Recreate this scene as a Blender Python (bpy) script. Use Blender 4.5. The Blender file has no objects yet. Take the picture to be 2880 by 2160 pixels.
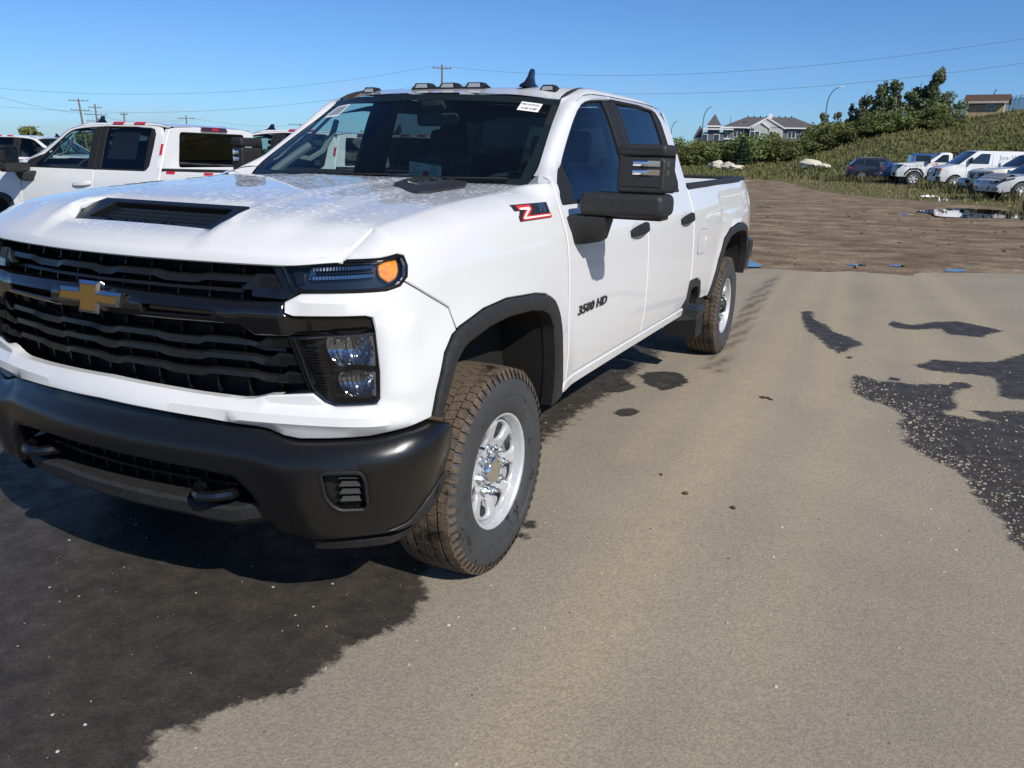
import bpy, bmesh, math, random, bisect
from mathutils import Vector, Matrix, noise
from mathutils.geometry import delaunay_2d_cdt
random.seed(7)
R=math.radians
SC=bpy.context.scene
COL=SC.collection
# ------------------------------------------------------------------ camera, sky, sun, exposure
cam_d=bpy.data.cameras.new('camera'); cam=bpy.data.objects.new('camera',cam_d); COL.objects.link(cam)
CAM=Vector((2.381,-2.713,1.641)); YAW,PITCH,ROLL=R(25.55),R(15.80),R(1.39); F_PX=2287.0
_f=Vector((-math.sin(YAW)*math.cos(PITCH),math.cos(YAW)*math.cos(PITCH),-math.sin(PITCH)))
_r=Vector((math.cos(YAW),math.sin(YAW),0)); _u=_r.cross(_f)
_r2=_r*math.cos(ROLL)+_u*math.sin(ROLL); _u2=_u*math.cos(ROLL)-_r*math.sin(ROLL)
cam.matrix_world=Matrix(((_r2.x,_u2.x,-_f.x,CAM.x),(_r2.y,_u2.y,-_f.y,CAM.y),(_r2.z,_u2.z,-_f.z,CAM.z),(0,0,0,1)))
cam_d.sensor_fit='HORIZONTAL'; cam_d.sensor_width=36.0; cam_d.lens=36.0*F_PX/2880.0
cam_d.clip_start=0.05; cam_d.clip_end=6000
SC.camera=cam
SUN_DIR=Vector((1.10,-.63,.98)).normalized()          # towards the sun
SUN_EL=math.asin(SUN_DIR.z); SUN_AZ=math.atan2(SUN_DIR.x,SUN_DIR.y)
W=bpy.data.worlds.new('World'); SC.world=W; W.use_nodes=True
wn=W.node_tree; wn.nodes.clear()
sky=wn.nodes.new('ShaderNodeTexSky'); sky.sky_type='NISHITA'; sky.sun_disc=False
sky.sun_elevation=SUN_EL; sky.sun_rotation=SUN_AZ; sky.altitude=700; sky.air_density=1.0; sky.dust_density=0.6; sky.ozone_density=2.2
bg=wn.nodes.new('ShaderNodeBackground'); bg.inputs[1].default_value=0.085
wo=wn.nodes.new('ShaderNodeOutputWorld')
# the air over the prairie that morning: cooler than the model's default towards the horizon
tcw=wn.nodes.new('ShaderNodeTexCoord'); spw=wn.nodes.new('ShaderNodeSeparateXYZ'); rw_=wn.nodes.new('ShaderNodeValToRGB'); mw_=wn.nodes.new('ShaderNodeMix'); mw_.data_type='RGBA'; mw_.blend_type='MULTIPLY'; mw_.inputs[0].default_value=1.0
wn.links.new(tcw.outputs['Generated'],spw.inputs[0]); wn.links.new(spw.outputs[2],rw_.inputs[0])
el=rw_.color_ramp.elements
for p_,c_ in ((0.0,(.50,.80,1.25)),(.05,(.44,.72,1.12)),(.16,(.25,.44,.72)),(.30,(.18,.34,.58)),(.7,(.40,.58,.82))):
    e_=el[0] if p_==0.0 else (el[1] if p_==.7 else el.new(p_)); e_.position=p_; e_.color=(*c_,1)
wn.links.new(sky.outputs[0],mw_.inputs[6]); wn.links.new(rw_.outputs[0],mw_.inputs[7])
# a few thin cloud scraps low over the horizon
mpw=wn.nodes.new('ShaderNodeMapping'); mpw.inputs['Scale'].default_value=(5.5,5.5,20); nzw=wn.nodes.new('ShaderNodeTexNoise'); nzw.inputs['Scale'].default_value=1.0; nzw.inputs['Detail'].default_value=6
wn.links.new(tcw.outputs['Generated'],mpw.inputs[0]); wn.links.new(mpw.outputs[0],nzw.inputs['Vector'])
rc_=wn.nodes.new('ShaderNodeValToRGB'); rc_.color_ramp.elements[0].position=.56; rc_.color_ramp.elements[1].position=.80; wn.links.new(nzw.outputs['Fac'],rc_.inputs[0])
rb_=wn.nodes.new('ShaderNodeValToRGB'); rb_.color_ramp.elements[0].color=(.55,.55,.55,1); rb_.color_ramp.elements[1].position=.13; rb_.color_ramp.elements[1].color=(0,0,0,1); wn.links.new(spw.outputs[2],rb_.inputs[0])
mm_=wn.nodes.new('ShaderNodeMath'); mm_.operation='MULTIPLY'; wn.links.new(rc_.outputs[0],mm_.inputs[0]); wn.links.new(rb_.outputs[0],mm_.inputs[1])
mc_=wn.nodes.new('ShaderNodeMix'); mc_.data_type='RGBA'; wn.links.new(mm_.outputs[0],mc_.inputs[0]); wn.links.new(mw_.outputs[2],mc_.inputs[6]); mc_.inputs[7].default_value=(4.3,4.6,5.2,1)
wn.links.new(mc_.outputs[2],bg.inputs[0]); wn.links.new(bg.outputs[0],wo.inputs[0])
sun_d=bpy.data.lights.new('sun','SUN'); sun_d.energy=4.0; sun_d.angle=R(.53); sun_d.color=(1.0,.945,.87)
sun=bpy.data.objects.new('sun',sun_d); COL.objects.link(sun)
sun.rotation_euler=SUN_DIR.to_track_quat('Z','Y').to_euler()
SC.view_settings.view_transform='Standard'; SC.view_settings.look='None'; SC.view_settings.exposure=0.25; SC.view_settings.gamma=1.0
try: SC.view_settings.use_curve_mapping=False
except Exception: pass
SC.render.engine='CYCLES'
SC.cycles.max_bounces=10; SC.cycles.transparent_max_bounces=16; SC.cycles.caustics_reflective=False; SC.cycles.caustics_refractive=False

# ------------------------------------------------------------------ object helpers
def meta(o,label=None,cat=None,group=None,kind=None):
    if label:o['label']=label
    if cat:o['category']=cat
    if group:o['group']=group
    if kind:o['kind']=kind
    return o
def empty(name,loc=(0,0,0),rz=0.0,label=None,cat=None,group=None,parent=None):
    o=bpy.data.objects.new(name,None); COL.objects.link(o); o.location=loc; o.rotation_euler=(0,0,rz); o.empty_display_size=.2
    if parent:
        o.parent=parent; CH.setdefault(parent.name,[]).append(o)
    return meta(o,label,cat,group)
CH={}
def copy_tree(o,parent=None,skip=()):
    c=o.copy(); COL.objects.link(c); c.parent=parent
    if parent is not None: CH.setdefault(parent.name,[]).append(c)
    for ch in list(CH.get(o.name,[])):
        if ch.name.split('.')[0] not in skip: copy_tree(ch,c,skip)
    return c
class MB:
    """collects shapes into one mesh"""
    def __init__(s): s.v=[];s.f=[]
    def add(s,vs,fs):
        b=len(s.v); s.v+= [tuple(v) for v in vs]; s.f+=[tuple(b+i for i in f) for f in fs]; return s
    def box(s,x0,x1,y0,y1,z0,z1):
        return s.add([(x0,y0,z0),(x1,y0,z0),(x1,y1,z0),(x0,y1,z0),(x0,y0,z1),(x1,y0,z1),(x1,y1,z1),(x0,y1,z1)],
          [(0,3,2,1),(4,5,6,7),(0,1,5,4),(1,2,6,5),(2,3,7,6),(3,0,4,7)])
    def cbox(s,x0,x1,y0,y1,z0,z1,r):
        """box with chamfered edges"""
        bm=bmesh.new(); bmesh.ops.create_cube(bm,size=1)
        for v in bm.verts: v.co=Vector(((x0+x1)/2+v.co.x*(x1-x0),(y0+y1)/2+v.co.y*(y1-y0),(z0+z1)/2+v.co.z*(z1-z0)))
        bmesh.ops.bevel(bm,geom=list(bm.edges),offset=r,segments=2,affect='EDGES',profile=.5)
        return s.bm(bm)
    def bm(s,bm,M=None):
        bm.verts.index_update()
        vs=[(M@v.co) if M else v.co.copy() for v in bm.verts]; fs=[[v.index for v in f.verts] for f in bm.faces]; bm.free()
        return s.add(vs,fs)
    def tube(s,pts,r,n=8,caps=True):
        pts=[Vector(p) for p in pts]; rr=r if isinstance(r,(list,tuple)) else [r]*len(pts)
        rings=[];up=None
        for i,p in enumerate(pts):
            t=(pts[min(i+1,len(pts)-1)]-pts[max(i-1,0)]).normalized()
            if up is None: up=Vector((0,0,1)) if abs(t.z)<.9 else Vector((1,0,0))
            a=t.cross(up).normalized(); b=a.cross(t).normalized(); up=b
            rings.append([p+(a*math.cos(2*math.pi*k/n)+b*math.sin(2*math.pi*k/n))*rr[i] for k in range(n)])
        vs=[v for g in rings for v in g]; fs=[]
        for i in range(len(pts)-1):
            for k in range(n): fs.append((i*n+k,i*n+(k+1)%n,(i+1)*n+(k+1)%n,(i+1)*n+k))
        if caps: fs.append(tuple(range(n-1,-1,-1))); fs.append(tuple((len(pts)-1)*n+k for k in range(n)))
        return s.add(vs,fs)
    def lathe(s,prof,n=32,axis='x',c=(0,0,0),a0=0.,a1=2*math.pi,close=False):
        """prof: list of (axial, radius)"""
        full=abs(a1-a0-2*math.pi)<1e-6; m=n if full else n+1
        vs=[];fs=[];P=len(prof)
        for i in range(m):
            a=a0+(a1-a0)*i/n
            for (x,r) in prof:
                if axis=='x': vs.append((c[0]+x,c[1]+r*math.cos(a),c[2]+r*math.sin(a)))
                elif axis=='y': vs.append((c[0]+r*math.cos(a),c[1]+x,c[2]+r*math.sin(a)))
                else: vs.append((c[0]+r*math.cos(a),c[1]+r*math.sin(a),c[2]+x))
        for i in range(n):
            j=(i+1)%m
            for k in range(P-1): fs.append((i*P+k,i*P+k+1,j*P+k+1,j*P+k))
            if close: fs.append((i*P+P-1,i*P,j*P,j*P+P-1))
        return s.add(vs,fs)
    def strip(s,A,B):
        n=len(A); return s.add(list(A)+list(B),[(i,i+1,n+i+1,n+i) for i in range(n-1)])
    def grid(s,rows):
        m=len(rows[0]); return s.add([p for r in rows for p in r],[(i*m+j,i*m+j+1,(i+1)*m+j+1,(i+1)*m+j) for i in range(len(rows)-1) for j in range(m-1)])
    def prism(s,poly,fn,d0,d1):
        """flat polygon extruded: fn(a,b,depth)->point"""
        n=len(poly); tri=tess(poly)
        vs=[fn(a,b,d0) for a,b in poly]+[fn(a,b,d1) for a,b in poly]
        fs=[tuple(t) for t in tri]+[tuple(n+i for i in reversed(t)) for t in tri]+[(i,(i+1)%n,n+(i+1)%n,n+i) for i in range(n)]
        return s.add(vs,fs)
    def mirror(s):
        m=MB(); m.v=[(-x,y,z) for x,y,z in s.v]; m.f=[tuple(reversed(f)) for f in s.f]; return m
    def build(s,name,mat,parent=None,smooth=35,mirror=False,label=None,kind=None,recalc=True):
        me=bpy.data.meshes.new(name); me.from_pydata(s.v,[],s.f)
        me.validate(clean_customdata=False)
        if recalc:
            bm=bmesh.new(); bm.from_mesh(me); bmesh.ops.remove_doubles(bm,verts=bm.verts,dist=1e-5); bmesh.ops.recalc_face_normals(bm,faces=bm.faces); bm.to_mesh(me); bm.free()
        me.materials.append(mat)
        if smooth:
            me.polygons.foreach_set('use_smooth',[True]*len(me.polygons))
            try: me.set_sharp_from_angle(angle=R(smooth))
            except Exception: pass
        o=bpy.data.objects.new(name,me); COL.objects.link(o)
        if parent:
            o.parent=parent; CH.setdefault(parent.name,[]).append(o)
        if label:o['label']=label
        if kind:o['kind']=kind
        if mirror:
            o2=s.mirror().build(name,mat,parent,smooth,False,label,kind,recalc); return o,o2
        return o
def tess(poly):
    r=delaunay_2d_cdt([Vector(p) for p in poly],[],[list(range(len(poly)))],1,1e-6)
    if len(r[0])==len(poly): return [list(f) for f in r[2]]
    return [list(range(len(poly)))]
def area2(p): return sum(a[0]*b[1]-b[0]*a[1] for a,b in zip(p,p[1:]+p[:1]))/2
def densify(poly,res):
    out=[]
    for a,b in zip(poly,poly[1:]+poly[:1]):
        d=math.dist(a,b); n=max(1,int(math.ceil(d/res)))
        for i in range(n): out.append((a[0]+(b[0]-a[0])*i/n,a[1]+(b[1]-a[1])*i/n))
    return out
def smooth_poly(P,keep=(),it=1):
    """Chaikin corner cutting on a closed polygon"""
    for _ in range(it):
        o=[]
        for a,b in zip(P,P[1:]+P[:1]): o+= [(a[0]*.75+b[0]*.25,a[1]*.75+b[1]*.25),(a[0]*.25+b[0]*.75,a[1]*.25+b[1]*.75)]
        P=o
    return P
def round_poly(P,r,n=4):
    """fillet every corner of a closed polygon"""
    out=[]
    for i,p in enumerate(P):
        a,b=P[i-1],P[(i+1)%len(P)]
        da,db=math.dist(a,p),math.dist(b,p); ri=min(r,da*.45,db*.45)
        s=(p[0]+(a[0]-p[0])*ri/da,p[1]+(a[1]-p[1])*ri/da); e=(p[0]+(b[0]-p[0])*ri/db,p[1]+(b[1]-p[1])*ri/db)
        for k in range(n+1):
            t=k/n; out.append((s[0]*(1-t)**2+2*p[0]*t*(1-t)+e[0]*t*t,s[1]*(1-t)**2+2*p[1]*t*(1-t)+e[1]*t*t))
    return out
def inset(P,d):
    """moves a CCW polygon's outline inwards by d"""
    out=[];n=len(P)
    for i in range(n):
        a,p,b=P[i-1],P[i],P[(i+1)%n]
        n1=(-(p[1]-a[1]),p[0]-a[0]);l1=math.hypot(*n1) or 1;n2=(-(b[1]-p[1]),b[0]-p[0]);l2=math.hypot(*n2) or 1
        nx,ny=n1[0]/l1+n2[0]/l2,n1[1]/l1+n2[1]/l2;l=nx*nx+ny*ny
        k=2*d/l if l>.6 else d/math.sqrt(max(l,1e-6))*1.0
        out.append((p[0]+nx*k,p[1]+ny*k))
    return out
def pt_in(P,x,y):
    c=False;j=len(P)-1
    for i in range(len(P)):
        if (P[i][1]>y)!=(P[j][1]>y) and x<(P[j][0]-P[i][0])*(y-P[i][1])/(P[j][1]-P[i][1])+P[i][0]: c=not c
        j=i
    return c
def seg_d(P,x,y):
    m=1e9
    for a,b in zip(P,P[1:]+P[:1]):
        dx,dy=b[0]-a[0],b[1]-a[1];l=dx*dx+dy*dy
        t=0 if l==0 else min(max(((x-a[0])*dx+(y-a[1])*dy)/l,0),1)
        m=min(m,(x-a[0]-t*dx)**2+(y-a[1]-t*dy)**2)
    return math.sqrt(m)
def panel(mb,poly,fn,holes=(),res=.04,lip=.02,rnd=.004,off=0.0,gres=None):
    """curved sheet-metal panel: outline polygon(s) in 2D, fn(a,b,offset)->3D; rounded edge, lip turned inwards"""
    gres=gres or res
    P=densify(list(poly) if area2(poly)>0 else list(reversed(poly)),res)
    H=[densify(list(h) if area2(h)<0 else list(reversed(h)),res) for h in holes]
    loops=[P]+H
    ins=[inset(l,rnd) if rnd else l for l in loops]
    pts=[];edges=[]
    for l in ins:
        b=len(pts); pts+=l; edges+=[(b+i,b+(i+1)%len(l)) for i in range(len(l))]
    nb=len(pts)
    x0,x1=min(p[0] for p in P),max(p[0] for p in P);y0,y1=min(p[1] for p in P),max(p[1] for p in P)
    nx,ny=int((x1-x0)/gres)+1,int((y1-y0)/gres)+1
    for i in range(1,nx):
        for j in range(1,ny):
            a,b=x0+(x1-x0)*i/nx,y0+(y1-y0)*j/ny
            if pt_in(ins[0],a,b) and not any(pt_in(h,a,b) for h in ins[1:]) and min(seg_d(l,a,b) for l in ins)>gres*.45: pts.append((a,b))
    r=delaunay_2d_cdt([Vector(p) for p in pts],edges,[],2,1e-7)
    V=[(v.x,v.y) for v in r[0]]
    T=[]
    for f in r[2]:
        cx=sum(V[i][0] for i in f)/len(f);cy=sum(V[i][1] for i in f)/len(f)
        if pt_in(ins[0],cx,cy) and not any(pt_in(h,cx,cy) for h in ins[1:]): T.append(tuple(f))
    mb.add([fn(a,b,off) for a,b in V],T)
    for l,li in zip(loops,ins):
        n=len(l); A=[fn(a,b,off) for a,b in li]; Bq=[fn(a,b,off-rnd*.9) for a,b in l]; Cq=[fn(a,b,off-rnd*.9-lip) for a,b in l]
        q=[(i,(i+1)%n,n+(i+1)%n,n+i) for i in range(n)]
        if rnd: mb.add(A+Bq,q)
        if lip: mb.add(Bq+Cq,q)
    return mb
def lerp_tab(T,x):
    if x<=T[0][0]:return T[0][1]
    for a,b in zip(T,T[1:]):
        if x<=b[0]: return a[1]+(b[1]-a[1])*(x-a[0])/(b[0]-a[0])
    return T[-1][1]
def sm_tab(T,x,h=.03): return (lerp_tab(T,x-h)+2*lerp_tab(T,x-h/2)+2*lerp_tab(T,x)+2*lerp_tab(T,x+h/2)+lerp_tab(T,x+h))/8
def sstep(a,b,x):
    t=min(max((x-a)/(b-a),0),1);return t*t*(3-2*t)
def bump(a,b,c,d,x): return sstep(a,b,x)*(1-sstep(c,d,x))
def text_mb(txt,size,fn,depth=.004,bold=0.0,shear=0.0,spacing=1.0,align='CENTER'):
    """letters as solid shapes laid on a surface: fn(a,b,d)->3D"""
    c=bpy.data.curves.new('lettering','FONT'); c.body=txt; c.size=size; c.extrude=depth/2; c.offset=bold; c.shear=shear; c.space_character=spacing
    c.align_x=align; c.align_y='CENTER'; c.resolution_u=3
    o=bpy.data.objects.new('lettering',c); COL.objects.link(o)
    dg=bpy.context.evaluated_depsgraph_get(); me=bpy.data.meshes.new_from_object(o.evaluated_get(dg))
    mb=MB(); mb.add([fn(v.co.x,v.co.y,v.co.z+depth/2) for v in me.vertices],[tuple(p.vertices) for p in me.polygons])
    bpy.data.objects.remove(o); bpy.data.curves.remove(c); bpy.data.meshes.remove(me)
    return mb

# ------------------------------------------------------------------ materials
def newmat(name):
    m=bpy.data.materials.new(name); m.use_nodes=True; nt=m.node_tree; nt.nodes.clear()
    out=nt.nodes.new('ShaderNodeOutputMaterial'); return m,nt,out
def N(nt,t,**k):
    n=nt.nodes.new(t)
    for a,b in k.items(): setattr(n,a,b)
    return n
def setin(n,**k):
    for a,b in k.items():
        for i in n.inputs:
            if i.name==a or i.name.replace(' ','_')==a: i.default_value=b; break
def coords(nt,kind='Object',scale=None):
    tc=N(nt,'ShaderNodeTexCoord'); 
    if scale is None: return tc.outputs[kind]
    mp=N(nt,'ShaderNodeMapping'); mp.inputs['Scale'].default_value=scale; nt.links.new(tc.outputs[kind],mp.inputs[0]); return mp.outputs[0]
def ntex(nt,vec,scale,detail=4,rough=.55,out='Fac'):
    n=N(nt,'ShaderNodeTexNoise'); n.inputs['Scale'].default_value=scale; n.inputs['Detail'].default_value=detail; n.inputs['Roughness'].default_value=rough
    nt.links.new(vec,n.inputs['Vector']); return n.outputs[out]
def ramp(nt,fac,stops,interp='LINEAR'):
    n=N(nt,'ShaderNodeValToRGB'); n.color_ramp.interpolation=interp
    e=n.color_ramp.elements
    while len(e)<len(stops): e.new(.5)
    for x,(p,c) in zip(e,stops):
        x.position=p; x.color=(c,c,c,1) if isinstance(c,(int,float)) else (*c,1)
    nt.links.new(fac,n.inputs[0]); return n.outputs[0]
def mixc(nt,fac,a,b,mode='MIX'):
    n=N(nt,'ShaderNodeMix',data_type='RGBA',blend_type=mode)
    for s,v in ((n.inputs[0],fac),(n.inputs[6],a),(n.inputs[7],b)):
        if isinstance(v,(int,float)): s.default_value=v
        elif isinstance(v,(tuple,list)): s.default_value=(*v[:3],1)
        else: nt.links.new(v,s)
    return n.outputs[2]
def mathn(nt,op,a,b=None,clamp=False):
    n=N(nt,'ShaderNodeMath',operation=op,use_clamp=clamp)
    for s,v in zip(n.inputs,(a,b)):
        if v is None: continue
        if isinstance(v,(int,float)): s.default_value=v
        else: nt.links.new(v,s)
    return n.outputs[0]
def bumpn(nt,h,strength,dist=.01):
    b=N(nt,'ShaderNodeBump'); b.inputs['Strength'].default_value=strength; b.inputs['Distance'].default_value=dist; nt.links.new(h,b.inputs['Height']); return b.outputs[0]
def pm(name,col,rough=.5,metal=0.,coat=0.,var=None,bmp=None,spec=.5,coatr=.03,tr=0.,ior=1.45):
    """principled material; var=(scale,amount[,second colour]) colour variation, bmp=(scale,strength,dist)"""
    m,nt,out=newmat(name); p=N(nt,'ShaderNodeBsdfPrincipled'); nt.links.new(p.outputs[0],out.inputs[0])
    setin(p,Base_Color=(*col,1),Roughness=rough,Metallic=metal,Coat_Weight=coat,Coat_Roughness=coatr,Transmission_Weight=tr,IOR=ior)
    p.inputs['Specular IOR Level'].default_value=spec
    if var or bmp: v=coords(nt)
    if var:
        f=ntex(nt,v,var[0],5); c2=var[2] if len(var)>2 else tuple(min(1,c*(1+var[1])) for c in col); c1=tuple(c*(1-var[1]) for c in col) if len(var)<3 else col
        nt.links.new(mixc(nt,ramp(nt,f,[(.32,0.),(.68,1.)]),c1,c2),p.inputs['Base Color'])
    if bmp: nt.links.new(bumpn(nt,ntex(nt,v,bmp[0],4),bmp[1],bmp[2] if len(bmp)>2 else .002),p.inputs['Normal'])
    return m
def glassmat(name,tint,refl=1.0,rough=0.0,f0=1.5,dens=0.0,dcol=(.02,.02,.02)):
    """thin pane: tinted see-through plus Fresnel reflection (and dens of dull film)"""
    m,nt,out=newmat(name)
    t=N(nt,'ShaderNodeBsdfTransparent'); t.inputs[0].default_value=(*tint,1)
    g=N(nt,'ShaderNodeBsdfGlossy'); g.inputs['Roughness'].default_value=rough; g.inputs[0].default_value=(1,1,1,1)
    fr=N(nt,'ShaderNodeFresnel'); ge=N(nt,'ShaderNodeNewGeometry')
    nt.links.new(mathn(nt,'POWER',f0,mathn(nt,'SUBTRACT',1.0,mathn(nt,'MULTIPLY',ge.outputs['Backfacing'],2.0))),fr.inputs[0])
    mx=N(nt,'ShaderNodeMixShader'); nt.links.new(mathn(nt,'MULTIPLY',fr.outputs[0],refl,True),mx.inputs[0])
    base=t.outputs[0]
    if dens>0:
        d=N(nt,'ShaderNodeBsdfDiffuse'); d.inputs[0].default_value=(*dcol,1); m2=N(nt,'ShaderNodeMixShader'); m2.inputs[0].default_value=dens
        nt.links.new(base,m2.inputs[1]); nt.links.new(d.outputs[0],m2.inputs[2]); base=m2.outputs[0]
    nt.links.new(base,mx.inputs[1]); nt.links.new(g.outputs[0],mx.inputs[2]); nt.links.new(mx.outputs[0],out.inputs[0])
    return m
def paint(name,col,dew=0.0):
    """car paint: pigment under clear coat, with dried rain and dew beads where dew>0"""
    m,nt,out=newmat(name); p=N(nt,'ShaderNodeBsdfPrincipled'); nt.links.new(p.outputs[0],out.inputs[0])
    setin(p,Base_Color=(*col,1),Roughness=.42,Coat_Weight=1.0,Coat_Roughness=.02); p.inputs['Specular IOR Level'].default_value=.3
    v=coords(nt); f=ntex(nt,v,1.7,4)
    c=mixc(nt,ramp(nt,f,[(.3,0.),(.7,1.)]),tuple(x*.97 for x in col),col)
    if dew>0:
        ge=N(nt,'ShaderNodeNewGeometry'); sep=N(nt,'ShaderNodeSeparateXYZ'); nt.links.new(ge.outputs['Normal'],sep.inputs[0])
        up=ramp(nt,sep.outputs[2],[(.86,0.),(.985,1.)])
        nn=ntex(nt,coords(nt,'Object',(1.0,.62,1.0)),62,3,.55); big=ntex(nt,v,4.5,4)
        sp=mathn(nt,'MULTIPLY',ramp(nt,nn,[(.535,0.),(.575,1.)]),ramp(nt,big,[(.36,.15),(.56,1.)]))
        k=mathn(nt,'MULTIPLY',mathn(nt,'MULTIPLY',sp,up),.75*dew)
        film=mathn(nt,'MULTIPLY',up,.38*dew)  # bluish-grey tint mixed in wherever the surface faces up
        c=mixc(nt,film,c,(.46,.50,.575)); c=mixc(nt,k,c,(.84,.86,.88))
        nt.links.new(mathn(nt,'ADD',mathn(nt,'MULTIPLY',k,.45),.02),p.inputs['Coat Roughness'])
        nt.links.new(bumpn(nt,k,.5,.002),p.inputs['Normal'])
    nt.links.new(c,p.inputs['Base Color'])
    return m
# ------------------------------------------------------------------ shared materials
M={}
M['white']=paint('white_paint',(.70,.705,.70))
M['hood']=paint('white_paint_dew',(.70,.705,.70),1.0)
M['black_satin']=pm('satin_black_paint',(.007,.007,.0075),.30,coat=.25,coatr=.25,bmp=(900,.04,.001))
M['black_gloss']=pm('gloss_black',(.006,.006,.007),.12,coat=.6)
M['grille']=pm('grille_black',(.010,.0105,.011),.3,bmp=(700,.05,.001))
M['plastic']=pm('grained_black_plastic',(.022,.022,.023),.55,bmp=(420,.5,.0008),var=(60,.25))
M['plastic_dk']=pm('dark_plastic',(.012,.012,.012),.6)
M['rubber']=pm('tyre_rubber',(.028,.029,.031),.62,var=(14,.5,(.05,.05,.05)),bmp=(90,.25,.001))
M['black']=pm('dark_underside',(.008,.008,.008),.8)
M['chrome']=pm('chrome',(.86,.87,.88),.06,1.0)
M['steel']=pm('zinc_steel',(.62,.66,.64),.24,1.0,bmp=(300,.1,.0005))
M['silver']=pm('silver_wheel_paint',(.60,.61,.62),.36,.35,coat=.5,coatr=.1,var=(25,.06))
M['gold']=pm('gold_emblem',(.40,.24,.07),.34,.75,bmp=(1500,.12,.0004),coat=.6)
M['interior']=pm('interior_dark',(.022,.024,.027),.75,var=(9,.3))
M['interior_grey']=pm('interior_grey',(.17,.19,.19),.8)
M['seat']=pm('seat_cloth',(.03,.033,.037),.8,bmp=(300,.3,.001))
M['film']=glassmat('seat_cover_film',(.86,.88,.9),.9,.12,1.4,.10,(.5,.52,.55))
M['glass']=glassmat('windscreen_glass',(.66,.80,.78),1.0)
M['sglass']=glassmat('door_glass',(.70,.80,.79),1.1)
M['pglass']=glassmat('privacy_glass',(.10,.12,.14),1.25)
M['lens']=glassmat('clear_lens',(.93,.95,.96),1.1)
M['amber']=pm('amber_reflector',(.80,.21,.008),.16,0,coat=1.0,bmp=(140,.6,.003),var=(40,.35,(.95,.36,.02)))
M['red_lens']=pm('red_lens',(.42,.012,.014),.15,coat=1.0)
M['smoke']=pm('smoked_lens',(.05,.012,.016),.1,coat=1.0)
M['red_tape']=pm('red_reflective_tape',(.55,.02,.035),.4,coat=.4)
M['white_tape']=pm('white_reflective_tape',(.74,.75,.76),.35,coat=.3)
M['paper']=pm('paper_label',(.82,.82,.82),.7)
M['ink']=pm('black_ink',(.02,.02,.02),.6)
M['grey_print']=pm('grey_print',(.27,.29,.32),.6)
M['red_print']=pm('red_print',(.65,.03,.03),.5)
M['dk_lamp']=pm('lamp_bezel',(.010,.0105,.011),.22,coat=.4,bmp=(260,.15,.001))
M['liner']=pm('wheel_arch_liner',(.008,.008,.009),.75,var=(120,.2,(.022,.019,.016)),bmp=(60,.4,.004))
M['silver_paint']=pm('dark_silver_print',(.03,.03,.032),.35,.3)
# tread blocks: rubber with dried mud
def tread_mat():
    m,nt,out=newmat('muddy_tread'); p=N(nt,'ShaderNodeBsdfPrincipled'); nt.links.new(p.outputs[0],out.inputs[0]); v=coords(nt)
    mud=mixc(nt,ntex(nt,v,55,4),(.085,.058,.036),(.20,.145,.092))
    f=ramp(nt,ntex(nt,v,11,5,.65),[(.34,0.),(.5,1.)])
    g=ramp(nt,ntex(nt,v,240,3),[(.35,.25),(.6,1.)])
    c=mixc(nt,mathn(nt,'MULTIPLY',f,g),(.02,.019,.018),mud); nt.links.new(c,p.inputs['Base Color'])
    nt.links.new(ramp(nt,f,[(0,.3),(1,.85)]),p.inputs['Roughness'])
    nt.links.new(bumpn(nt,ntex(nt,v,260,4),.7,.002),p.inputs['Normal']); return m
M['tread']=tread_mat()
def sidewall_mat():
    m,nt,out=newmat('tyre_sidewall'); p=N(nt,'ShaderNodeBsdfPrincipled'); nt.links.new(p.outputs[0],out.inputs[0]); v=coords(nt)
    f=ramp(nt,ntex(nt,v,6,5,.7),[(.30,0.),(.65,1.)]); w=ramp(nt,ntex(nt,v,19,5,.6),[(.60,0.),(.64,1.)])
    c=mixc(nt,f,(.036,.037,.039),(.052,.054,.056)); c=mixc(nt,w,c,(.016,.016,.017)); nt.links.new(c,p.inputs['Base Color'])
    nt.links.new(ramp(nt,w,[(0,.62),(1,.3)]),p.inputs['Roughness'])
    nt.links.new(bumpn(nt,ntex(nt,v,120,4),.25,.001),p.inputs['Normal']); return m
M['sidewall']=sidewall_mat()
M['bowl']=pm('reflector_bowl',(.33,.34,.36),.10,1.0)
# ------------------------------------------------------------------ the pickup's body surface
# ---- plan curve of the body (x,y), arc length u from the front centre line
PLAN=[(0,-.925),(.15,-.921),(.3,-.905),(.45,-.882),(.56,-.860),(.68,-.828),(.80,-.787),(.89,-.745),(.955,-.695),(1.0,-.630),(1.022,-.55),(1.034,-.45),(1.040,-.3),(1.043,0),(1.041,.5),(1.040,1.0),(1.040,4.5),(1.031,5.0),(1.013,5.2),(.998,5.31),(.972,5.40),(.93,5.45)]
def _cat(P,n=12):
    out=[]
    for i in range(len(P)-1):
        p0=P[max(i-1,0)];p1=P[i];p2=P[i+1];p3=P[min(i+2,len(P)-1)]
        if i==0:p0=(-P[1][0],P[1][1])
        # non uniform: use centripetal-like tangents by chord
        d1=math.dist(p1,p2);d0=math.dist(p0,p1) or d1;d2=math.dist(p2,p3) or d1
        m1=[((p1[k]-p0[k])/d0*d1+(p2[k]-p1[k])/d1*d0)/(d0+d1)*d1 for k in (0,1)]
        m2=[((p2[k]-p1[k])/d1*d2+(p3[k]-p2[k])/d2*d1)/(d1+d2)*d1 for k in (0,1)]
        if i==len(P)-2: m2=[p2[k]-p1[k] for k in (0,1)]
        for j in range(n):
            t=j/n;h=(2*t**3-3*t**2+1,t**3-2*t**2+t,-2*t**3+3*t**2,t**3-t**2)
            out.append(tuple(h[0]*p1[k]+h[1]*m1[k]+h[2]*p2[k]+h[3]*m2[k] for k in (0,1)))
    out.append(P[-1]);return out
_PL=_cat(PLAN);_U=[0.]
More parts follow.
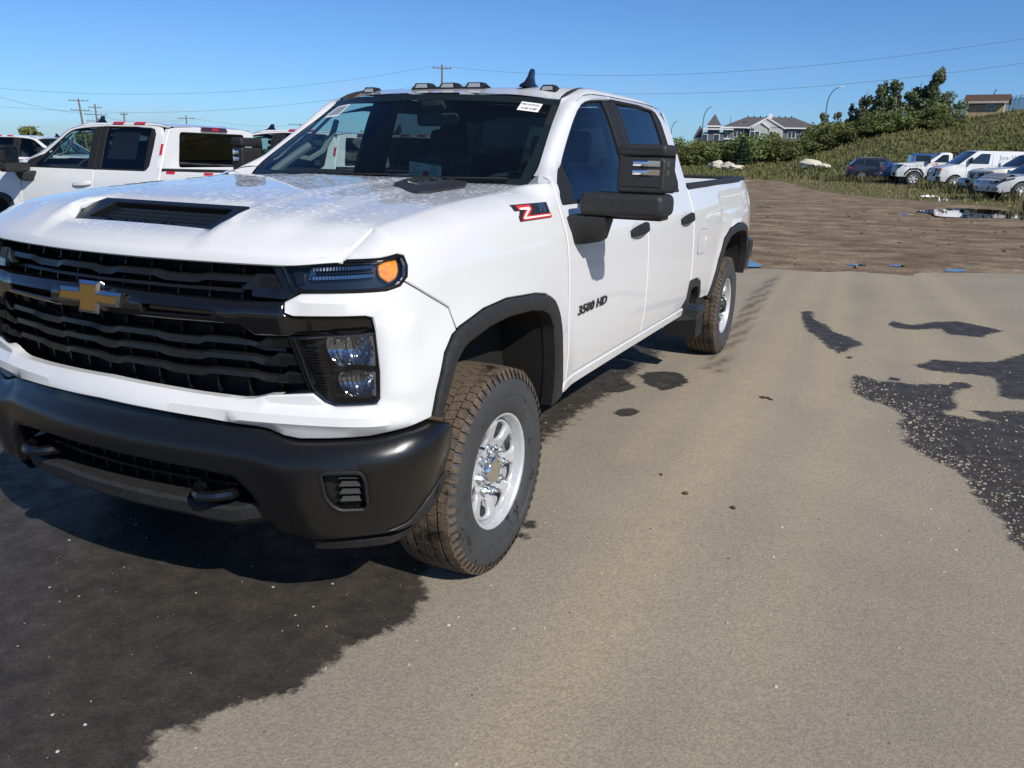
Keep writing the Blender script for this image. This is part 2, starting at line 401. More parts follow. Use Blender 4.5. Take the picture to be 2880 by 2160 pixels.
for _a,_b in zip(_PL,_PL[1:]):_U.append(_U[-1]+math.dist(_a,_b))
def plan(u):
    s=1 if u>=0 else -1;a=abs(u)
    i=min(max(bisect.bisect_right(_U,a)-1,0),len(_U)-2)
    t=(a-_U[i])/(_U[i+1]-_U[i]);p,q=_PL[i],_PL[i+1]
    x=p[0]+(q[0]-p[0])*t;y=p[1]+(q[1]-p[1])*t
    # smooth normal
    def nd(k):
        k=min(max(k,0),len(_PL)-1);k0,k1=max(k-1,0),min(k+1,len(_PL)-1)
        dx,dy=_PL[k1][0]-_PL[k0][0],_PL[k1][1]-_PL[k0][1]
        if k==0:dx,dy=1,0
        l=math.hypot(dx,dy);return dy/l,-dx/l
    n0,n1=nd(i),nd(i+1);tt=min(max(t,0),1)
    nx=n0[0]+(n1[0]-n0[0])*tt;ny=n0[1]+(n1[1]-n0[1])*tt;l=math.hypot(nx,ny)
    return s*x,y,s*nx/l,ny/l
def u_of_y(y): # side only
    i=0
    ks=[k for k in range(len(_PL)) if _PL[k][0]>1.0 or _PL[k][1]>-.63]
    for a,b in zip(ks,ks[1:]):
        if _PL[a][1]<=y<=_PL[b][1]:
            return _U[a]+(_U[b]-_U[a])*(y-_PL[a][1])/(_PL[b][1]-_PL[a][1])
    return _U[-1] if y>5 else _U[ks[0]]
SIDE=[(.35,-.12),(.46,-.070),(.50,-.052),(.59,-.033),(.68,-.015),(.80,-.003),(.95,0),(1.10,-.004),(1.22,-.012),(1.30,-.025),(1.38,-.055),(1.44,-.076),(1.49,-.093),(1.53,-.108),(1.60,-.135),(1.713,-.177),(1.83,-.224),(1.90,-.258),(1.94,-.281),(1.97,-.305),(1.99,-.34),(2.0,-.38)]
FRONT=[(.35,-.06),(.43,-.02),(.55,.0),(.77,.0),(.85,-.012),(1.0,.0),(1.16,.005),(1.24,-.015),(1.30,-.035),(1.36,-.05),(1.42,-.10)]
WB=4.37
def arch(y,z):
    b=0
    for yc in (0,WB):
        r=math.hypot(y-yc,(z-.45))
        b+=.020*sstep(.86,.66,r)*sstep(.2,.4,z)
    return b
def dside(y,z):
    return sm_tab(SIDE,z)+arch(y,z)*sstep(1.3,1.0,z)-.048*sstep(1.49,1.60,z)*sstep(1.97,1.80,z)*sstep(1.6,.95,y)
ZC=[(-.80,1.335),(-.77,1.352),(-.65,1.402),(-.42,1.434),(-.16,1.462),(.2,1.485),(.43,1.497),(.7,1.51)]
def fround(y,z):
    t=(z-(sm_tab(ZC,y,.06)-.10))/.10
    if t<=0:return 0
    return .088*min(t,1.3)**3*sstep(.66,.45,y)
def shell(u,z,off=0.):
    x,y,nx,ny=plan(u)
    w=sstep(.72,1.0,abs(x)) if y<-.3 else 1
    d=sm_tab(FRONT,z)*(1-w)+(dside(y,z)-fround(y,z))*w+off
    return (x+nx*d,y+ny*d,z)
AX=u_of_y(0.)
def sfn(y,z,off=0.): return shell(AX+y,z,off)      # side panels in (y,z)
# bonnet height field
YF=[(plan(u)[0],shell(u,1.322)[1]) for u in [i*.03 for i in range(32)]]
def yF(a): return lerp_tab(YF,a)
ZCN=[(0,1.322),(.06,1.362),(.13,1.382),(.205,1.393),(.355,1.462),(.62,1.488),(.92,1.507),(1.2,1.522),(1.6,1.533)]
ZTS=[(0,1.322),(.05,1.366),(.10,1.400),(.16,1.430),(.24,1.452),(.355,1.466),(.62,1.490),(.92,1.507),(1.2,1.521),(1.6,1.532)]
ZED=[(0,1.318),(.04,1.349),(.10,1.376),(.14,1.398),(.19,1.415),(.30,1.431),(.42,1.446),(.55,1.460),(.73,1.473),(.91,1.484),(1.12,1.496),(1.2,1.502),(1.3,1.508)]
def hood_z(x,y):
    a=abs(x);t=max(0.,y-yF(min(a,.90)))
    ze=sm_tab(ZED,t,.015);zc=sm_tab(ZCN,t,.02);zt=sm_tab(ZTS,t,.04)
    w=1-sstep(.335,.40,a)
    if t>.36:w=w*sstep(.5,.36,t)
    ztop=zt*(1-w)+zc*w
    b=a*(1+.30*sstep(.2,1.2,t)*(a<.62) if a<.45 else 1+.16*sstep(.2,1.2,t)*sstep(.70,.55,a))
    s=1-.34*sstep(.385,.432,b)-.52*sstep(.555,.665,b)-.14*sstep(.72,.86,a)
    s=s*sstep(0,.15,t)+(1-sstep(0,.15,t))*(1-sstep(.3,.9,a))
    return ze+(ztop-ze)*s
def hfn(x,y,off=0.): return (x,y,hood_z(x,y)+off)
def fasc_off(u,z):
    a=abs(u)
    o=.016*bump(1.147,1.165,1.192,1.222,z)*sstep(1.03,.97,a)*sstep(.70,.73,a)
    o+=.030*bump(.775,.812,.835,.872,z)*sstep(1.15,.95,a)
    o+=.012*bump(.86,.90,1.10,1.17,z)*bump(1.0,1.05,1.08,1.2,a)
    return o
def ffn(u,z,off=0.): return shell(u,z,off+fasc_off(u,z))
RIDGE=[(0,.693),(.54,.693),(.60,.688),(.70,.692),(.91,.706),(1.02,.717),(1.10,.739),(1.27,.757)]
def bump_off(u,z):
    a=abs(u);zr=lerp_tab(RIDGE,a)
    o=.046*sstep(zr+.085,zr+.004,z)-.016*sstep(zr-.01,zr-.22,z)
    o-=.028*bump(zr-.14,zr-.10,zr-.06,zr-.02,z)*sstep(.60,.54,a)*0
    o+=.018*sstep(.56,.70,a+ (z-.69)*.45)*sstep(zr+.05,zr-.03,z)
    o-=.03*sstep(1.15,1.29,a)
    return o
def bfn(u,z,off=0.): return shell(u,z,off+bump_off(u,z))
def both(P): return [(-a,b) for a,b in reversed(P)]
WS=[(1.49,.800,.660),(1.56,.818,.770),(1.70,.765,.985),(1.81,.722,1.165),(1.914,.695,1.325)]
def ws(xh,z,off=0.):
    xe=sm_tab([(a,b) for a,b,c in WS],z,.04);ye=sm_tab([(a,c) for a,b,c in WS],z,.04);k=1-xh*xh
    s=(z-1.49)/.424
    return (xh*xe,ye-.15*k-off*.83,z+.022*max(s,0)*k+off*.55)
def make_truck():
    T=empty('pickup_truck')
    P=lambda mb,name,mat,mirror=False,**k: mb.build(name,M[mat],T,mirror=mirror,**k)
    # ---------------- white sheet metal
    half=[(0,.813),(.2,.809),(.44,.801),(.49,.796),(.54,.791),(.60,.790),(.64,.782),(.69,.763),(.74,.757),(.84,.762),(.97,.772),(1.06,.786),(1.190,.797),
      (1.213,.883),(1.263,1.002),(1.312,1.052),(1.343,1.064),(1.316,1.142),(1.203,1.199),(1.107,1.250),(1.088,1.238),(1.036,1.227),(.943,1.224),(.853,1.221),(.765,1.218),(.719,1.194),(.718,1.161),(.744,1.150),
      (.963,1.156),(.985,1.148),(.994,1.107),(1.005,.979),(1.004,.892),(.990,.871),(.86,.864),(.826,.875),(.790,.905),(.644,.891),(.586,.874),(.54,.869),(.38,.871),(.2,.877),(0,.882)]
    full=half[:-1]+[half[-1]]+both(half[1:-1])
    P(panel(MB(),full,ffn,res=.03,gres=.028,lip=.03,rnd=.005),'front_fascia','white')
    fend=[(.905,1.322),(1.025,1.327),(1.097,1.337),(1.127,1.331),(1.134,1.299),(1.126,1.264),(1.111,1.254),(1.206,1.203),(1.321,1.145),(1.349,1.070),(1.366,1.075),(1.53,1.109),(1.717,1.119),(1.982,1.101),(2.094,1.083),(2.175,1.050),(2.223,.996),(2.247,.92),(2.262,.824),(2.357,.581),(2.366,.581),
      (2.369,.70),(2.371,1.0),(2.371,1.3),(2.376,1.45),(2.384,1.49),(2.40,1.516),(2.36,1.523),(2.30,1.517),(2.20,1.503),(2.12,1.496),(1.91,1.484),(1.73,1.474),(1.55,1.461),(1.42,1.447),(1.29,1.432),(1.16,1.416),(1.06,1.400),(.98,1.376),(.93,1.350)]
    P(panel(MB(),fend,lambda u,z,o:shell(u,z,o),res=.03,gres=.028,lip=.025,rnd=.004),'fender','white',True)
    # bonnet: outline follows the wings' cut line
    cut=[shell(u,z) for u,z in [(.93,1.350),(.98,1.376),(1.06,1.400),(1.16,1.416),(1.29,1.432),(1.42,1.447),(1.55,1.461),(1.73,1.474),(1.91,1.484),(2.12,1.496),(2.20,1.503),(2.30,1.520)]]
    side=[(x-.0065,y) for x,y,z in cut]
    fr=[shell(u,1.322)[:2] for u in [i*.1 for i in range(0,9)]]+[shell(.895,1.322)[:2]]
    fr=[(x,y+.002) for x,y in fr]
    rear=[(.80,.615),(.7,.60),(.5,.56),(.3,.525),(.1,.505)]
    hr=fr+side+rear
    hood_poly=hr+[(-x,y) for x,y in reversed(hr) if x>1e-6]
    scoop=[(-.331,-.726),(.331,-.726),(.375,-.655),(.372,-.60),(.345,-.566),(-.345,-.566),(-.372,-.60),(-.375,-.655)]
    vent=[(.36,.40),(.455,.15),(.63,.045),(.668,.068),(.678,.34),(.60,.50),(.50,.535),(.40,.52)]
    mb=panel(MB(),hood_poly,hfn,[scoop]+[vent],res=.03,gres=.027,lip=.012,rnd=.003)
    us=[-.895+i*1.79/60 for i in range(61)]
    rows=[]
    for z,o in ((1.322,.0),(1.314,.004),(1.300,.002),(1.2955,-.003),(1.294,-.03)): rows.append([shell(u,z+ (hfn(*shell(u,1.322)[:2])[2]-1.322 if z==1.322 else 0)*1.0+.014*sstep(.7,.9,abs(u))*(1 if z<1.322 else 0),o) for u in us])
    mb.grid(rows)
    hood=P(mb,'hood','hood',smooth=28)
    # scoop insert
    def scf(x,y,off=0.):
        z=1.386+(y+.726)*.46; return (x,y+off*-.3,z-.012+off)
    q=inset([p for p in scoop],-.004)
    mouth=[(-.296,-.690),(.290,-.690),(.300,-.588),(-.276,-.588)]
    ins=panel(MB(),q,scf,[round_poly(mouth,.012,2)],res=.05,gres=.09,lip=.06,rnd=.003)
    si=ins.build('scoop_insert',M['black_satin'],T)
    MB().prism(inset(mouth,-.02),lambda a,b,d:scf(a,b,d),-.062,-.058).build('scoop_mouth',M['black'],si)
    mb=MB()
    for k in range(4):
        y=-.678+k*.023
        mb.add([scf(-.30,y,-.030),scf(.30,y,-.030),scf(.30,y+.009,-.014),scf(-.29,y+.009,-.014),scf(-.30,y,-.05),scf(.30,y,-.05)],[(0,1,2,3),(0,1,5,4)])
    mb.build('scoop_slat',M['grille'],si)
    fr2=inset(q,.002)
    text_mb('CHEVROLET',.052,lambda a,b,d:scf(a*1.02-.03,-.707+b*.42,d+.0006),.005,.0006,.15,1.18).build('scoop_lettering',M['black_gloss'],si)
    # rear hood vent insert and badge
    vi=inset(vent,-.004)
    vpl=MB().prism(round_poly(vi,.03,3),lambda a,b,d:(a,b,hood_z(a,b)+d+.004),-.012,.006).build('hood_vent',M['plastic'],T)
    def bad(a,b,d): # badge lies along the insert
        ca,sa=math.cos(1.60),math.sin(1.60); x,y=.512+a*ca-b*sa,.325+a*sa+b*ca
        return (x,y,hood_z(.512,y)+.011+d+b*.16)
    MB().prism(round_poly([(-.135,-.026),(.150,-.026),(.135,.026),(-.125,.026)],.006,2),bad,0,.007).build('badge_plate',M['chrome'],vpl)
    text_mb('DURAMAX',.046,lambda a,b,d:bad(a-.02,b,d+.0072),.003,.0004,.1,1.0).build('badge_lettering',M['ink'],vpl)
    # roof and pillars
    Dt=[(.695,1.522),(.709,1.534),(.844,1.590),(1.033,1.719),(1.228,1.855),(1.318,1.905),(1.457,1.942),(1.6,1.960),(1.9,1.969),(2.3,1.970),(2.6,1.969),(2.76,1.958),(2.812,1.938),(2.866,1.87),(2.92,1.70),(2.93,1.45)]
    dT=lambda y:lerp_tab([(a,b) for a,b in Dt[:11]],y)
    outer=[];inner=[]
    for y,z in densify_open(Dt[:7],.05):
        outer.append(sfn(y,z,0.))
        t=(z-1.522)/(1.943-1.522); zz=1.545+(1.914-1.545)*min(1,t*1.0)
        inner.append(ws(1.0,zz,.004))
    for y in (1.55,1.65,1.8,2.0,2.2,2.4,2.6,2.75,2.85,2.93):
        outer.append(sfn(y,sm_tab([(a,b) for a,b in Dt[6:11]],min(y,2.6),.05)-.03*sstep(2.6,2.93,y)**2,0.)); inner.append((.690-.03*sstep(2.6,2.93,y),y-.02,1.9+ .090*sstep(1.3,1.62,y)-.040*sstep(2.55,2.93,y)**2))
    outer=[Vector(p) for p in outer];inner=[Vector(p) for p in inner]
    rows=[]
    for k in range(7):
        t=k/6; row=[]
        for i,(o,n) in enumerate(zip(outer,inner)):
            d=(o-n); up=Vector((.45,-.25 if i<9 else 0,.75)).normalized()
            row.append(tuple(n+d*t+up*(.011*4*t*(1-t))))
        rows.append(row)
    P(MB().grid(rows),'roof_rail','white',True)
    yw=lambda x:1.325-.15*(1-(x/.695)**2)
    rows=[]
    NR=26
    for j in range(15):
        s=-1+2*j/14; row=[]
        for i in range(NR+1):
            t=i/NR; x=s*.690; y0=yw(x); y=y0+(2.915-y0)*t; x=s*(.690-.03*sstep(2.6,2.93,y))
            zi=1.9+.090*sstep(1.3,1.62,y+ .12*(1-s*s))-.040*sstep(2.55,2.93,y)**2
            zc=lerp_tab([(1.17,1.940),(1.25,1.955),(1.4,1.980),(1.6,1.998),(1.9,2.010),(2.3,2.012),(2.6,2.004),(2.8,1.992),(2.93,1.966)],y)
            k=(1-s*s)**.8 if abs(s)<1 else 0
            row.append((x,y,zi+(zc-zi)*k))
        rows.append(row)
    roof=P(MB().grid(rows),'roof','white')
    mb=MB()
    mb.tube([(.692,1.335,1.914),(.692,1.40,1.940),(.692,1.47,1.960),(.692,1.56,1.980),(.692,1.72,1.990)],[.015,.015,.013,.009,.005],6); P(mb,'roof_ditch_strip','plastic',True)
    
    # rear wall of the cab round the back glass
    yb=2.93; rw=[(-.66,1.475),(.66,1.475),(.60,1.895),(-.60,1.895)]
    def cabx(z): return sfn(2.9,z)[0]
    cb=[(.0,1.02)]+[(cabx(z)-.004,z) for z in (1.02,1.2,1.35,1.45,1.6,1.75,1.85,1.90,1.925)]+[(.66,1.945),(.3,1.962)]
    cb=cb+[(-x,z) for x,z in reversed(cb) if x>1e-6]+[]
    P(panel(MB(),cb,lambda x,z,o:(x,yb+o-.10*sstep(1.5,2.0,z)*0,z),[round_poly(rw,.05)],res=.08,gres=.09,lip=.05,rnd=.006),'cab_back','white')
    P(MB().prism(round_poly(inset(rw,-.01),.05),lambda x,z,d:(x,yb-.012+d,z),-.004,.0),'back_glass','pglass')
    hl=[(-.24,1.915),(.24,1.915),(.22,1.965),(-.22,1.965)]
    bl=MB().prism(round_poly(hl,.012,2),lambda x,z,d:(x,yb-.005+d+.25*(1.985-z),z),-.03,.022).build('brake_light',M['smoke'],T)
    MB().prism([(-.06,1.925),(.06,1.925),(.055,1.958),(-.055,1.958)],lambda x,z,d:(x,yb+.018+.25*(1.985-z)+d,z),0,.003).build('lamp_lens',M['red_lens'],bl)
        # doors
    def win(Pn): return Pn
    w1=[(.716,1.437),(.716,1.46),(.742,1.511),(.84,1.552),(.947,1.596),(1.155,1.748),(1.302,1.853),(1.373,1.889),(1.443,1.908),(1.531,1.920),(1.7,1.932),(1.876,1.940)]
    d1=[(.674,.640),(1.876,.640),(1.876,1.433)]+[(.716,1.437)]+w1[1:]+[(1.876,1.965),(1.6,1.956),(1.457,1.938),(1.318,1.901),(1.228,1.851),(1.033,1.715),(.844,1.586),(.711,1.530),(.690,1.517),(.676,1.49)]
    hn=dict(res=.03,gres=.045,lip=.03,rnd=.004)
    P(panel(MB(),d1,sfn,**hn),'front_door','white',True)
    w2=[(1.886,1.941),(2.387,1.941),(2.65,1.932),(2.712,1.919),(2.752,1.865),(2.757,1.723),(2.742,1.489),(2.700,1.437)]
    d2=[(1.886,.640),(2.80,.640),(2.905,.70),(2.922,.85),(2.922,1.45),(2.912,1.70),(2.860,1.868),(2.806,1.934),(2.757,1.953),(2.6,1.964),(2.3,1.966),(1.886,1.965)]+w2+[(1.886,1.433)]
    P(panel(MB(),d2,sfn,**hn),'rear_door','white',True)
    # glazing
    gpoly=[(.70,1.43)]+[(a,b+.006) for a,b in w1[1:]]+[(1.80,1.942),(1.80,1.43)]
    P(panel(MB(),gpoly,sfn,res=.06,gres=.10,lip=0,rnd=0,off=-.017),'front_window','sglass',True)
    P(panel(MB(),[(1.93,1.43),(1.93,1.944)]+[(a+.004,b+.004) for a,b in w2[1:]]+[(2.70,1.43)],sfn,res=.06,gres=.10,lip=0,rnd=0,off=-.017),'rear_window','pglass',True)
    mb=MB()
    for pz in ([(1.752,1.432),(1.873,1.432),(1.873,1.939),(1.745,1.935)],[(1.889,1.432),(1.975,1.432),(1.965,1.940),(1.889,1.940)],[(.717,1.437),(.717,1.46),(.743,1.511),(.84,1.551),(.948,1.596),(1.0,1.63),(.865,1.437)],
       [(2.66,1.437),(2.699,1.437),(2.741,1.489),(2.756,1.723),(2.751,1.864),(2.711,1.918),(2.66,1.929)]):
        panel(mb,pz,sfn,res=.05,gres=.1,lip=.02,rnd=.002,off=-.006)
    # weather strip round the openings
    loop1=[sfn(a,b,-.012) for a,b in densify_open(w1,.05)]; mb.tube(loop1,.011,6)
    loop2=[sfn(a,b,-.012) for a,b in densify_open(w2,.05)]; mb.tube(loop2,.011,6)
    mb.tube([sfn(a,1.434,-.004) for a in [.716+i*.11 for i in range(11)]+[1.876]],.012,6); mb.tube([sfn(a,1.434,-.004) for a in [1.886+i*.1 for i in range(9)]],.012,6)
    P(mb,'window_trim','plastic_dk',True)
    # sill
    P(panel(MB(),[(.64,.572),(2.86,.572),(2.86,.632),(.66,.632)],lambda y,z,o:sfn(y,z,o+.006),res=.05,gres=.06,lip=.05,rnd=.008),'sill','white',True)
    # bed
    bs=[(2.945,.815),(3.13,.812),(3.225,.79),(3.300,.70),(3.32,.632),(3.60,.615),(3.612,.639),(3.669,.753),(3.747,.882),(3.898,1.032),(4.104,1.097),(4.45,1.119),(4.72,1.110),(4.93,1.075),(5.04,1.01),(5.10,.90),(5.13,.80),(5.155,.63),(5.37,.64),(5.395,.9),(5.395,1.3),(5.36,1.466),(4.2,1.457),(2.945,1.444)]
    def bedfn(y,z,o=0.):
        d=-.016*bump(3.82,3.90,5.24,5.36,y)*bump(1.20,1.25,1.335,1.375,z)
        return sfn(y,z,o+d)
    P(panel(MB(),bs,bedfn,res=.03,gres=.04,lip=.03,rnd=.006),'bed_side','white',True)
    ri=[sfn(y,1.444+.022*(y-2.945)/2.4,0) for y in (2.945,3.5,4.2,4.8,5.15,5.36)]
    mb=MB();rows=[]
    for dx,dz in ((.004,-.012),(.003,.012),(-.012,.022),(-.075,.024),(-.085,.012),(-.085,-.03)): rows.append([(x+dx,y,z+dz) for x,y,z in ri])
    mb.grid(rows);P(mb,'bed_rail_cap','plastic',True)
    mb=MB();mb.box(.70,.885,2.96,5.36,.95,1.43);mb.add([(.885,2.96,1.43),(.885,5.36,1.45),(.955,5.36,1.45),(.955,2.96,1.43)],[(0,1,2,3)]);P(mb,'bed_inner_wall','white',True,smooth=0)
    mb=MB();mb.box(-.88,.88,2.96,5.36,.93,.95);mb.box(-.95,.95,2.955,3.0,.95,1.44);P(mb,'bed_floor','white',smooth=0)
    mb=MB();mb.cbox(-.80,.80,5.33,5.40,.72,1.46,.012);P(mb,'tailgate','white')
    mb=MB();mb.cbox(-.80,.80,5.325,5.395,1.461,1.485,.006);P(mb,'tailgate_cap','plastic')
    P(MB().prism(round_poly([(5.392,1.02),(5.392,1.40),(5.30,1.40),(5.33,1.02)],.01,2),lambda a,b,d:(sfn(5.34,b)[0]-.03+d,a+.012,b),-.12,.012),'tail_lamp','red_lens',True)
    # rear bumper
    mb=MB();mb.cbox(-.98,.98,5.42,5.60,.60,.82,.03);mb.cbox(-.62,.62,5.55,5.66,.56,.70,.02);mb.cbox(.70,1.0,5.40,5.62,.70,.90,.03);mb.cbox(-1.0,-.70,5.40,5.62,.70,.90,.03);P(mb,'rear_bumper','black_satin')
    # fuel door
    fd=round_poly([(3.06,.99),(3.25,.985),(3.335,1.03),(3.315,1.15),(3.14,1.158),(3.055,1.13)],.03,3)
    fdo=P(MB().prism(fd,lambda y,z,d:sfn(y,z,d),.0015,.004),'fuel_door','white',smooth=20)
    a=densify(inset(fd if area2(fd)>0 else list(reversed(fd)),-.003),.02);mb=MB();mb.tube([sfn(y,z,.002) for y,z in a+a[:1]],.0022,4,False);mb.build('fuel_door_gap',M['grey_print'],fdo)
    mb=MB();mb.lathe([(0,.022),(.006,.02),(.006,0)],14,'x',sfn(3.315,1.07,0));mb.build('finger_recess',M['white'],fdo)
    # ---------------- black bumper and grille
    bh=[(.0,.800),(.2,.797),(.44,.790),(.49,.785),(.54,.780),(.60,.779),(.64,.771),(.69,.752),(.74,.746),(.84,.751),(.97,.761),(1.06,.775),(1.190,.785),(1.259,.765),(1.270,.750),(1.280,.638),(1.289,.521),(1.277,.464),(1.240,.430),(1.06,.418),(.93,.416),(.775,.412),(.66,.430),(.615,.50),(.585,.565),(.53,.620),(.40,.632),(.2,.638),(0,.640)]
    bp=bh+both(bh[1:-1])
    ventb=round_poly([(.824,.660),(.838,.670),(.938,.673),(.949,.648),(.956,.544),(.945,.532),(.875,.533),(.85,.553),(.833,.583)],.012,3)
    ventm=[(-a,b) for a,b in ventb]
    hookp=round_poly([(1.205,.47),(1.25,.475),(1.252,.535),(1.225,.535)],.008,2)
    P(panel(MB(),bp,bfn,[ventb,ventm],res=.025,gres=.024,lip=.06,rnd=.006),'front_bumper','black_satin',smooth=40)
    for s in (1,-1):
        q=[(s*a,b) for a,b in ventb]; 
        fl=panel(MB(),q,bfn,res=.03,gres=.04,lip=.0,rnd=0,off=-.035)
        ap=[bfn(a,b,.002) for a,b in q]; fl.tube(ap+ap[:1],.0065,6,False)
        for k in range(4):
            z=.560+k*.028; u0,u1=s*.862,s*.940
            A,B=bfn(u0,z,-.033),bfn(u1,z,-.033);C,D=bfn(u0+s*.012,z+.004,-.006),bfn(u1-s*.004,z+.004,-.006);E_,F_=bfn(u0+s*.02,z+.018,-.020),bfn(u1-s*.01,z+.018,-.020)
            fl.add([A,B,D,C,E_,F_],[(0,1,2,3),(3,2,5,4)])
        fl.build('fog_lamp_blank',M['plastic_dk'],T,smooth=30)
    # lower centre: recess, lip, mesh, tow hooks
    us=[-.62+i*1.24/40 for i in range(41)]
    P(MB().grid([[shell(u,z,o) for u in us] for z,o in ((.655,-.02),(.64,-.10),(.50,-.11),(.46,-.02))]),'bumper_recess','black')
    lz=lambda u:.0+.012*sstep(.42,.40,abs(abs(u)-.0))*0
    rows=[]
    for z,o in ((.505,-.075),(.508,.004),(.497,.018),(.455,.016),(.432,-.004),(.425,-.06)): rows.append([shell(u,z+.018*sstep(.50,.64,abs(u))-.008*bump(.33,.37,.50,.54,abs(u)),o+.012-.02*sstep(.5,.62,abs(u))) for u in us])
    P(MB().grid(rows),'bumper_lip','plastic',smooth=30)
    mb=MB()
    for k in range(12):
        u=-.44+k*.08; A=[shell(u-.006,.51,-.05),shell(u+.006,.51,-.05),shell(u+.006,.60,-.05),shell(u-.006,.60,-.05)]; mb.add(A+[(x,y+.02,z) for x,y,z in A],[(0,1,2,3),(0,3,7,4),(1,5,6,2)])
    rows=[[shell(u,z,o) for u in us[4:-4]] for z,o in ((.553,-.06),(.555,-.035),(.565,-.035),(.568,-.06))]; mb.grid(rows)
    P(mb,'bumper_mesh','grille')
    for s in (1,-1):
        hx=s*.427
        pts=[(hx-.075,-.80,.548),(hx-.07,-.89,.548)]+[(hx+.055*-math.cos(t),-.895-.05*math.sin(t),.548) for t in [math.pi*k/8 for k in range(1,8)]]+[(hx+.07,-.89,.548),(hx+.075,-.80,.548)]
        MB().tube(pts,.0185,8).build('tow_hook',M['plastic_dk'] if 0 else M['black_gloss'],T)
    mb=MB();us2=[.765+i*.5/16 for i in range(17)]
    mb.grid([[shell(u,lerp_tab([(.765,z0),(1.265,z1)],u),o-.02*sstep(1.1,1.27,u)) for u in us2] for z0,z1,o in ((.40,.375,.0),(.392,.366,.022),(.352,.330,.010),(.350,.328,-.02))])
    P(mb,'air_dam','plastic',True)
    # corner tow-cover at the bumper end
    P(panel(MB(),[(1.02,.430),(1.10,.448),(1.16,.52),(1.20,.548),(1.282,.570),(1.289,.52),(1.277,.464),(1.24,.432),(1.06,.42)],bfn,[hookp],res=.02,gres=.03,lip=.01,rnd=.004,off=.007),'bumper_corner_trim','plastic',True)
    # grille
    gi=[(0,.872),(.38,.862),(.54,.860),(.64,.885),(.80,.905),(.78,1.0),(.74,1.10),(.74,1.30),(.3,1.30),(0,1.30)]
    us=[-.76+i*1.52/60 for i in range(61)]
    P(MB().grid([[shell(u,z,-.10) for u in us] for z in (.85,1.0,1.15,1.30)]),'grille_backing','black')
    def gbar(z0,h,out,amp,um=.70,name='grille_bar',mat='grille'):
        us=[-um+i*2*um/112 for i in range(113)]
        def wv(u):
            a=abs(u)%.36; k=sstep(.02,.07,a)*(1-sstep(.22,.27,a)); return (k-.5)*2*amp
        rows=[]
        for dz,o in ((-h*.5,-.09),(-h*.5,out-.010),(-h*.42,out),(h*.30,out-.004),(h*.5,out-.022),(h*.5,-.09)):
            rows.append([shell(u,z0+dz+wv(u)*(1 if dz<0 else .6),o+.004*wv(u)/max(amp,1e-6)) for u in us])
        return MB().grid(rows).build(name,M[mat],T,smooth=25)
    gbar(1.245,.026,-.030,.006);gbar(1.212,.014,-.045,.0)
    gbar(1.050,.026,-.028,.007);gbar(.998,.026,-.030,.007);gbar(.942,.026,-.034,.007,.74)
    mb=MB()
    for u in (-.66,-.54,-.42,-.30,-.18,-.06,.06,.18,.30,.42,.54,.66):
        A=[];B=[]
        for z in (.865,.9,.95,1.0,1.05,1.09): A.append(shell(u-.0035,z,-.066));B.append(shell(u+.0035,z,-.066))
        A2=[shell(u-.0035,z,-.095) for z in (.865,.9,.95,1.0,1.05,1.09)];B2=[shell(u+.0035,z,-.095) for z in (.865,.9,.95,1.0,1.05,1.09)]
        mb.strip(A,B);mb.strip(A,A2);mb.strip(B,B2)
        A=[shell(u-.0035,z,-.06) for z in (1.18,1.24,1.295)];B=[shell(u+.0035,z,-.06) for z in (1.18,1.24,1.295)]
        mb.strip(A,B);mb.strip(A,[shell(u-.0035,z,-.095) for z in (1.18,1.24,1.295)])
    P(mb,'grille_rib','grille')
    # end blocks with fine teeth
    for s in (1,-1):
        for (ua,ub,za,zb) in ((.555,.705,1.218,1.268),(.60,.742,1.046,1.082),(.625,.765,.990,1.026),(.65,.79,.930,.966)):
            q=[(s*ua,za),(s*ub,za),(s*(ub-.018),zb),(s*(ua+.05),zb)]
            mb=panel(MB(),q,lambda u,z,o:shell(u,z,o),res=.03,gres=.05,lip=.03,rnd=.003,off=-.020)
            for k in range(9):
                u=s*(ub-.024-k*.007); mb.add([shell(u,za+.004,-.019),shell(u+.004,za+.004,-.019),shell(u+.004,zb-.005,-.019),shell(u,zb-.005,-.019),shell(u+.002,za+.004,-.0155),shell(u+.002,zb-.005,-.0155)],[(0,4,5,3),(4,1,2,5),(0,1,4),(3,5,2)])
            mb.build('grille_end_block',M['grille'],T,smooth=20)
    # surround next to the lamps
    P(panel(MB(),[(.60,1.20),(.715,1.196),(.758,1.222),(.735,1.232),(.695,1.296),(.66,1.294),(.70,1.235),(.60,1.228)],lambda u,z,o:shell(u,z,o),res=.03,gres=.05,lip=.03,rnd=.003,off=-.012),'grille_surround','black_gloss',True)
    P(panel(MB(),[(.66,.889),(.79,.905),(.762,1.005),(.738,1.085),(.715,1.085),(.745,1.0),(.772,.915)],lambda u,z,o:shell(u,z,o),res=.03,gres=.05,lip=.03,rnd=.003,off=-.010),'grille_edge','black_gloss',True)
    # middle bar in gloss black carrying the cross emblem
    mh=[(0,1.112),(.33,1.113),(.56,1.117),(.615,1.086),(.744,1.089),(.838,1.095),(.991,1.104),(.983,1.143),(.963,1.152),(.742,1.146),(.713,1.160),(.713,1.192),(.55,1.186),(.3,1.190),(0,1.197)]
    def mfn(u,z,o=0.): return shell(u,z,o+.010*bump(1.105,1.135,1.165,1.19,z)-.02*sstep(.70,.76,abs(u)))
    slot=[(.215,1.132),(.49,1.135),(.49,1.152),(.215,1.155)]
    mbp=mh+both(mh[1:-1])
    mid=P(panel(MB(),mbp,mfn,[round_poly(slot,.006,2),round_poly([(-a,b) for a,b in slot],.006,2)],res=.03,gres=.03,lip=.035,rnd=.004),'grille_middle_bar','black_gloss')
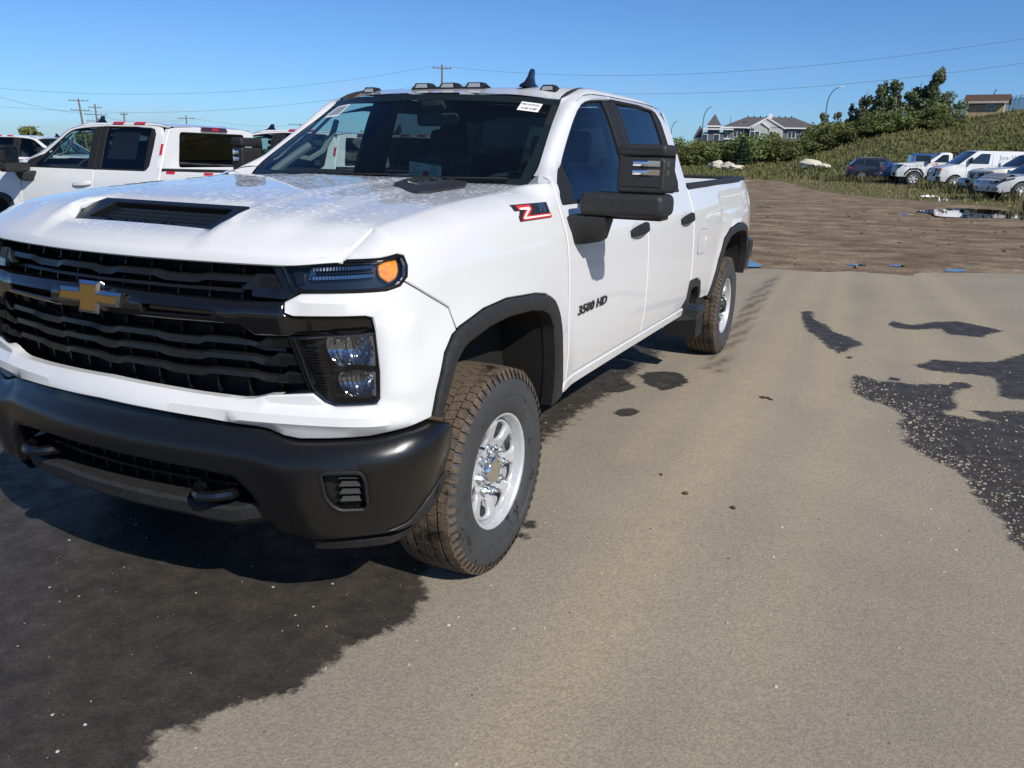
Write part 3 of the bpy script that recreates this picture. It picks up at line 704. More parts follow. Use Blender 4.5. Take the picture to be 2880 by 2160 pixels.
    # emblem
    def emb(a,b,d): # plane at the nose
        x=a; return (x,-.932-d+.12*a*a*0-.0*b,1.160+b)
    cr=[(-.155,-.022),(-.050,-.022),(-.058,-.053),(.042,-.053),(.048,-.022),(.135,-.022),(.155,.026),(.058,.026),(.064,.055),(-.036,.055),(-.043,.026),(-.135,.026)]
    crc=cr
    mb=MB();n=len(crc);inn=inset(crc,.0105)
    mb.add([emb(a,b,0) for a,b in crc]+[emb(a,b,.016) for a,b in crc]+[emb(a,b,.024) for a,b in inn],[(i,(i+1)%n,n+(i+1)%n,n+i) for i in range(n)]+[(n+i,n+(i+1)%n,2*n+(i+1)%n,2*n+i) for i in range(n)])
    eo=mb.build('cross_emblem',M['chrome'],T,smooth=10)
    MB().prism(inset(crc,.0095),emb,.0,.0215).build('emblem_face',M['gold'],eo,smooth=10)
    # ---------------- lamps
    lu=[(.705,1.294),(.9,1.314),(1.025,1.320),(1.097,1.330),(1.121,1.325),(1.127,1.299),(1.119,1.268),(1.088,1.244),(1.036,1.233),(.943,1.230),(.853,1.227),(.765,1.224),(.741,1.230)]
    for s in (1,-1):
        hl=empty('headlamp',parent=T)
        sf=lambda u,z,o:shell(u,z,o)
        q=[(s*a,b) for a,b in lu]
        panel(MB(),q,sf,res=.03,gres=.035,lip=.05,rnd=.003,off=-.034).build('lamp_housing',M['dk_lamp'],hl)
        a=densify(q,.03);mb=MB();mb.tube([shell(u,z,-.004) for u,z in a+a[:1]],.005,5,False);mb.build('lamp_seal',M['black_gloss'],hl)
        panel(MB(),q,sf,res=.03,gres=.03,lip=.01,rnd=.003,off=-.002).build('lamp_lens',M['lens'],hl)
        # running light: two ribbed bars
        mb=MB()
        for z0 in (1.262,1.288):
            us=[s*(.79+i*.21/40) for i in range(41)]; zz=[z0+(abs(u)-.79)*.06 for u in us]
            mb.grid([[shell(u,z+dz,o+.003*(i%2)) for i,(u,z) in enumerate(zip(us,zz))] for dz,o in ((-.008,-.03),(-.005,-.020),(.005,-.020),(.008,-.03))])
        for pp in ([(.778,1.258),(.800,1.258),(.800,1.295),(.785,1.295)],): panel(mb,[(s*a,b) for a,b in pp],sf,res=.02,gres=.05,lip=.01,rnd=.001,off=-.024)
        mb.build('running_light',M['bowl'],hl,smooth=0)
        mb=MB()
        for k in range(6): panel(mb,[(s*(.742+k*.005),1.240+k*.001),(s*(.745+k*.005),1.240+k*.001),(s*(.733+k*.005),1.288),(s*(.730+k*.005),1.288)],sf,res=.05,gres=.05,lip=.006,rnd=0,off=-.026)
        mb.build('lamp_fin',M['grille'],hl,smooth=0)
        am=round_poly([(1.014,1.300),(1.045,1.313),(1.097,1.316),(1.097,1.283),(1.081,1.262),(1.050,1.249),(1.017,1.270)],.008,2)
        panel(MB(),[(s*a,b) for a,b in am],sf,res=.015,gres=.02,lip=.02,rnd=.004,off=-.013).build('amber_marker',M['amber'],hl)
        ll=round_poly([(.739,1.081),(.838,1.092),(.990,1.101),(1.002,.979),(1.000,.895),(.986,.877),(.862,.873),(.829,.887),(.797,.913),(.784,.939),(.763,1.013)],.006,2)
        lo=empty('lower_headlamp',parent=T); q=[(s*a,b) for a,b in ll]
        panel(MB(),q,sf,res=.03,gres=.03,lip=.06,rnd=.003,off=-.065).build('lamp_housing',M['dk_lamp'],lo)
        panel(MB(),q,sf,res=.03,gres=.03,lip=.01,rnd=.003,off=-.006).build('lamp_lens',M['lens'],lo)
        a=densify(q,.03);mb=MB();mb.tube([shell(u,z,-.008) for u,z in a+a[:1]],.005,5,False);mb.build('lamp_seal',M['black_gloss'],lo)
        for (u0,u1,z0,z1,nf) in ((.846,.992,.998,1.092,6),(.880,.992,.900,.978,5)):
            rows=[];n=24
            for i in range(n+1):
                t=i/n; row=[]
                for j in range(13):
                    k=j/12; z=z0+(z1-z0)*k; u=s*(u0+(u1-u0)*t-.030*(1-t)*(k-.35)+.02*(1-t)*(2*k-1)**2)
                    dp=-.058+.020*(2*k-1)**2+(.042*(1-t/.62)**2 if t<.62 else .050*((t-.62)/.38)**1.3)
                    dp+=.0016*math.sin(2*math.pi*nf*t/.62) if t<.62 else .004*(((i//2)+(j//2))%2)
                    row.append(shell(u,z,min(dp,-.012)))
                rows.append(row)
            MB().grid(rows).build('reflector',M['bowl'],lo,smooth=20)
        mb=MB()
        for (ua,ub,z0) in ((.79,.848,.968),(.825,.885,.885)):
            for k in range(8):
                z=z0+k*.0095; sh=-.0055*k
                A=[shell(s*(ua+sh),z,-.045),shell(s*(ub+sh*.4),z,-.045),shell(s*(ub+sh*.4),z+.003,-.034),shell(s*(ua+sh),z+.003,-.034),shell(s*(ua+sh),z+.006,-.045),shell(s*(ub+sh*.4),z+.006,-.045)]
                mb.add(A,[(0,1,2,3),(3,2,5,4)])
        mb.build('lamp_fin',M['grille'] if 0 else M['dk_lamp'],lo,smooth=0)
    # ---------------- wheel-arch flares
    fo=[(1.195,.80),(1.217,.883),(1.267,1.002),(1.32,1.051),(1.366,1.071),(1.53,1.105),(1.717,1.115),(1.982,1.097),(2.094,1.079),(2.172,1.048),(2.22,.996),(2.244,.92),(2.259,.824),(2.300,.700),(2.354,.581)]
    fi=[(1.245,.785),(1.262,.839),(1.322,.955),(1.366,.995),(1.410,1.012),(1.56,1.040),(1.72,1.050),(1.93,1.040),(2.04,1.022),(2.110,.992),(2.150,.937),(2.178,.84),(2.205,.73),(2.225,.66),(2.262,.545)]
    ro=[(y+AX,z) for y,z in [(3.600,.60),(3.617,.639),(3.674,.751),(3.752,.878),(3.902,1.027),(4.104,1.091),(4.45,1.113),(4.72,1.104),(4.93,1.069),(5.035,1.005),(5.095,.90),(5.125,.80),(5.15,.62)]]
    rin=[(y+AX,z) for y,z in [(3.665,.575),(3.68,.63),(3.728,.735),(3.80,.85),(3.93,.975),(4.12,1.035),(4.45,1.053),(4.70,1.045),(4.87,1.018),(4.965,.965),(5.02,.88),(5.05,.80),(5.075,.62)]]
    def flare(Lo,Li,nm):
        A=resample(Lo,40);Bq=resample(Li,40);rows=[]
        for t,o in ((0,-.004),(0,.010),(.18,.016),(.55,.014),(.85,.012),(1,.004),(1.02,-.05)):
            rows.append([shell(a[0]+(b[0]-a[0])*t,a[1]+(b[1]-a[1])*t,o) for a,b in zip(A,Bq)])
        P(MB().grid(rows),'wheel_arch_trim','plastic',True,smooth=50)
        rows=[]
        for o in (-.045,-.16,-.32,-.42): rows.append([shell(b[0],b[1]+.004,o) for b in Bq])
        P(MB().grid(rows),'wheel_arch_liner','liner',True,smooth=50)
        mb=MB();x=abs(shell(Bq[20][0],Bq[20][1],-.42)[0]);ys=[shell(*b,0)[1] for b in Bq]
        pl=[(y,b[1]+.004) for y,b in zip(ys,Bq)]
        mb.add([(x,y,z) for y,z in pl],[tuple(range(len(pl)))]);P(mb,'inner_arch','black',True,smooth=0)
    flare(fo,fi,'f');flare(ro,rin,'r')
    # mud flap shaped end of the front liner
    P(panel(MB(),[(.50,.30),(.60,.42),(.60,.62),(.47,.72),(.44,.55),(.455,.40)],lambda y,z,o:(.92+.0*y+o,y,z),res=.05,gres=.1,lip=.10,rnd=.01),'arch_liner_end','liner',True)
    P(panel(MB(),[(3.45,.30),(3.62,.30),(3.66,.50),(3.62,.63),(3.45,.60)],lambda y,z,o:(1.0+o,y,z),res=.06,gres=.1,lip=.25,rnd=.01),'mud_guard','plastic_dk',True)
    # corner step ahead of the rear wheel
    sf_=[(2.86,.58),(2.875,.60),(2.905,.80),(2.925,.815),(3.13,.808),(3.225,.785),(3.296,.695),(3.315,.60),(3.25,.60),(3.245,.66),(3.20,.735),(3.12,.755),(2.98,.75),(2.955,.60),(2.95,.58)]
    P(panel(MB(),sf_,sfn,res=.03,gres=.05,lip=.08,rnd=.005,off=.008),'step_surround','plastic',True)
    P(panel(MB(),[(2.93,.58),(3.28,.58),(3.24,.76),(2.96,.79)],sfn,res=.08,gres=.1,lip=0,rnd=0,off=-.12),'step_recess','black',True)
    mb=MB();mb.add([(.93,2.965,.60),(1.11,3.0,.60),(1.11,3.24,.60),(.93,3.29,.60),(.93,2.955,.515),(1.085,3.0,.535),(1.085,3.24,.535),(.93,3.29,.515)],[(0,1,2,3),(7,6,5,4),(0,4,5,1),(1,5,6,2),(2,6,7,3),(3,7,4,0)])
    st,st2=P(mb,'bumper_step','plastic',True,smooth=20)
    mb=MB()
    for i in range(7):
        for j in range(9):
            x,y=.945+i*.023+(j%2)*.011,2.99+j*.031
            if x<1.10: mb.add([(x-.006,y,.6005),(x,y-.011,.6005),(x+.006,y,.6005),(x,y+.011,.6005),(x,y,.606)],[(0,1,4),(1,2,4),(2,3,4),(3,0,4)])
    for s_,o_ in ((1,st),(-1,st2)): (mb if s_>0 else mb.mirror()).build('step_tread',M['plastic_dk'] if 0 else M['steel'],o_,smooth=0)
    # ---------------- glass front, cowl, wipers, stickers
    rows=[[ws(-1+2*i/24,1.49+.424*j/10,0) for i in range(25)] for j in range(11)]
    P(MB().grid(rows),'windshield','glass',smooth=60)
    mb=MB()
    def frit(i0,i1,j0,j1,n=24):
        mb.grid([[ws(i0+(i1-i0)*i/n,j0+(j1-j0)*j/2,-.006) for i in range(n+1)] for j in range(3)])
    frit(-1,1,1.884,1.914);frit(-1,1,1.49,1.535);frit(-1,-.955,1.50,1.91);frit(.945,1,1.50,1.91)
    P(mb,'windshield_border','plastic_dk',smooth=60)
    mb=MB();mb.grid([[(x,y,z) for x,y,z in [ws(-1+2*i/24,1.492,.0) for i in range(25)]],[(x*1.02,y-.08,1.478) for x,y,z in [ws(-1+2*i/24,1.492,.0) for i in range(25)]],[(x*1.04,y-.17,1.455) for x,y,z in [ws(-1+2*i/24,1.492,.0) for i in range(25)]]])
    P(mb,'cowl','plastic',smooth=60)
    mb=MB();mb.add([sfn(.69,1.524,-.001),(.825,.775,1.563),(.80,.66,1.49),(.865,.60,1.498),sfn(.60,1.520,-.004)],[(0,1,2,3,4)]);P(mb,'cowl_corner','white',True,smooth=0)
    mb=MB()
    for x0,x1 in ((-.45,.15),(.12,.70)):
        pts=[ws(x0/.79+(x1-x0)/.79*t,1.512+.012*t,.014) for t in [k/8 for k in range(9)]]; mb.tube(pts,.007,5)
    P(mb,'wiper','plastic_dk')
    def sticker(xc,zc,w,h,rot,lines,nm):
        fn=lambda a,b,d:ws((xc+a*math.cos(rot)-b*math.sin(rot))/ .72,zc+(a*math.sin(rot)+b*math.cos(rot))*.64,d)
        o=panel(MB(),[(-w/2,-h/2),(w/2,-h/2),(w/2,h/2),(-w/2,h/2)],fn,res=.03,gres=.04,lip=0,rnd=0,off=.0025).build(nm,M['paper'],T)
        for txt,sz,dx,dy in lines:
            if txt=='bars':
                mb=MB();rg=random.Random(3);x=-.04
                while x<.04:
                    w_=rg.choice((.0012,.002,.003));mb.add([fn(x+dx,dy-sz/2,.0033),fn(x+w_+dx,dy-sz/2,.0033),fn(x+w_+dx,dy+sz/2,.0033),fn(x+dx,dy+sz/2,.0033)],[(0,1,2,3)]);x+=w_+rg.choice((.0015,.002,.0035))
                mb.build('barcode',M['ink'],o,smooth=0)
            else: text_mb(txt,sz,lambda a,b,d:fn(a+dx,b+dy,d*.05+.0033),.001,.0003).build('sticker_print',M['ink'],o,smooth=0)
    sticker(.585,1.862,.105,.066,-.10,(('FM360968',.021,-.004,.015),('bars',.018,0,-.014)),'windshield_sticker')
    so=panel(MB(),[(-.055,-.055),(.055,-.055),(.055,.055),(-.055,.055)],lambda a,b,d:ws((-.597+a)/.72,1.842+b*.60+a*.05,d),res=.03,gres=.05,lip=0,rnd=0,off=.002).build('windshield_label',M['paper'],T)
    panel(MB(),[(-.045,-.04),(.045,-.04),(.045,.045),(-.045,.045)],lambda a,b,d:ws((-.597+a)/.72,1.842+b*.60+a*.05,d),res=.03,gres=.05,lip=0,rnd=0,off=.003).build('label_print',M['grey_print'],so)
    # ---------------- roof lamps and aerial
    def rz(x,y):
        return None
    def marker(x0,x1,y,z,nm,par=T):
        mb=MB();mb.add([(x0,y,z),(x1,y,z),(x1-.02,y+.01,z+.034),(x0+.02,y+.01,z+.034),(x0+.01,y+.10,z+.012),(x1-.01,y+.10,z+.012),(x1-.025,y+.07,z+.034),(x0+.025,y+.07,z+.034)],[(0,1,2,3),(3,2,6,7),(7,6,5,4),(0,3,7,4),(1,5,6,2)])
        return mb
    for s in (1,-1):
        o=marker(s*.565-.05,s*.565+.05,1.425,1.960,'roof_marker').build('roof_marker',M['plastic_dk'],T,smooth=15)
        MB().add([(s*.565-.033,1.4235,1.967),(s*.565+.033,1.4235,1.967),(s*.565+.026,1.431,1.986),(s*.565-.026,1.431,1.986)],[(0,1,2,3)]).build('marker_lens',M['smoke'] if 0 else M['grey_print'],o,smooth=0)
    mb=marker(-.225,.225,1.375,1.972,'x')
    mb=MB();mb.add([(-.235,1.36,1.968),(.235,1.36,1.968),(.225,1.36,1.985),(-.225,1.36,1.985),(-.225,1.47,1.99),(.225,1.47,1.99)],[(0,1,2,3),(3,2,5,4)])
    for xc in (-.165,0,.165):
        m2=marker(xc-.062,xc+.062,1.358,1.972,'x');mb.add(m2.v,m2.f)
    o=mb.build('roof_marker_bar',M['plastic_dk'],T,smooth=15)
    for xc in (-.165,0,.165): MB().add([(xc-.040,1.3565,1.981),(xc+.040,1.3565,1.981),(xc+.032,1.3645,2.001),(xc-.032,1.3645,2.001)],[(0,1,2,3)]).build('marker_lens',M['grey_print'],o,smooth=0)
    mb=MB();mb.grid([[(.425-.026*math.cos(t)*(k0 if h<.2 else k0*.6),1.50+.115*math.sin(t)*k0+.045*h,1.985+h*.100) for t in [math.pi*2*i/12 for i in range(13)]] for k0,h in ((1.05,0),(.95,.12),(.62,.28),(.42,.55),(.33,.85),(.24,.98),(.02,1.0))])
    P(mb,'antenna_fin','black_gloss',smooth=50)
    # ---------------- mirrors
    for s in (1,-1):
        mr=empty('tow_mirror',parent=T)
        if s<0: mr.scale=(.45,1,1); mr.location=(-.49,.12,0)
        K=lambda mb,n,m,**k:(mb if s>0 else mb.mirror()).build(n,M[m],mr,**k)
        LN=.08
        def rbox(x0,x1,z0,z1,y0,y1,rr,r):
            q0=round_poly([(x0,z0),(x1,z0),(x1,z1),(x0,z1)],r,5);n=len(q0);L=[(q0,y1)]
            for k in range(6):
                a=math.pi/2*k/5; L.append((inset(q0,rr*(1-math.cos(a))),y0+rr*(1-math.sin(a))))
            L.append((inset(q0,rr+.006),y0))
            mb=MB();L=[[(a,y+LN*(a-1.05),b) for a,b in q] for q,y in L];m=len(L)
            return mb.add([p for l in L for p in l],[(k*n+i,k*n+(i+1)%n,(k+1)*n+(i+1)%n,(k+1)*n+i) for k in range(m-1) for i in range(n)]+[tuple(range((m-1)*n,m*n))]+[tuple(range(n-1,-1,-1))])
        K(rbox(1.205,1.412,1.4895,1.6415,.735,.89,.012,.026),'mirror_head','plastic',smooth=40)
        mb=MB();mb.tube([(x,.735+LN*(x-1.05)+.001,1.521) for x in (1.222,1.30,1.395)],.005,6);K(mb,'mirror_ridge','plastic')
        K(rbox(1.203,1.414,1.644,1.694,.732,.895,.015,.0245),'mirror_cap','plastic',smooth=40)
        K(rbox(1.046,1.418,1.388,1.487,.712,.89,.024,.036),'mirror_arm','plastic',smooth=40)
        mb=MB();mb.cbox(1.17,1.40,.80,.92,1.372,1.40,.01);K(mb,'mirror_under','plastic_dk')
        mb=MB();mb.add([(.99,.715,1.386),(1.17,.735,1.386),(1.17,.86,1.386),(.99,.93,1.386),(.985,.735,1.250),(1.075,.755,1.245),(1.14,.78,1.275),(1.165,.76,1.33),(1.14,.86,1.275),(.985,.90,1.250)],[(0,1,2,3),(4,5,6,7,1,0),(3,2,8,9),(5,4,9,8,6),(6,8,2,7),(7,2,1),(0,3,9,4)])
        bm=bmesh.new();me=bpy.data.meshes.new('t');me.from_pydata(mb.v,[],mb.f);bm.from_mesh(me);bpy.data.meshes.remove(me);bmesh.ops.recalc_face_normals(bm,faces=bm.faces);bmesh.ops.bevel(bm,geom=list(bm.edges),offset=.014,segments=3,affect='EDGES',profile=.5);mb=MB().bm(bm)
        K(mb,'mirror_base','plastic',smooth=60)
        ym=lambda x:.735+LN*(x-1.05)
        for z0 in (1.603,1.567):
            mb=MB();mb.cbox(1.272,1.338,ym(1.30)-.006,ym(1.30)+.02,z0,z0+.022,.003);K(mb,'mirror_turn_lamp','white' if 0 else 'chrome',smooth=30)
            mb=MB();mb.add([(1.338,ym(1.338)-.007,z0),(1.403,ym(1.403)+.002,z0),(1.417,ym(1.403)+.05,z0),(1.338,ym(1.338)-.007,z0+.023),(1.403,ym(1.403)+.002,z0+.023),(1.417,ym(1.403)+.05,z0+.023)],[(0,1,4,3),(1,2,5,4),(0,2,1),(3,4,5)]);K(mb,'mirror_clearance_lamp','chrome',smooth=0)
        mb=MB();mb.add([(1.225,.92,1.505),(1.395,.94,1.505),(1.395,.94,1.675),(1.225,.92,1.675)],[(0,1,2,3)]);K(mb,'mirror_glass','chrome',smooth=0)
        mb=MB();mb.add([(1.205,.907,1.488),(1.41,.926,1.488),(1.41,.926,1.69),(1.205,.907,1.69)],[(0,1,2,3)]);K(mb,'mirror_back','plastic_dk',smooth=0)
    # ---------------- handles, letters, badge
    for y0 in (1.56,2.60):
        for s in (1,-1):
            fn=(lambda y,z,d:sfn(y,z,d)) if s>0 else (lambda y,z,d:(-sfn(y,z,d)[0],)+sfn(y,z,d)[1:])
            rec=round_poly([(y0+.02,1.20),(y0+.20,1.205),(y0+.23,1.245),(y0+.19,1.30),(y0+.07,1.30),(y0,1.25)],.03,3)
            mb=MB();mb.prism(rec,fn,.0005,.0015);h=mb.build('handle_recess',M['white'],T,smooth=0)
            rows=[]
            for i in range(13):
                t=i/12; y=y0-.005+.315*t; hh=.016+.012*math.sin(math.pi*t)**.5+ .004*t; zc=1.243+.022*t; o=.012+.026*math.sin(math.pi*t)**.6
                rows.append([fn(y,zc+hh*c,o*(.35 if abs(c)>.9 else 1)) for c in (-1,-.7,0,.7,1)])
            MB().grid(rows).build('handle_grip',M['plastic_dk'],h,smooth=60)
    for s in (1,-1):
        fn=lambda a,b,d:((s)*sfn(.975+s*a,.943+b,d)[0],)+sfn(.975+s*a,.943+b,d)[1:]
        text_mb('3500 HD',.074,lambda a,b,d:fn(a*1.36,b*.80,d+.001),.005,.0016,.2,1.06).build('model_lettering',M['silver_paint'],T,smooth=20)
        # trail badge: red Z over dark 71
        zb=lambda a,b,d:((s)*sfn(.390+s*a,1.417+b,d)[0],)+sfn(.390+s*a,1.417+b,d)[1:]
        pl=[(-.165,.030),(.158,.030),(.165,-.032),(-.148,-.032),(-.148,-.016),(-.112,.009),(-.162,.009)]
        z0=MB().prism(pl,zb,.001,.005).build('trail_badge',M['silver_paint'],T,smooth=0)
        zr=[(-.132,.026),(-.008,.026),(-.008,.010),(-.06,-.014),(.160,-.014),(.163,-.030),(-.128,-.030),(-.128,-.019),(-.068,.010),(-.132,.010)]
        MB().prism(zr,zb,.005,.0075).build('badge_letter',M['red_print'],z0,smooth=0)
        zw=[(-.118,.018),(-.028,.018),(-.030,.010),(-.098,-.018),(.148,-.019),(.148,-.024),(-.116,-.025),(-.116,-.018),(-.052,.009),(-.118,.011)]
        MB().prism(zw,zb,.0075,.009).build('badge_letter',M['paper'],z0,smooth=0)
        text_mb('71',.048,lambda a,b,d:zb(a*1.6+.085,b+.007,d*.5+.005),.006,.0015,.25).build('badge_figure',M['steel'],z0,smooth=0)
    # ---------------- cabin
    mb=MB();mb.grid([[(x,y,z) for x in (-.86,-.5,0,.5,.86)] for y,z in ((.50,1.44),(.80,1.468),(1.02,1.45),(1.10,1.38),(1.12,1.1))]);P(mb,'dashboard','interior')
    mb=MB();mb.box(-.88,.88,.7,2.90,.70,.74);mb.box(-.90,.90,.66,.70,.6,1.42);P(mb,'cabin_floor','interior',smooth=0)
    mb=MB();mb.grid([[(x*.90,y,z-.012-.07*(x/.7)**2) for x in (-.74,-.5,0,.5,.74)] for y,z in ((1.24,1.925),(1.5,1.955),(2.0,1.965),(2.5,1.965),(2.90,1.94))]);P(mb,'headliner','interior',smooth=60)
    mb=MB();mb.grid([[(.905,.7,.74),(.905,1.875,.74),(.905,2.90,.74)],[(.925,.7,1.2),(.925,1.875,1.2),(.925,2.90,1.2)],[(.915,.74,1.425),(.915,1.875,1.425),(.915,2.75,1.425)]]);P(mb,'door_trim','interior',True,smooth=0)
    mb=MB();mb.add([(.86,1.78,1.42),(.86,1.96,1.42),(.70,1.96,1.95),(.70,1.80,1.95)],[(0,1,2,3)]);mb.add([(.83,2.68,1.42),(.86,2.90,1.42),(.70,2.90,1.93),(.68,2.72,1.93)],[(0,1,2,3)]);P(mb,'pillar_trim','interior_grey' if 0 else 'interior',True,smooth=30)
    mb=MB();mb.tube([(.80,.84,1.515),(.745,1.0,1.62),(.715,1.06,1.66)],.022,6);mb.tube([(.77,.99,1.60),(.72,1.06,1.585),(.69,1.14,1.63),(.69,1.24,1.73),(.70,1.29,1.80)],.017,7);P(mb,'grab_handle','interior_grey',True)
    mb=MB();mb.grid([[(.80,.80,1.49),(.775,.92,1.58),(.735,1.06,1.70),(.69,1.25,1.85)],[(.845,.92,1.50),(.80,1.02,1.59),(.77,1.14,1.70),(.715,1.33,1.855)]]);P(mb,'pillar_cover','interior_grey',True)
    for x in (-.43,.43):
        mb=MB();mb.cbox(x-.26,x+.26,1.45,1.98,.86,1.02,.05)
        bm=bmesh.new();bmesh.ops.create_cube(bm,size=1)
        for v in bm.verts:
            t=v.co.z+.5; v.co=Vector((x+v.co.x*(.52-.10*t),1.96+.17*t+v.co.y*.13,.98+.60*t))
        bmesh.ops.bevel(bm,geom=list(bm.edges),offset=.045,segments=3,affect='EDGES',profile=.5);mb.bm(bm)
        bm=bmesh.new();bmesh.ops.create_cube(bm,size=1)
        for v in bm.verts: v.co=Vector((x+v.co.x*.26,2.12+v.co.y*.10,1.69+v.co.z*.19))
        bmesh.ops.bevel(bm,geom=list(bm.edges),offset=.04,segments=3,affect='EDGES',profile=.5);mb.bm(bm);mb.tube([(x-.06,2.12,1.55),(x-.06,2.12,1.64)],.008,5)
        so=P(mb,'front_seat','seat',smooth=50)
        fl=MB();rg=random.Random(int(x*100)+99);rows=[]
        for i in range(9):
            t=i/8;row=[]
            for j in range(9):
                a=-1+2*j/8;row.append((x+a*(.285-.07*t)+rg.uniform(-.008,.008),1.845+.17*t+.02*a*a+rg.uniform(-.010,.010),.98+.66*t-.05*a*a*(t>.9)))
            rows.append(row)
        fl.grid(rows);fl.build('seat_cover',M['film'],so,smooth=20)
    tg=MB().add([(-.60,1.90,1.44),(-.36,1.90,1.42),(-.37,1.92,1.555),(-.61,1.92,1.58)],[(0,1,2,3)]).build('seat_tag',M['paper'],T,smooth=0)
    MB().add([(-.50,1.904,1.485),(-.455,1.904,1.48),(-.457,1.908,1.52),(-.50,1.908,1.525)],[(0,1,2,3)]).build('tag_print',M['red_print'],tg,smooth=0)
    mb=MB()
    for k in range(7): z=1.455+k*.016;mb.add([(-.585,1.899,z+.004),(-.51-.02*(k%3),1.899,z),(-.51-.02*(k%3),1.900,z+.006),(-.585,1.900,z+.010)],[(0,1,2,3)]);mb.add([(-.44,1.899,z),(-.39,1.899,z-.002),(-.39,1.900,z+.004),(-.44,1.900,z+.006)],[(0,1,2,3)])
    mb.build('tag_lines',M['grey_print'],tg,smooth=0)
    mb=MB();mb.cbox(-.80,.80,2.40,2.86,.88,1.04,.05);mb.cbox(-.80,.80,2.74,2.88,1.02,1.50,.05)
    for x in (-.5,.5): mb.cbox(x-.13,x+.13,2.78,2.87,1.47,1.63,.03)
    P(mb,'rear_seat','seat')
    mb=MB();mb.tube([(.43+.19*math.cos(t),1.17+.06*math.sin(t),1.36+.17*math.sin(t)) for t in [2*math.pi*k/24 for k in range(25)]],.016,7,False);mb.tube([(.43,1.05,1.28),(.43,1.17,1.36)],.05,8);mb.cbox(.32,.54,1.15,1.18,1.34,1.38,.01);P(mb,'steering_wheel','interior')
    mb=MB();mb.cbox(-.125,.125,1.235,1.28,1.775,1.845,.018);mb.tube([(0,1.25,1.84),(0,1.25,1.93)],.012,6);mb.cbox(-.07,.07,1.20,1.30,1.86,1.925,.01);P(mb,'rear_view_mirror','interior')
    # ---------------- underside
    mb=MB();mb.box(-.60,.60,-.70,5.3,.50,.72);mb.box(-.84,.84,.62,2.92,.50,.64);mb.box(-.80,.80,-.74,.60,.62,1.22);mb.box(-.86,.86,2.93,3.62,.62,.93);mb.box(-.72,.72,3.6,5.3,.72,.94);P(mb,'chassis','black',smooth=0)
    mb=MB();mb.tube([(-.75,0,.40),(.75,0,.40)],.05,8);mb.tube([(-.75,WB,.42),(.75,WB,.42)],.06,8);mb.tube([(.15,WB-.17,.42),(.15,WB+.17,.42)],.17,10);mb.tube([(.62,3.7,.5),(.62,4.37,.55),(.62,5.1,.62)],.04,6);mb.tube([(-.62,3.7,.5),(-.62,4.37,.55),(-.62,5.1,.62)],.04,6);mb.tube([(.55,4.55,.45),(.60,4.7,.95)],.035,7);P(mb,'axle','black')
    mb=MB();mb.tube([(.80,4.62,.62),(.80,4.68,.83)],[.03,.03],8);mb.tube([(.80,4.69,.84),(.80,4.72,.93)],[.052,.05],8);P(mb,'shock_absorber','silver')
    # ---------------- wheels
    RT=.4215
    def wheel(x,y,s,front):
        w=empty('wheel',(s*x,y,RT-.004),0,parent=T)
        B_=lambda mb,n,m,**k:(mb if s>0 else mb.mirror()).build(n,M[m],w,**k)
        key=('F' if front else 'R')+('L' if s>0 else 'R')
        prof=[(-.115,.232),(-.137,.27),(-.141,.33),(-.132,.375),(-.118,.400),(-.10,RT-.011),(-.05,RT-.009),(0,RT-.009),(.05,RT-.009),(.10,RT-.011),(.120,.400),(.131,.380),(.1335,.372),(.1405,.35),(.1425,.33),(.1415,.315),(.1395,.313),(.1385,.28),(.128,.245),(.118,.232)]
        B_(MB().lathe(prof,72),'tyre','sidewall',smooth=40)
        mb=MB();rg=random.Random(5)
        ribs=[(-.118,-.083,-.10,.16),(-.074,-.040,.35,.10),(-.031,.0,-.2,.0),(.004,.034,.2,.0),(.041,.076,-.35,-.10),(.085,.119,.10,-.16)]
        NB=66
        for bi,(xa,xb,sk,cv) in enumerate(ribs):
            for k in range(NB):
                a0=2*math.pi*(k+(.5 if bi%2 else 0)+.1*bi)/NB;dw=2*math.pi/NB*(.5-.065)
                pts=[]
                for (xx,sd) in ((xa,-1),((xa+xb)/2,0),(xb,1)):
                    for e in (-1,1):
                        th=a0+e*dw+sk*.045*sd+cv*.03*(1-sd*sd)+ (.006 if (sd==0 and e>0) else 0)
                        jx=rg.uniform(-.0015,.0015)
                        top=RT-.0015*(abs(xx)/.12)**4*4
                        pts.append((xx+jx,top*math.cos(th),top*math.sin(th)))
                low=[(p[0],p[1]*(RT-.012)/RT,p[2]*(RT-.012)/RT) for p in pts]
                b=[0,1,3,5,4,2]
                mb.add(pts+low,[(0,2,3,1),(2,4,5,3)]+[(b[i],b[(i+1)%6],6+b[(i+1)%6],6+b[i]) for i in range(6)])
        # shoulder lugs
        for k in range(NB):
            a0=2*math.pi*(k+.3)/NB;dw=2*math.pi/NB*.33
            for sd in (-1,1):
                v=[]
                for (xx,rr) in ((.117,RT-.006),(.127,.398),(.1335,.380)):
                    for e in (-1,1): v.append((sd*(xx+.004),rr*math.cos(a0+e*dw*(1 if rr>.39 else .8)),rr*math.sin(a0+e*dw*(1 if rr>.39 else .8))))
                mb.add(v,[(0,2,3,1),(2,4,5,3)])
        B_(mb,'tread','tread',smooth=0,recalc=True)
        # rim: barrel, flange, pierced disc
        mb=MB();mb.lathe([(-.11,.215),(.0,.203),(.09,.214),(.112,.222),(.117,.236),(.121,.238),(.122,.233),(.119,.226),(.108,.221),(.085,.216)],64)
        def dish(r):
            return sm_tab([(0,.070),(.112,.070),(.128,.078),(.165,.083),(.195,.092),(.210,.090),(.216,.060)],r,.006)
        circ=[(.214*math.cos(2*math.pi*k/64),.214*math.sin(2*math.pi*k/64)) for k in range(64)]
        holes=[]
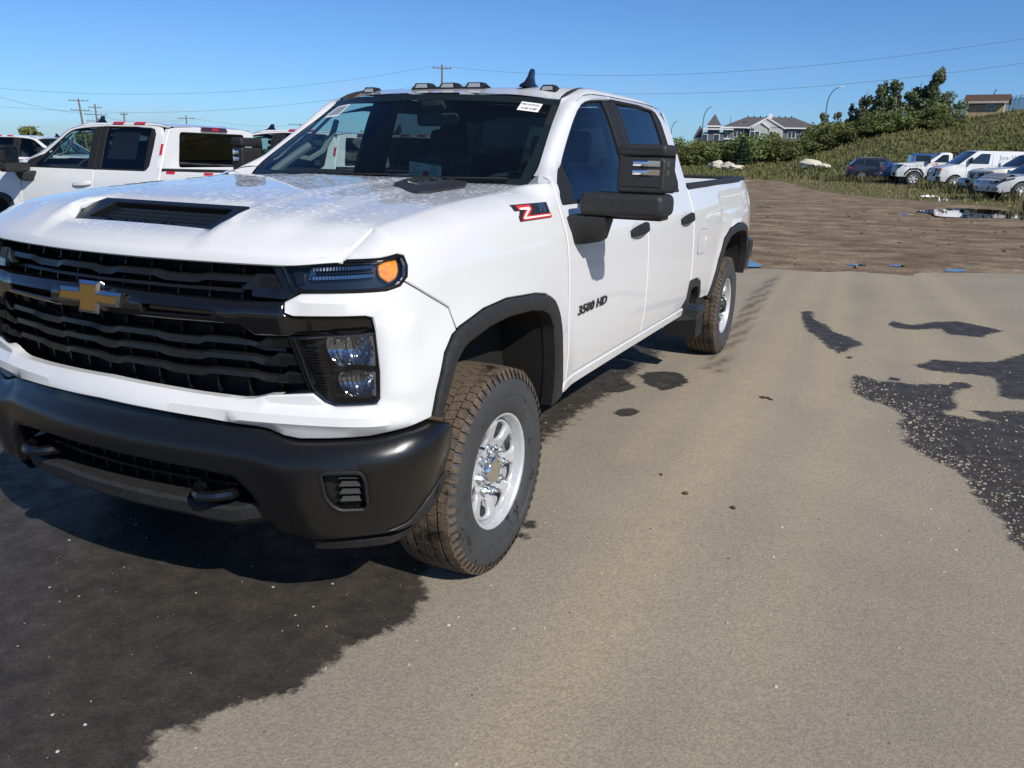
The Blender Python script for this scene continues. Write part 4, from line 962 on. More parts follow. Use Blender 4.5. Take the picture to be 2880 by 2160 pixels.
        for k in range(8):
            a=2*math.pi*(k+.5)/8;q=[(-.030,.124),(.030,.124),(.046,.186),(.0,.199),(-.046,.186)]
            q=round_poly(q,.024,4);holes.append([(xx*math.cos(a)+rr*math.sin(a),-xx*math.sin(a)+rr*math.cos(a)) for xx,rr in q])
        def dfn(a,b,o):
            r=math.hypot(a,b);th=math.atan2(a,b)
            rib=math.cos(8*th)  # ribs between the holes
            return (dish(r)+o+.010*max(rib,-.2)*bump(.115,.15,.18,.205,r)-.006*bump(.90,.97,1.0,1.01,rib)*bump(.12,.15,.175,.2,r),a,b)
        panel(mb,circ,dfn,holes,res=.012,gres=.011,lip=.012,rnd=.003)
        B_(mb,'rim','silver',smooth=45)
        mb=MB();mb.lathe([(-.03,.0),(-.03,.175)],24);B_(mb,'brake_disc','plastic_dk' if 0 else 'liner')
        mb=MB();mb.lathe([(-.028,.135),(-.022,.165),(-.02,.175)],24);B_(mb,'brake_ring','steel')
        hm='chrome' if front else 'plastic_dk'
        mb=MB();mb.lathe([(.060,.062),(.082,.060),(.095,.056),(.102,.050),(.104,.0)],28) if front else mb.lathe([(.05,.07),(.10,.065),(.125,.05),(.128,0)],24);B_(mb,'hub_cap',hm)
        for k in range(8):
            a=2*math.pi*(k+.1)/8;cy,cz=.090*math.cos(a),.090*math.sin(a);mb=MB()
            mb.lathe([(.068,.0),(.068,.020),(.074,.020),(.076,.0145),(.097,.0145),(.101,.010),(.101,.007),(.116,.007),(.118,0)],6,'x',(0,cy,cz));B_(mb,'lug_nut','steel',smooth=25)
        mb=MB();a=2.35;mb.tube([(.085,.205*math.cos(a),.205*math.sin(a)),(.125,.195*math.cos(a),.195*math.sin(a))],.0055,6);B_(mb,'valve','plastic_dk')
        return w
    for s in (1,-1):
        wheel(.912,.01,s,True);wheel(.898,WB,s,False)
    return T
def densify_open(P,res):
    out=[]
    for a,b in zip(P,P[1:]):
        n=max(1,int(math.ceil(math.dist(a,b)/res)))
        for i in range(n): out.append((a[0]+(b[0]-a[0])*i/n,a[1]+(b[1]-a[1])*i/n))
    return out+[P[-1]]
def resample(P,n):
    L=[0.]
    for a,b in zip(P,P[1:]): L.append(L[-1]+math.dist(a,b))
    out=[]
    for k in range(n+1):
        t=L[-1]*k/n;i=min(max(bisect.bisect_right(L,t)-1,0),len(P)-2);f=(t-L[i])/(L[i+1]-L[i]);a,b=P[i],P[i+1]
        out.append((a[0]+(b[0]-a[0])*f,a[1]+(b[1]-a[1])*f))
    return out
TRUCK=make_truck()
meta(TRUCK,'white crew cab pickup truck filling the foreground with black bumper and gold cross emblem','pickup truck',None)
# ------------------------------------------------------------------ terrain
import numpy as np
CR=[(-60,1.2),(-30,1.0),(-23,1.0),(-10.7,2.0),(-5.2,4.2),(0,5.4),(5,5.9),(11.4,7.0),(20,7.2),(60,7.5)]
def nss(a,b,x):
    t=np.clip((x-a)/(b-a),0,1);return t*t*(3-2*t)
def tz(x,y,near=True):
    x=np.asarray(x,float);y=np.asarray(y,float)
    r=np.hypot(x,y-2); g=(.0136*x+.0051*y)*nss(3.4,9.5,r)
    c=np.interp(x,[a for a,b in CR],[b for a,b in CR])
    toe=66+np.clip(-x,0,60)*.15
    h=(c-.3)*nss(0,1,(y-toe)/(107-66))*np.clip(1-(y-150)/200,0,1)
    return g+np.where(y>toe,np.maximum(h,0),0)
def tz1(x,y): return float(tz(x,y))
def inpoly(P,X,Y):
    c=np.zeros(X.shape,bool);n=len(P);j=n-1
    for i in range(n):
        a,b=P[i],P[j]
        cond=((a[1]>Y)!=(b[1]>Y))
        with np.errstate(divide='ignore',invalid='ignore'): xi=(b[0]-a[0])*(Y-a[1])/(b[1]-a[1] if b[1]!=a[1] else 1e-9)+a[0]
        c^=cond&(X<xi); j=i
    return c
def sdist(P,X,Y,open_=False):
    m=np.full(X.shape,1e9);n=len(P)
    for i in range(n-1 if open_ else n):
        a,b=P[i],P[(i+1)%n];dx,dy=b[0]-a[0],b[1]-a[1];l=dx*dx+dy*dy+1e-12
        t=np.clip(((X-a[0])*dx+(Y-a[1])*dy)/l,0,1)
        m=np.minimum(m,(X-a[0]-t*dx)**2+(Y-a[1]-t*dy)**2)
    return np.sqrt(m)
def pmask(P,X,Y,soft):
    d=sdist(P,X,Y);d=np.where(inpoly(P,X,Y),d,-d);return np.clip(.5+d/(2*soft),0,1)
def fnoise(X,Y,s,seed=0,oct=4):
    rg=np.random.RandomState(seed);o=np.zeros(X.shape)
    for k in range(oct):
        G=rg.rand(64,64);u=X*s*2**k;v=Y*s*2**k;iu=np.floor(u).astype(int);iv=np.floor(v).astype(int);fu=u-iu;fv=v-iv
        fu=fu*fu*(3-2*fu);fv=fv*fv*(3-2*fv);g=lambda a,b:G[a%64,b%64]
        o+=.5**k*((g(iu,iv)*(1-fu)+g(iu+1,iv)*fu)*(1-fv)+(g(iu,iv+1)*(1-fu)+g(iu+1,iv+1)*fu)*fv)
    return o/(2-.5**(oct-1))
def sheet(name,xs,ys,zf,mat,attrs=(),keep=None,kind='structure',smooth=True):
    X,Y=np.meshgrid(xs,ys);Z=zf(X,Y);nx,ny=len(xs),len(ys)
    V=np.stack([X,Y,Z],-1).reshape(-1,3)
    i=np.arange((ny-1)*(nx-1));r=i//(nx-1);c=i%(nx-1);a=r*nx+c
    F=np.stack([a,a+1,a+nx+1,a+nx],1)
    if keep is not None:
        k=keep(X,Y).reshape(-1);F=F[k[F].all(1)]
    me=bpy.data.meshes.new(name);me.vertices.add(len(V));me.vertices.foreach_set('co',V.ravel())
    me.loops.add(F.size);me.loops.foreach_set('vertex_index',F.ravel().astype(np.int32))
    me.polygons.add(len(F));me.polygons.foreach_set('loop_start',(np.arange(len(F))*4).astype(np.int32))
    try: me.polygons.foreach_set('loop_total',np.full(len(F),4,np.int32))
    except Exception: pass
    me.update(calc_edges=True)
    for an,af in attrs:
        at=me.attributes.new(an,'FLOAT','POINT');at.data.foreach_set('value',af(X,Y).reshape(-1).astype(np.float32))
    if smooth: me.polygons.foreach_set('use_smooth',np.ones(len(me.polygons),bool))
    me.materials.append(mat);o=bpy.data.objects.new(name,me);COL.objects.link(o);o['kind']=kind;return o
W1=[(.71,-1.46),(.62,-1.35),(.67,-1.31),(.72,-1.28),(.69,-1.24),(.71,-1.18),(.80,-1.09),(.85,-1.02),(.85,-.93),(.86,-.75),(.91,-.63),(.95,-.51),(.91,-.34),(.82,-.24),(.7,.2),(.6,1.2),(-1.2,1.4),(-2.4,.9),(-4.5,.6),(-4.5,-5),(1.2,-5)]
WET=[[(1.4,6.82),(1.5,6.92),(1.58,6.41),(1.75,6.13),(1.81,5.87),(2.0,5.64),(2.13,5.4),(2.03,5.13),(1.97,4.86),(1.86,5.05),(1.7,5.52),(1.58,5.79),(1.48,6.27)],
 [(2.3,6.55),(2.35,6.74),(2.52,6.61),(2.72,6.9),(2.97,7.06),(3.2,6.89),(3.37,6.74),(3.21,6.46),(3.15,6.29),(2.83,6.3),(2.79,6.56),(2.54,6.36),(2.36,6.36)],
 [(2.56,4.74),(2.7,5.06),(3.0,5.14),(3.21,5.26),(3.45,5.74),(3.78,6.05),(3.9,5.0),(3.53,4.1),(3.29,4.0),(3.12,4.01),(3.16,4.43),(3.12,4.67),(2.89,4.63),(2.68,4.62)],
 [(2.12,4.14),(2.21,4.14),(2.31,4.04),(2.46,4.08),(2.57,4.07),(2.73,4.19),(2.95,4.21),(2.85,4.01),(2.82,3.78),(2.85,3.56),(2.75,3.34),(3.08,3.3),(2.9,3.5),(3.26,3.69),(3.7,3.95),(4.6,2.2),(3.6,.5),(3.03,1.22),(2.98,1.31),(2.97,1.5),(2.91,1.68),(2.86,1.81),(2.83,2.06),(2.74,2.24),(2.61,2.38),(2.5,2.56),(2.52,2.73),(2.47,2.92),(2.52,3.12),(2.43,3.32),(2.27,3.42),(2.16,3.56),(2.13,3.76)]]
TRK=[[(.65,9.04),(.76,9.71),(.99,6.37),(1.08,5.34),(1.13,4.5),(1.2,3.6),(1.0,3.7),(.93,4.69),(.83,5.94),(.70,7.46)]]
EDGE=[(-14,7.6),(-6,8.3),(-2.5,8.9),(-.31,9.28),(.28,9.94),(.67,10.05),(1.21,10.18),(1.73,10.46),(2.43,10.26),(2.59,10.8),(3.45,11.19),(3.98,11.36),(7,12.2),(16,14)]
LEFT=[(-2.3,-6),(-2.25,-.6),(-2.45,.3),(-3.2,1.6),(-4.5,3.0),(-6,4),(-8,5.0),(-14,7.6)]
def wetm(X,Y):
    n=fnoise(X,Y,3.1,3)-.5
    m=pmask(W1,X,Y,.10)
    for P in WET: m=np.maximum(m,pmask(P,X,Y,.12))
    for (x,y,r) in ((.86,3.16,.20),(.55,2.84,.12),(.85,2.25,.07),(.98,.42,.05),(1.02,.30,.03),(2.42,4.16,.05),(2.9,4.25,.08),(2.05,4.75,.05)):
        m=np.maximum(m,np.clip(.5+(r*(.35+1.3*fnoise(X+x,Y,5.5,7))-np.hypot(X-x,(Y-y)*.8))/.10,0,1))
    # strip beneath the truck, darkened through the same mask
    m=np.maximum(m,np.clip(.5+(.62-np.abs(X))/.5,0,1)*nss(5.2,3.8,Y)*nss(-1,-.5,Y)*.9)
    return np.clip(m+n*.14*(m>.02)*(m<.98),0,1)
def trackm(X,Y):
    m=np.zeros(X.shape)
    for P in TRK: m=np.maximum(m,pmask(P,X,Y,.03))
    u=(X*.996+Y*.085+.012*np.sin(Y*5))/.075
    return m*(.25+.75*np.clip(.6+1.2*np.sin(u*6.283),0,1))
def dustm(X,Y):
    m=np.zeros(X.shape)
    for (a,b,w,k) in (((1.62,-2.5),(1.30,10.2),.22,.8),((2.05,-2.0),(2.35,10.4),.16,.5),((1.15,1.5),(.9,9.9),.14,.6),((2.0,3.2),(1.55,10.2),.16,.9),((2.9,3.4),(2.1,10.5),.2,.7),((3.4,5.5),(2.6,10.8),.18,.8)):
        d=sdist([a,b],X,Y,True)+.10*(fnoise(X,Y,1.1,8)-.5);m=np.maximum(m,k*np.exp(-(d/w)**2))
    return m
def pav_mat():
    m,nt,out=newmat('dusty_asphalt');p=N(nt,'ShaderNodeBsdfPrincipled');nt.links.new(p.outputs[0],out.inputs[0]);v=coords(nt)
    A=lambda n:N(nt,'ShaderNodeAttribute',attribute_name=n).outputs['Fac']
    big=ntex(nt,v,.9,5,.6);med=ntex(nt,v,9,5,.65);fin=ntex(nt,v,95,3,.7);grit=ntex(nt,v,240,2,.6)
    dry=mixc(nt,ramp(nt,big,[(.3,0.),(.7,1.)]),(.30,.262,.208),(.375,.325,.245))
    dry=mixc(nt,mathn(nt,'MULTIPLY',A('dust'),ramp(nt,med,[(.3,.45),(.65,1.)])),dry,(.46,.375,.24))
    dry=mixc(nt,ramp(nt,fin,[(.38,.42),(.62,0.)]),dry,(.10,.088,.07))
    dry=mixc(nt,ramp(nt,grit,[(.60,0.),(.72,.55)]),dry,(.50,.45,.37))
    wet=mixc(nt,ramp(nt,med,[(.35,0.),(.72,1.)]),(.036,.031,.026),(.088,.074,.058))
    wet=mixc(nt,ramp(nt,fin,[(.35,.5),(.6,0.)]),wet,(.014,.013,.012))
    w=mathn(nt,'ADD',A('wet'),mathn(nt,'MULTIPLY',mathn(nt,'SUBTRACT',ntex(nt,v,16,7,.76),.5),.85))
    w=ramp(nt,w,[(.44,0.),(.58,1.)])
    w=mathn(nt,'MULTIPLY',w,ramp(nt,ntex(nt,v,3.4,6,.7),[(.26,.55),(.36,1.)]))
    tr=mathn(nt,'MULTIPLY',A('track'),ramp(nt,med,[(.3,.35),(.6,.8)]))
    c=mixc(nt,tr,dry,(.085,.066,.048));c=mixc(nt,w,c,wet)
    vo=N(nt,'ShaderNodeTexVoronoi');vo.inputs['Scale'].default_value=60;nt.links.new(v,vo.inputs['Vector'])
    st=mathn(nt,'MULTIPLY',ramp(nt,vo.outputs['Distance'],[(.10,1.),(.16,0.)]),ramp(nt,ntex(nt,v,41,2),[(.62,0.),(.66,1.)]))
    c=mixc(nt,mathn(nt,'MULTIPLY',st,.8),c,(.50,.46,.40))
    nt.links.new(c,p.inputs['Base Color'])
    nt.links.new(mathn(nt,'SUBTRACT',.93,mathn(nt,'MULTIPLY',w,mathn(nt,'MULTIPLY',ramp(nt,med,[(.35,.5),(.7,1.)]),.48))),p.inputs['Roughness'])
    h=mathn(nt,'ADD',fin,mathn(nt,'MULTIPLY',grit,.6));nt.links.new(bumpn(nt,h,.55,.005),p.inputs['Normal']);p.inputs['Specular IOR Level'].default_value=.35
    return m
def pavkeep(X,Y):
    e=np.interp(X,[a for a,b in EDGE],[b for a,b in EDGE])+.5*(fnoise(X,Y,1.6,5)-.5)
    l=np.interp(Y,[b for a,b in LEFT],[a for a,b in LEFT])+.5*(fnoise(X,Y,1.9,6)-.5)
    return (Y<e)&(X>l)
xs=np.concatenate([np.arange(-14,-4,.25),np.arange(-4,5.2,.05),np.arange(5.2,16,.25)]);ys=np.concatenate([np.arange(-8,-3.2,.25),np.arange(-3.2,13.6,.05)])
def pavz(X,Y): return tz(X,Y)+.006*(fnoise(X,Y,.7,2)-.5)*2*0+.004
pav=sheet('pavement',xs,ys,lambda X,Y:tz(X,Y)+.006,pav_mat(),(('wet',wetm),('track',trackm),('dust',dustm)),pavkeep)
def dirt_mat():
    m,nt,out=newmat('bare_earth_and_turf');p=N(nt,'ShaderNodeBsdfPrincipled');nt.links.new(p.outputs[0],out.inputs[0]);v=coords(nt)
    A=lambda n:N(nt,'ShaderNodeAttribute',attribute_name=n).outputs['Fac']
    st=ntex(nt,coords(nt,'Object',(.55,1.1,1.)),1.1,6,.65);med=ntex(nt,v,1.6,6,.65);fin=ntex(nt,v,14,5,.7);ff=ntex(nt,v,60,3,.7)
    c=mixc(nt,ramp(nt,st,[(.36,0.),(.62,1.)]),(.20,.135,.085),(.40,.31,.20))
    c=mixc(nt,ramp(nt,med,[(.35,.75),(.56,0.)]),c,(.125,.080,.050))
    c=mixc(nt,ramp(nt,fin,[(.36,.55),(.55,0.)]),c,(.06,.040,.026))
    c=mixc(nt,ramp(nt,ff,[(.60,0.),(.72,.5)]),c,(.37,.30,.21))
    g=mixc(nt,ramp(nt,ntex(nt,v,.16,5,.6),[(.35,0.),(.65,1.)]),(.13,.14,.048),(.20,.175,.075))
    g=mixc(nt,ramp(nt,ntex(nt,v,.55,5,.7),[(.36,.8),(.55,0.)]),g,(.050,.046,.024))
    g=mixc(nt,ramp(nt,fin,[(.35,.6),(.6,0.)]),g,(.035,.038,.015))
    gm=mathn(nt,'ADD',A('grass'),mathn(nt,'MULTIPLY',mathn(nt,'SUBTRACT',med,.5),.9));gm=ramp(nt,gm,[(.44,0.),(.58,1.)])
    c=mixc(nt,gm,c,g);sm=mathn(nt,'ADD',A('straw'),mathn(nt,'MULTIPLY',mathn(nt,'SUBTRACT',fin,.5),1.0));c=mixc(nt,ramp(nt,sm,[(.45,0.),(.6,1.)]),c,mixc(nt,fin,(.10,.075,.045),(.33,.27,.17)))
    nt.links.new(c,p.inputs['Base Color']);setin(p,Roughness=.95);p.inputs['Specular IOR Level'].default_value=.2
    h=mathn(nt,'ADD',mathn(nt,'MULTIPLY',st,.6),mathn(nt,'ADD',fin,mathn(nt,'MULTIPLY',ff,.35)));nt.links.new(bumpn(nt,h,.85,.05),p.inputs['Normal'])
    return m
def vergey(X): return np.interp(X,[-60,-9.2,-6.3,-2.3,-.9,1.1,3.2,5.5,8,20],[66,64.4,59,43.4,39.4,36,34,30.5,29,27])
def grassm(X,Y):
    d=(Y-vergey(X));m=np.clip(.5+d/8.0,0,1)
    return np.where(Y<20,0,m)
def strawm(X,Y):
    return np.clip(.5+(-2.2-X)/2,0,1)*(Y<60)*np.clip(.5+(30-Y)/10,0,1)
def earthz(X,Y):
    n=(fnoise(X,Y,.35,11)-.5)*.10+(fnoise(X,Y,1.3,12)-.5)*.03
    far=nss(9.5,12.5,np.hypot(X-1,Y-0))*(1-grassm(X,Y)*.3)
    hill=(fnoise(X,Y,.09,14)-.5)*1.1*nss(70,85,Y)*np.clip(1-(Y-100)/10,0,1)
    # ground under the paving sits just below it
    base=tz(X,Y)-.03*(1-nss(8.6,11.5,Y))*(1-nss(.0,1.2,-2.2-X))
    for P in PUD_: base=base-.055*pmask(P,X,Y,.7 if P is PUD_[0] else .15)
    return base+n*far*.55+hill
PUD_=[[(2.54,26.97),(3.07,28.24),(3.75,30.18),(4.57,30.92),(5.31,30.82),(6.6,30.99),(6.5,26.31),(5.18,24.81),(4.79,25.44),(3.89,24.74),(3.09,24.64),(3.05,26.24)],
 [(1.62,25.5),(2.0,26.03),(2.43,25.56),(2.16,25.05),(1.84,25.1)],[(1.5,11.34),(1.66,11.55),(1.84,11.47),(1.67,11.27)],[(2.1,11.57),(2.27,11.76),(2.40,11.65),(2.26,11.46)],
 [(2.9,11.32),(3.02,11.62),(3.24,11.65),(3.18,11.38),(3.05,11.25)],[(-.05,10.9),(.06,11.1),(.23,10.80),(.38,10.46),(.22,10.31),(.07,10.29)],[(-2.59,26.45),(-2.33,27.08),(-1.9,26.82),(-2.15,26.2)],[(-1.35,23.0),(-1.13,23.4),(-1.05,23.03)]]
M_EARTH=dirt_mat()
def ring(a,b,n): return np.linspace(a,b,n)
gx=np.concatenate([ring(-3000,-300,14)[:-1],ring(-300,-60,30)[:-1],ring(-60,-16,60)[:-1],ring(-16,16,260)[:-1],ring(16,60,60)[:-1],ring(60,300,30)[:-1],ring(300,3000,14)])
gy=np.concatenate([ring(-3000,-60,14)[:-1],ring(-60,-8,20)[:-1],ring(-8,14,130)[:-1],ring(14,40,150)[:-1],ring(40,70,110)[:-1],ring(70,125,120)[:-1],ring(125,400,40)[:-1],ring(400,4000,14)])
earth=sheet('ground',gx,gy,earthz,M_EARTH,(('grass',grassm),('straw',strawm)))
# standing water
def water_mat():
    m,nt,out=newmat('puddle_water');p=N(nt,'ShaderNodeBsdfPrincipled');nt.links.new(p.outputs[0],out.inputs[0])
    setin(p,Base_Color=(.035,.025,.016,1),Roughness=.015,IOR=1.33,Coat_Weight=.6,Coat_Roughness=0.0)
    nt.links.new(bumpn(nt,ntex(nt,coords(nt),5,3),.02,.01),p.inputs['Normal']);return m
M['water']=water_mat()
for P in PUD_:
    cx,cy=sum(a for a,b in P)/len(P),sum(b for a,b in P)/len(P)
    z=tz1(cx,cy)-(.018 if P is PUD_[0] else .012)
    q=smooth_poly([((a-cx)*1.12+cx,(b-cy)*1.12+cy) for a,b in P],(),2)
    o=MB().add([(a,b,z) for a,b in q],[tuple(range(len(q)))]).build('puddle',M['water'],None,smooth=0);o['kind']='structure'
# ------------------------------------------------------------------ grit and loose stones
def stones(name,pts,sizes,mat,seed=1,kind='stuff',flat=.6):
    rg=np.random.RandomState(seed);bm=bmesh.new();bmesh.ops.create_icosphere(bm,subdivisions=1,radius=1.0);B=np.array([v.co[:] for v in bm.verts]);F=np.array([[v.index for v in f.verts] for f in bm.faces]);bm.free()
    n=len(pts);V=np.repeat(B[None],n,0)*(1+.28*(rg.rand(n,len(B),1)-.5)*2)
    sc=np.stack([1+.4*(rg.rand(n)-.5),1+.4*(rg.rand(n)-.5),flat*(1+.5*(rg.rand(n)-.5))],1)*sizes[:,None];V=V*sc[:,None,:]
    a=rg.rand(n)*6.28;c,s=np.cos(a)[:,None],np.sin(a)[:,None];x,y=V[...,0].copy(),V[...,1].copy();V[...,0]=c*x-s*y;V[...,1]=s*x+c*y
    V+=pts[:,None,:];V[...,2]+=(sizes*flat*.55)[:,None]
    Fa=(F[None]+np.arange(n)[:,None,None]*len(B)).reshape(-1,3)
    me=bpy.data.meshes.new(name);me.from_pydata(V.reshape(-1,3).tolist(),[],Fa.tolist());me.materials.append(mat);o=bpy.data.objects.new(name,me);COL.objects.link(o)
    if kind:o['kind']=kind
    return o
def stone_mat(name,c1,c2):
    m,nt,out=newmat(name);p=N(nt,'ShaderNodeBsdfPrincipled');nt.links.new(p.outputs[0],out.inputs[0]);v=coords(nt)
    nt.links.new(mixc(nt,ramp(nt,ntex(nt,v,37,2),[(.3,0.),(.7,1.)]),c1,c2),p.inputs['Base Color']);setin(p,Roughness=.85);return m
rg=np.random.RandomState(4)
def scatter(n,x0,x1,y0,y1,dens):
    X=rg.uniform(x0,x1,n);Y=rg.uniform(y0,y1,n);k=rg.rand(n)<dens(X,Y);X,Y=X[k],Y[k];return np.stack([X,Y,tz(X,Y)+.004],1)
p1=scatter(5200,-1.8,3.6,-2.1,6,lambda X,Y:.20+.5*fnoise(X,Y,.9,21)**2+.55*(np.abs(X-2.75)<.35)*(Y<3.6)*(Y>1))
stones('pebbles',p1,.0022+.0055*rg.rand(len(p1))**4,stone_mat('pebble',(.30,.27,.22),(.62,.57,.48)),2)
p2=scatter(2600,-1.8,3.6,-2.1,8,lambda X,Y:.35*np.ones(X.shape))
stones('dark_grit',p2,.002+.0045*rg.rand(len(p2))**3,stone_mat('dark_grit',(.05,.043,.035),(.14,.12,.095)),3)
# pale gravel washed into the wet hollow on the right
E5=WET[3][15:24]
p3=scatter(16000,2.1,4.6,.3,4.3,lambda X,Y:inpoly(WET[3],X,Y)*(np.exp(-(sdist(WET[3][15:],X,Y,True)/.25)**2)*.8+.10))
stones('washed_gravel',p3,.0035+.006*rg.rand(len(p3))**2,stone_mat('gravel',(.20,.165,.12),(.50,.43,.33)),5)
for (x,y,s,l) in ((1.60,3.08,.035,'crumbled dark mud clod lying between the rear wheel and the wet patch'),(1.54,1.11,.016,'small black stone on the dusty pavement right of the front tyre'),(1.79,1.05,.014,'small brown stone on the pale tyre streak'),(1.36,1.30,.012,'tiny dark stone near the front door sill line')):
    o=stones('clod' if s>.03 else 'stone',np.array([[x+dx,y+dy,.005] for dx,dy in (((0,0),(.03,.01),(.055,-.012),(-.02,.012)) if s>.03 else ((0,0),))]),np.array([s*.6,s*.5,s*.4,s*.35][:4 if s>.03 else 1]) if s>.03 else np.array([s]),stone_mat('clod_earth',(.035,.024,.017),(.08,.055,.04)),int(x*100),None)
    meta(o,l,'dirt clod' if s>.03 else 'stone')
# lumps thrown up along the muddy lot
p4=scatter(3000,-8,14,10.5,34,lambda X,Y:(fnoise(X,Y,.5,31)>.52)*(Y>np.interp(X,[a for a,b in EDGE],[b for a,b in EDGE])+.1)*.8)
p4[:,2]=earthz(p4[:,0],p4[:,1]);stones('mud_lumps',p4,.012+.045*rg.rand(len(p4))**4,stone_mat('mud_lump',(.085,.055,.035),(.22,.16,.10)),9,flat=.5)
# boulders
BM=stone_mat('limestone',(.52,.47,.36),(.70,.64,.52))
for i,(x,y,s,fl,l) in enumerate(((-19.18,91.67,.62,.7,'leftmost of the pale boulders below the thicket'),(-17.21,87.92,.74,.62,'pale boulder with a dark flank, second from the left in the row'),(-15.72,85.83,.70,.6,'pale rounded boulder in the middle of the row below the fir'),(-14.8,84.84,.60,.4,'flat pale boulder touching its small neighbour'),(-14.36,85.27,.42,.5,'smallest pale boulder at the right end of the row'),(-6.91,80.22,1.10,.42,'broad flat-topped pale boulder alone on the slope'),(-5.63,78.67,.62,.4,'low pale boulder just right of the flat-topped one'))):
    bm=bmesh.new();bmesh.ops.create_icosphere(bm,subdivisions=3,radius=1)
    for v in bm.verts:
        n=noise.noise(v.co*1.3+Vector((i*7,0,0)))*.35+noise.noise(v.co*3.1+Vector((0,i*5,0)))*.15; v.co=v.co*(1+n); v.co.x*=s;v.co.y*=s*.8;v.co.z*=s*fl
    o=MB().bm(bm).build('boulder',BM,None,smooth=30);o.location=(x,y,tz1(x,y)+s*fl*.55);meta(o,l,'boulder','pale boulders below the thicket')
# ------------------------------------------------------------------ more pickups of the same kind, parked beyond
P_WHITE2=M['white']
def tape(parent,poly,fn,mat='red_tape'):
    return MB().prism(poly,fn,.0008,.0025).build('reflective_strip',M[mat],parent,smooth=0)
def park_truck(loc,yaw,label,skip):
    t=copy_tree(TRUCK,None,skip); t.location=(loc[0],loc[1],tz1(*loc)); t.rotation_euler=(0,0,R(yaw))
    meta(t,label,'pickup truck','white crew cab pickups parked to the left')
    for s in (1,-1):
        fn=lambda y,z,d:((s)*sfn(y,z,d)[0],)+sfn(y,z,d)[1:]
        tape(t,[(2.865,1.62),(2.905,1.62),(2.905,1.75),(2.865,1.75)],fn)
        rl=lambda a,b,d:(s*(.728-.02*b),a,1.985+.012*b+d+.006)
        for y0 in (2.02,2.36): tape(t,[(y0,-1),(y0+.17,-1),(y0+.17,1),(y0,1)],rl)
        for k in range(8): tape(t,[(3.02+k*.28,1.405),(3.02+k*.28+.13,1.405),(3.02+k*.28+.13,1.437),(3.02+k*.28,1.437)],fn,'red_tape' if k%2==0 else 'white_tape')
        for z0,z1 in ((1.47,1.58),(1.78,1.88)):
            for q in (0,.013,.026): tape(t,[(2.868+q,z0),(2.876+q,z0),(2.876+q,z1),(2.868+q,z1)],fn,'white_tape')
    for h in CH.get(t.name,[]):
        for g in CH.get(h.name,[]):
            if g.name.startswith('handle_grip'):
                g.material_slots[0].link='OBJECT';g.material_slots[0].material=M['white']
    st=MB().prism([(2.05,1.56),(2.48,1.56),(2.48,1.88),(2.05,1.88)],lambda y,z,d:((sfn(y,z)[0])-.030+d*0,y,z),0,.001).build('window_sheet',M['paper'],t,smooth=0)
    return t
SK=('scoop_lettering','badge_plate','badge_lettering','windshield_sticker','windshield_label','roof_marker','roof_marker_bar','trail_badge','model_lettering','seat_tag')
T2=park_truck((-8.81,5.22),275.,'white crew cab pickup with red reflective strips, seen from its side just behind the bonnet',SK)
T3=park_truck((-8.62,8.05),279.,'white pickup second in the row, its back window seen through the windscreen',SK)
T5=park_truck((-8.60,11.1),280.,'white pickup third in the row, mostly hidden behind the windscreen pillar',SK)
T4=park_truck((-18.7,13.76),108.,'white pickup facing the other way at the left edge, behind the door mirror',SK)
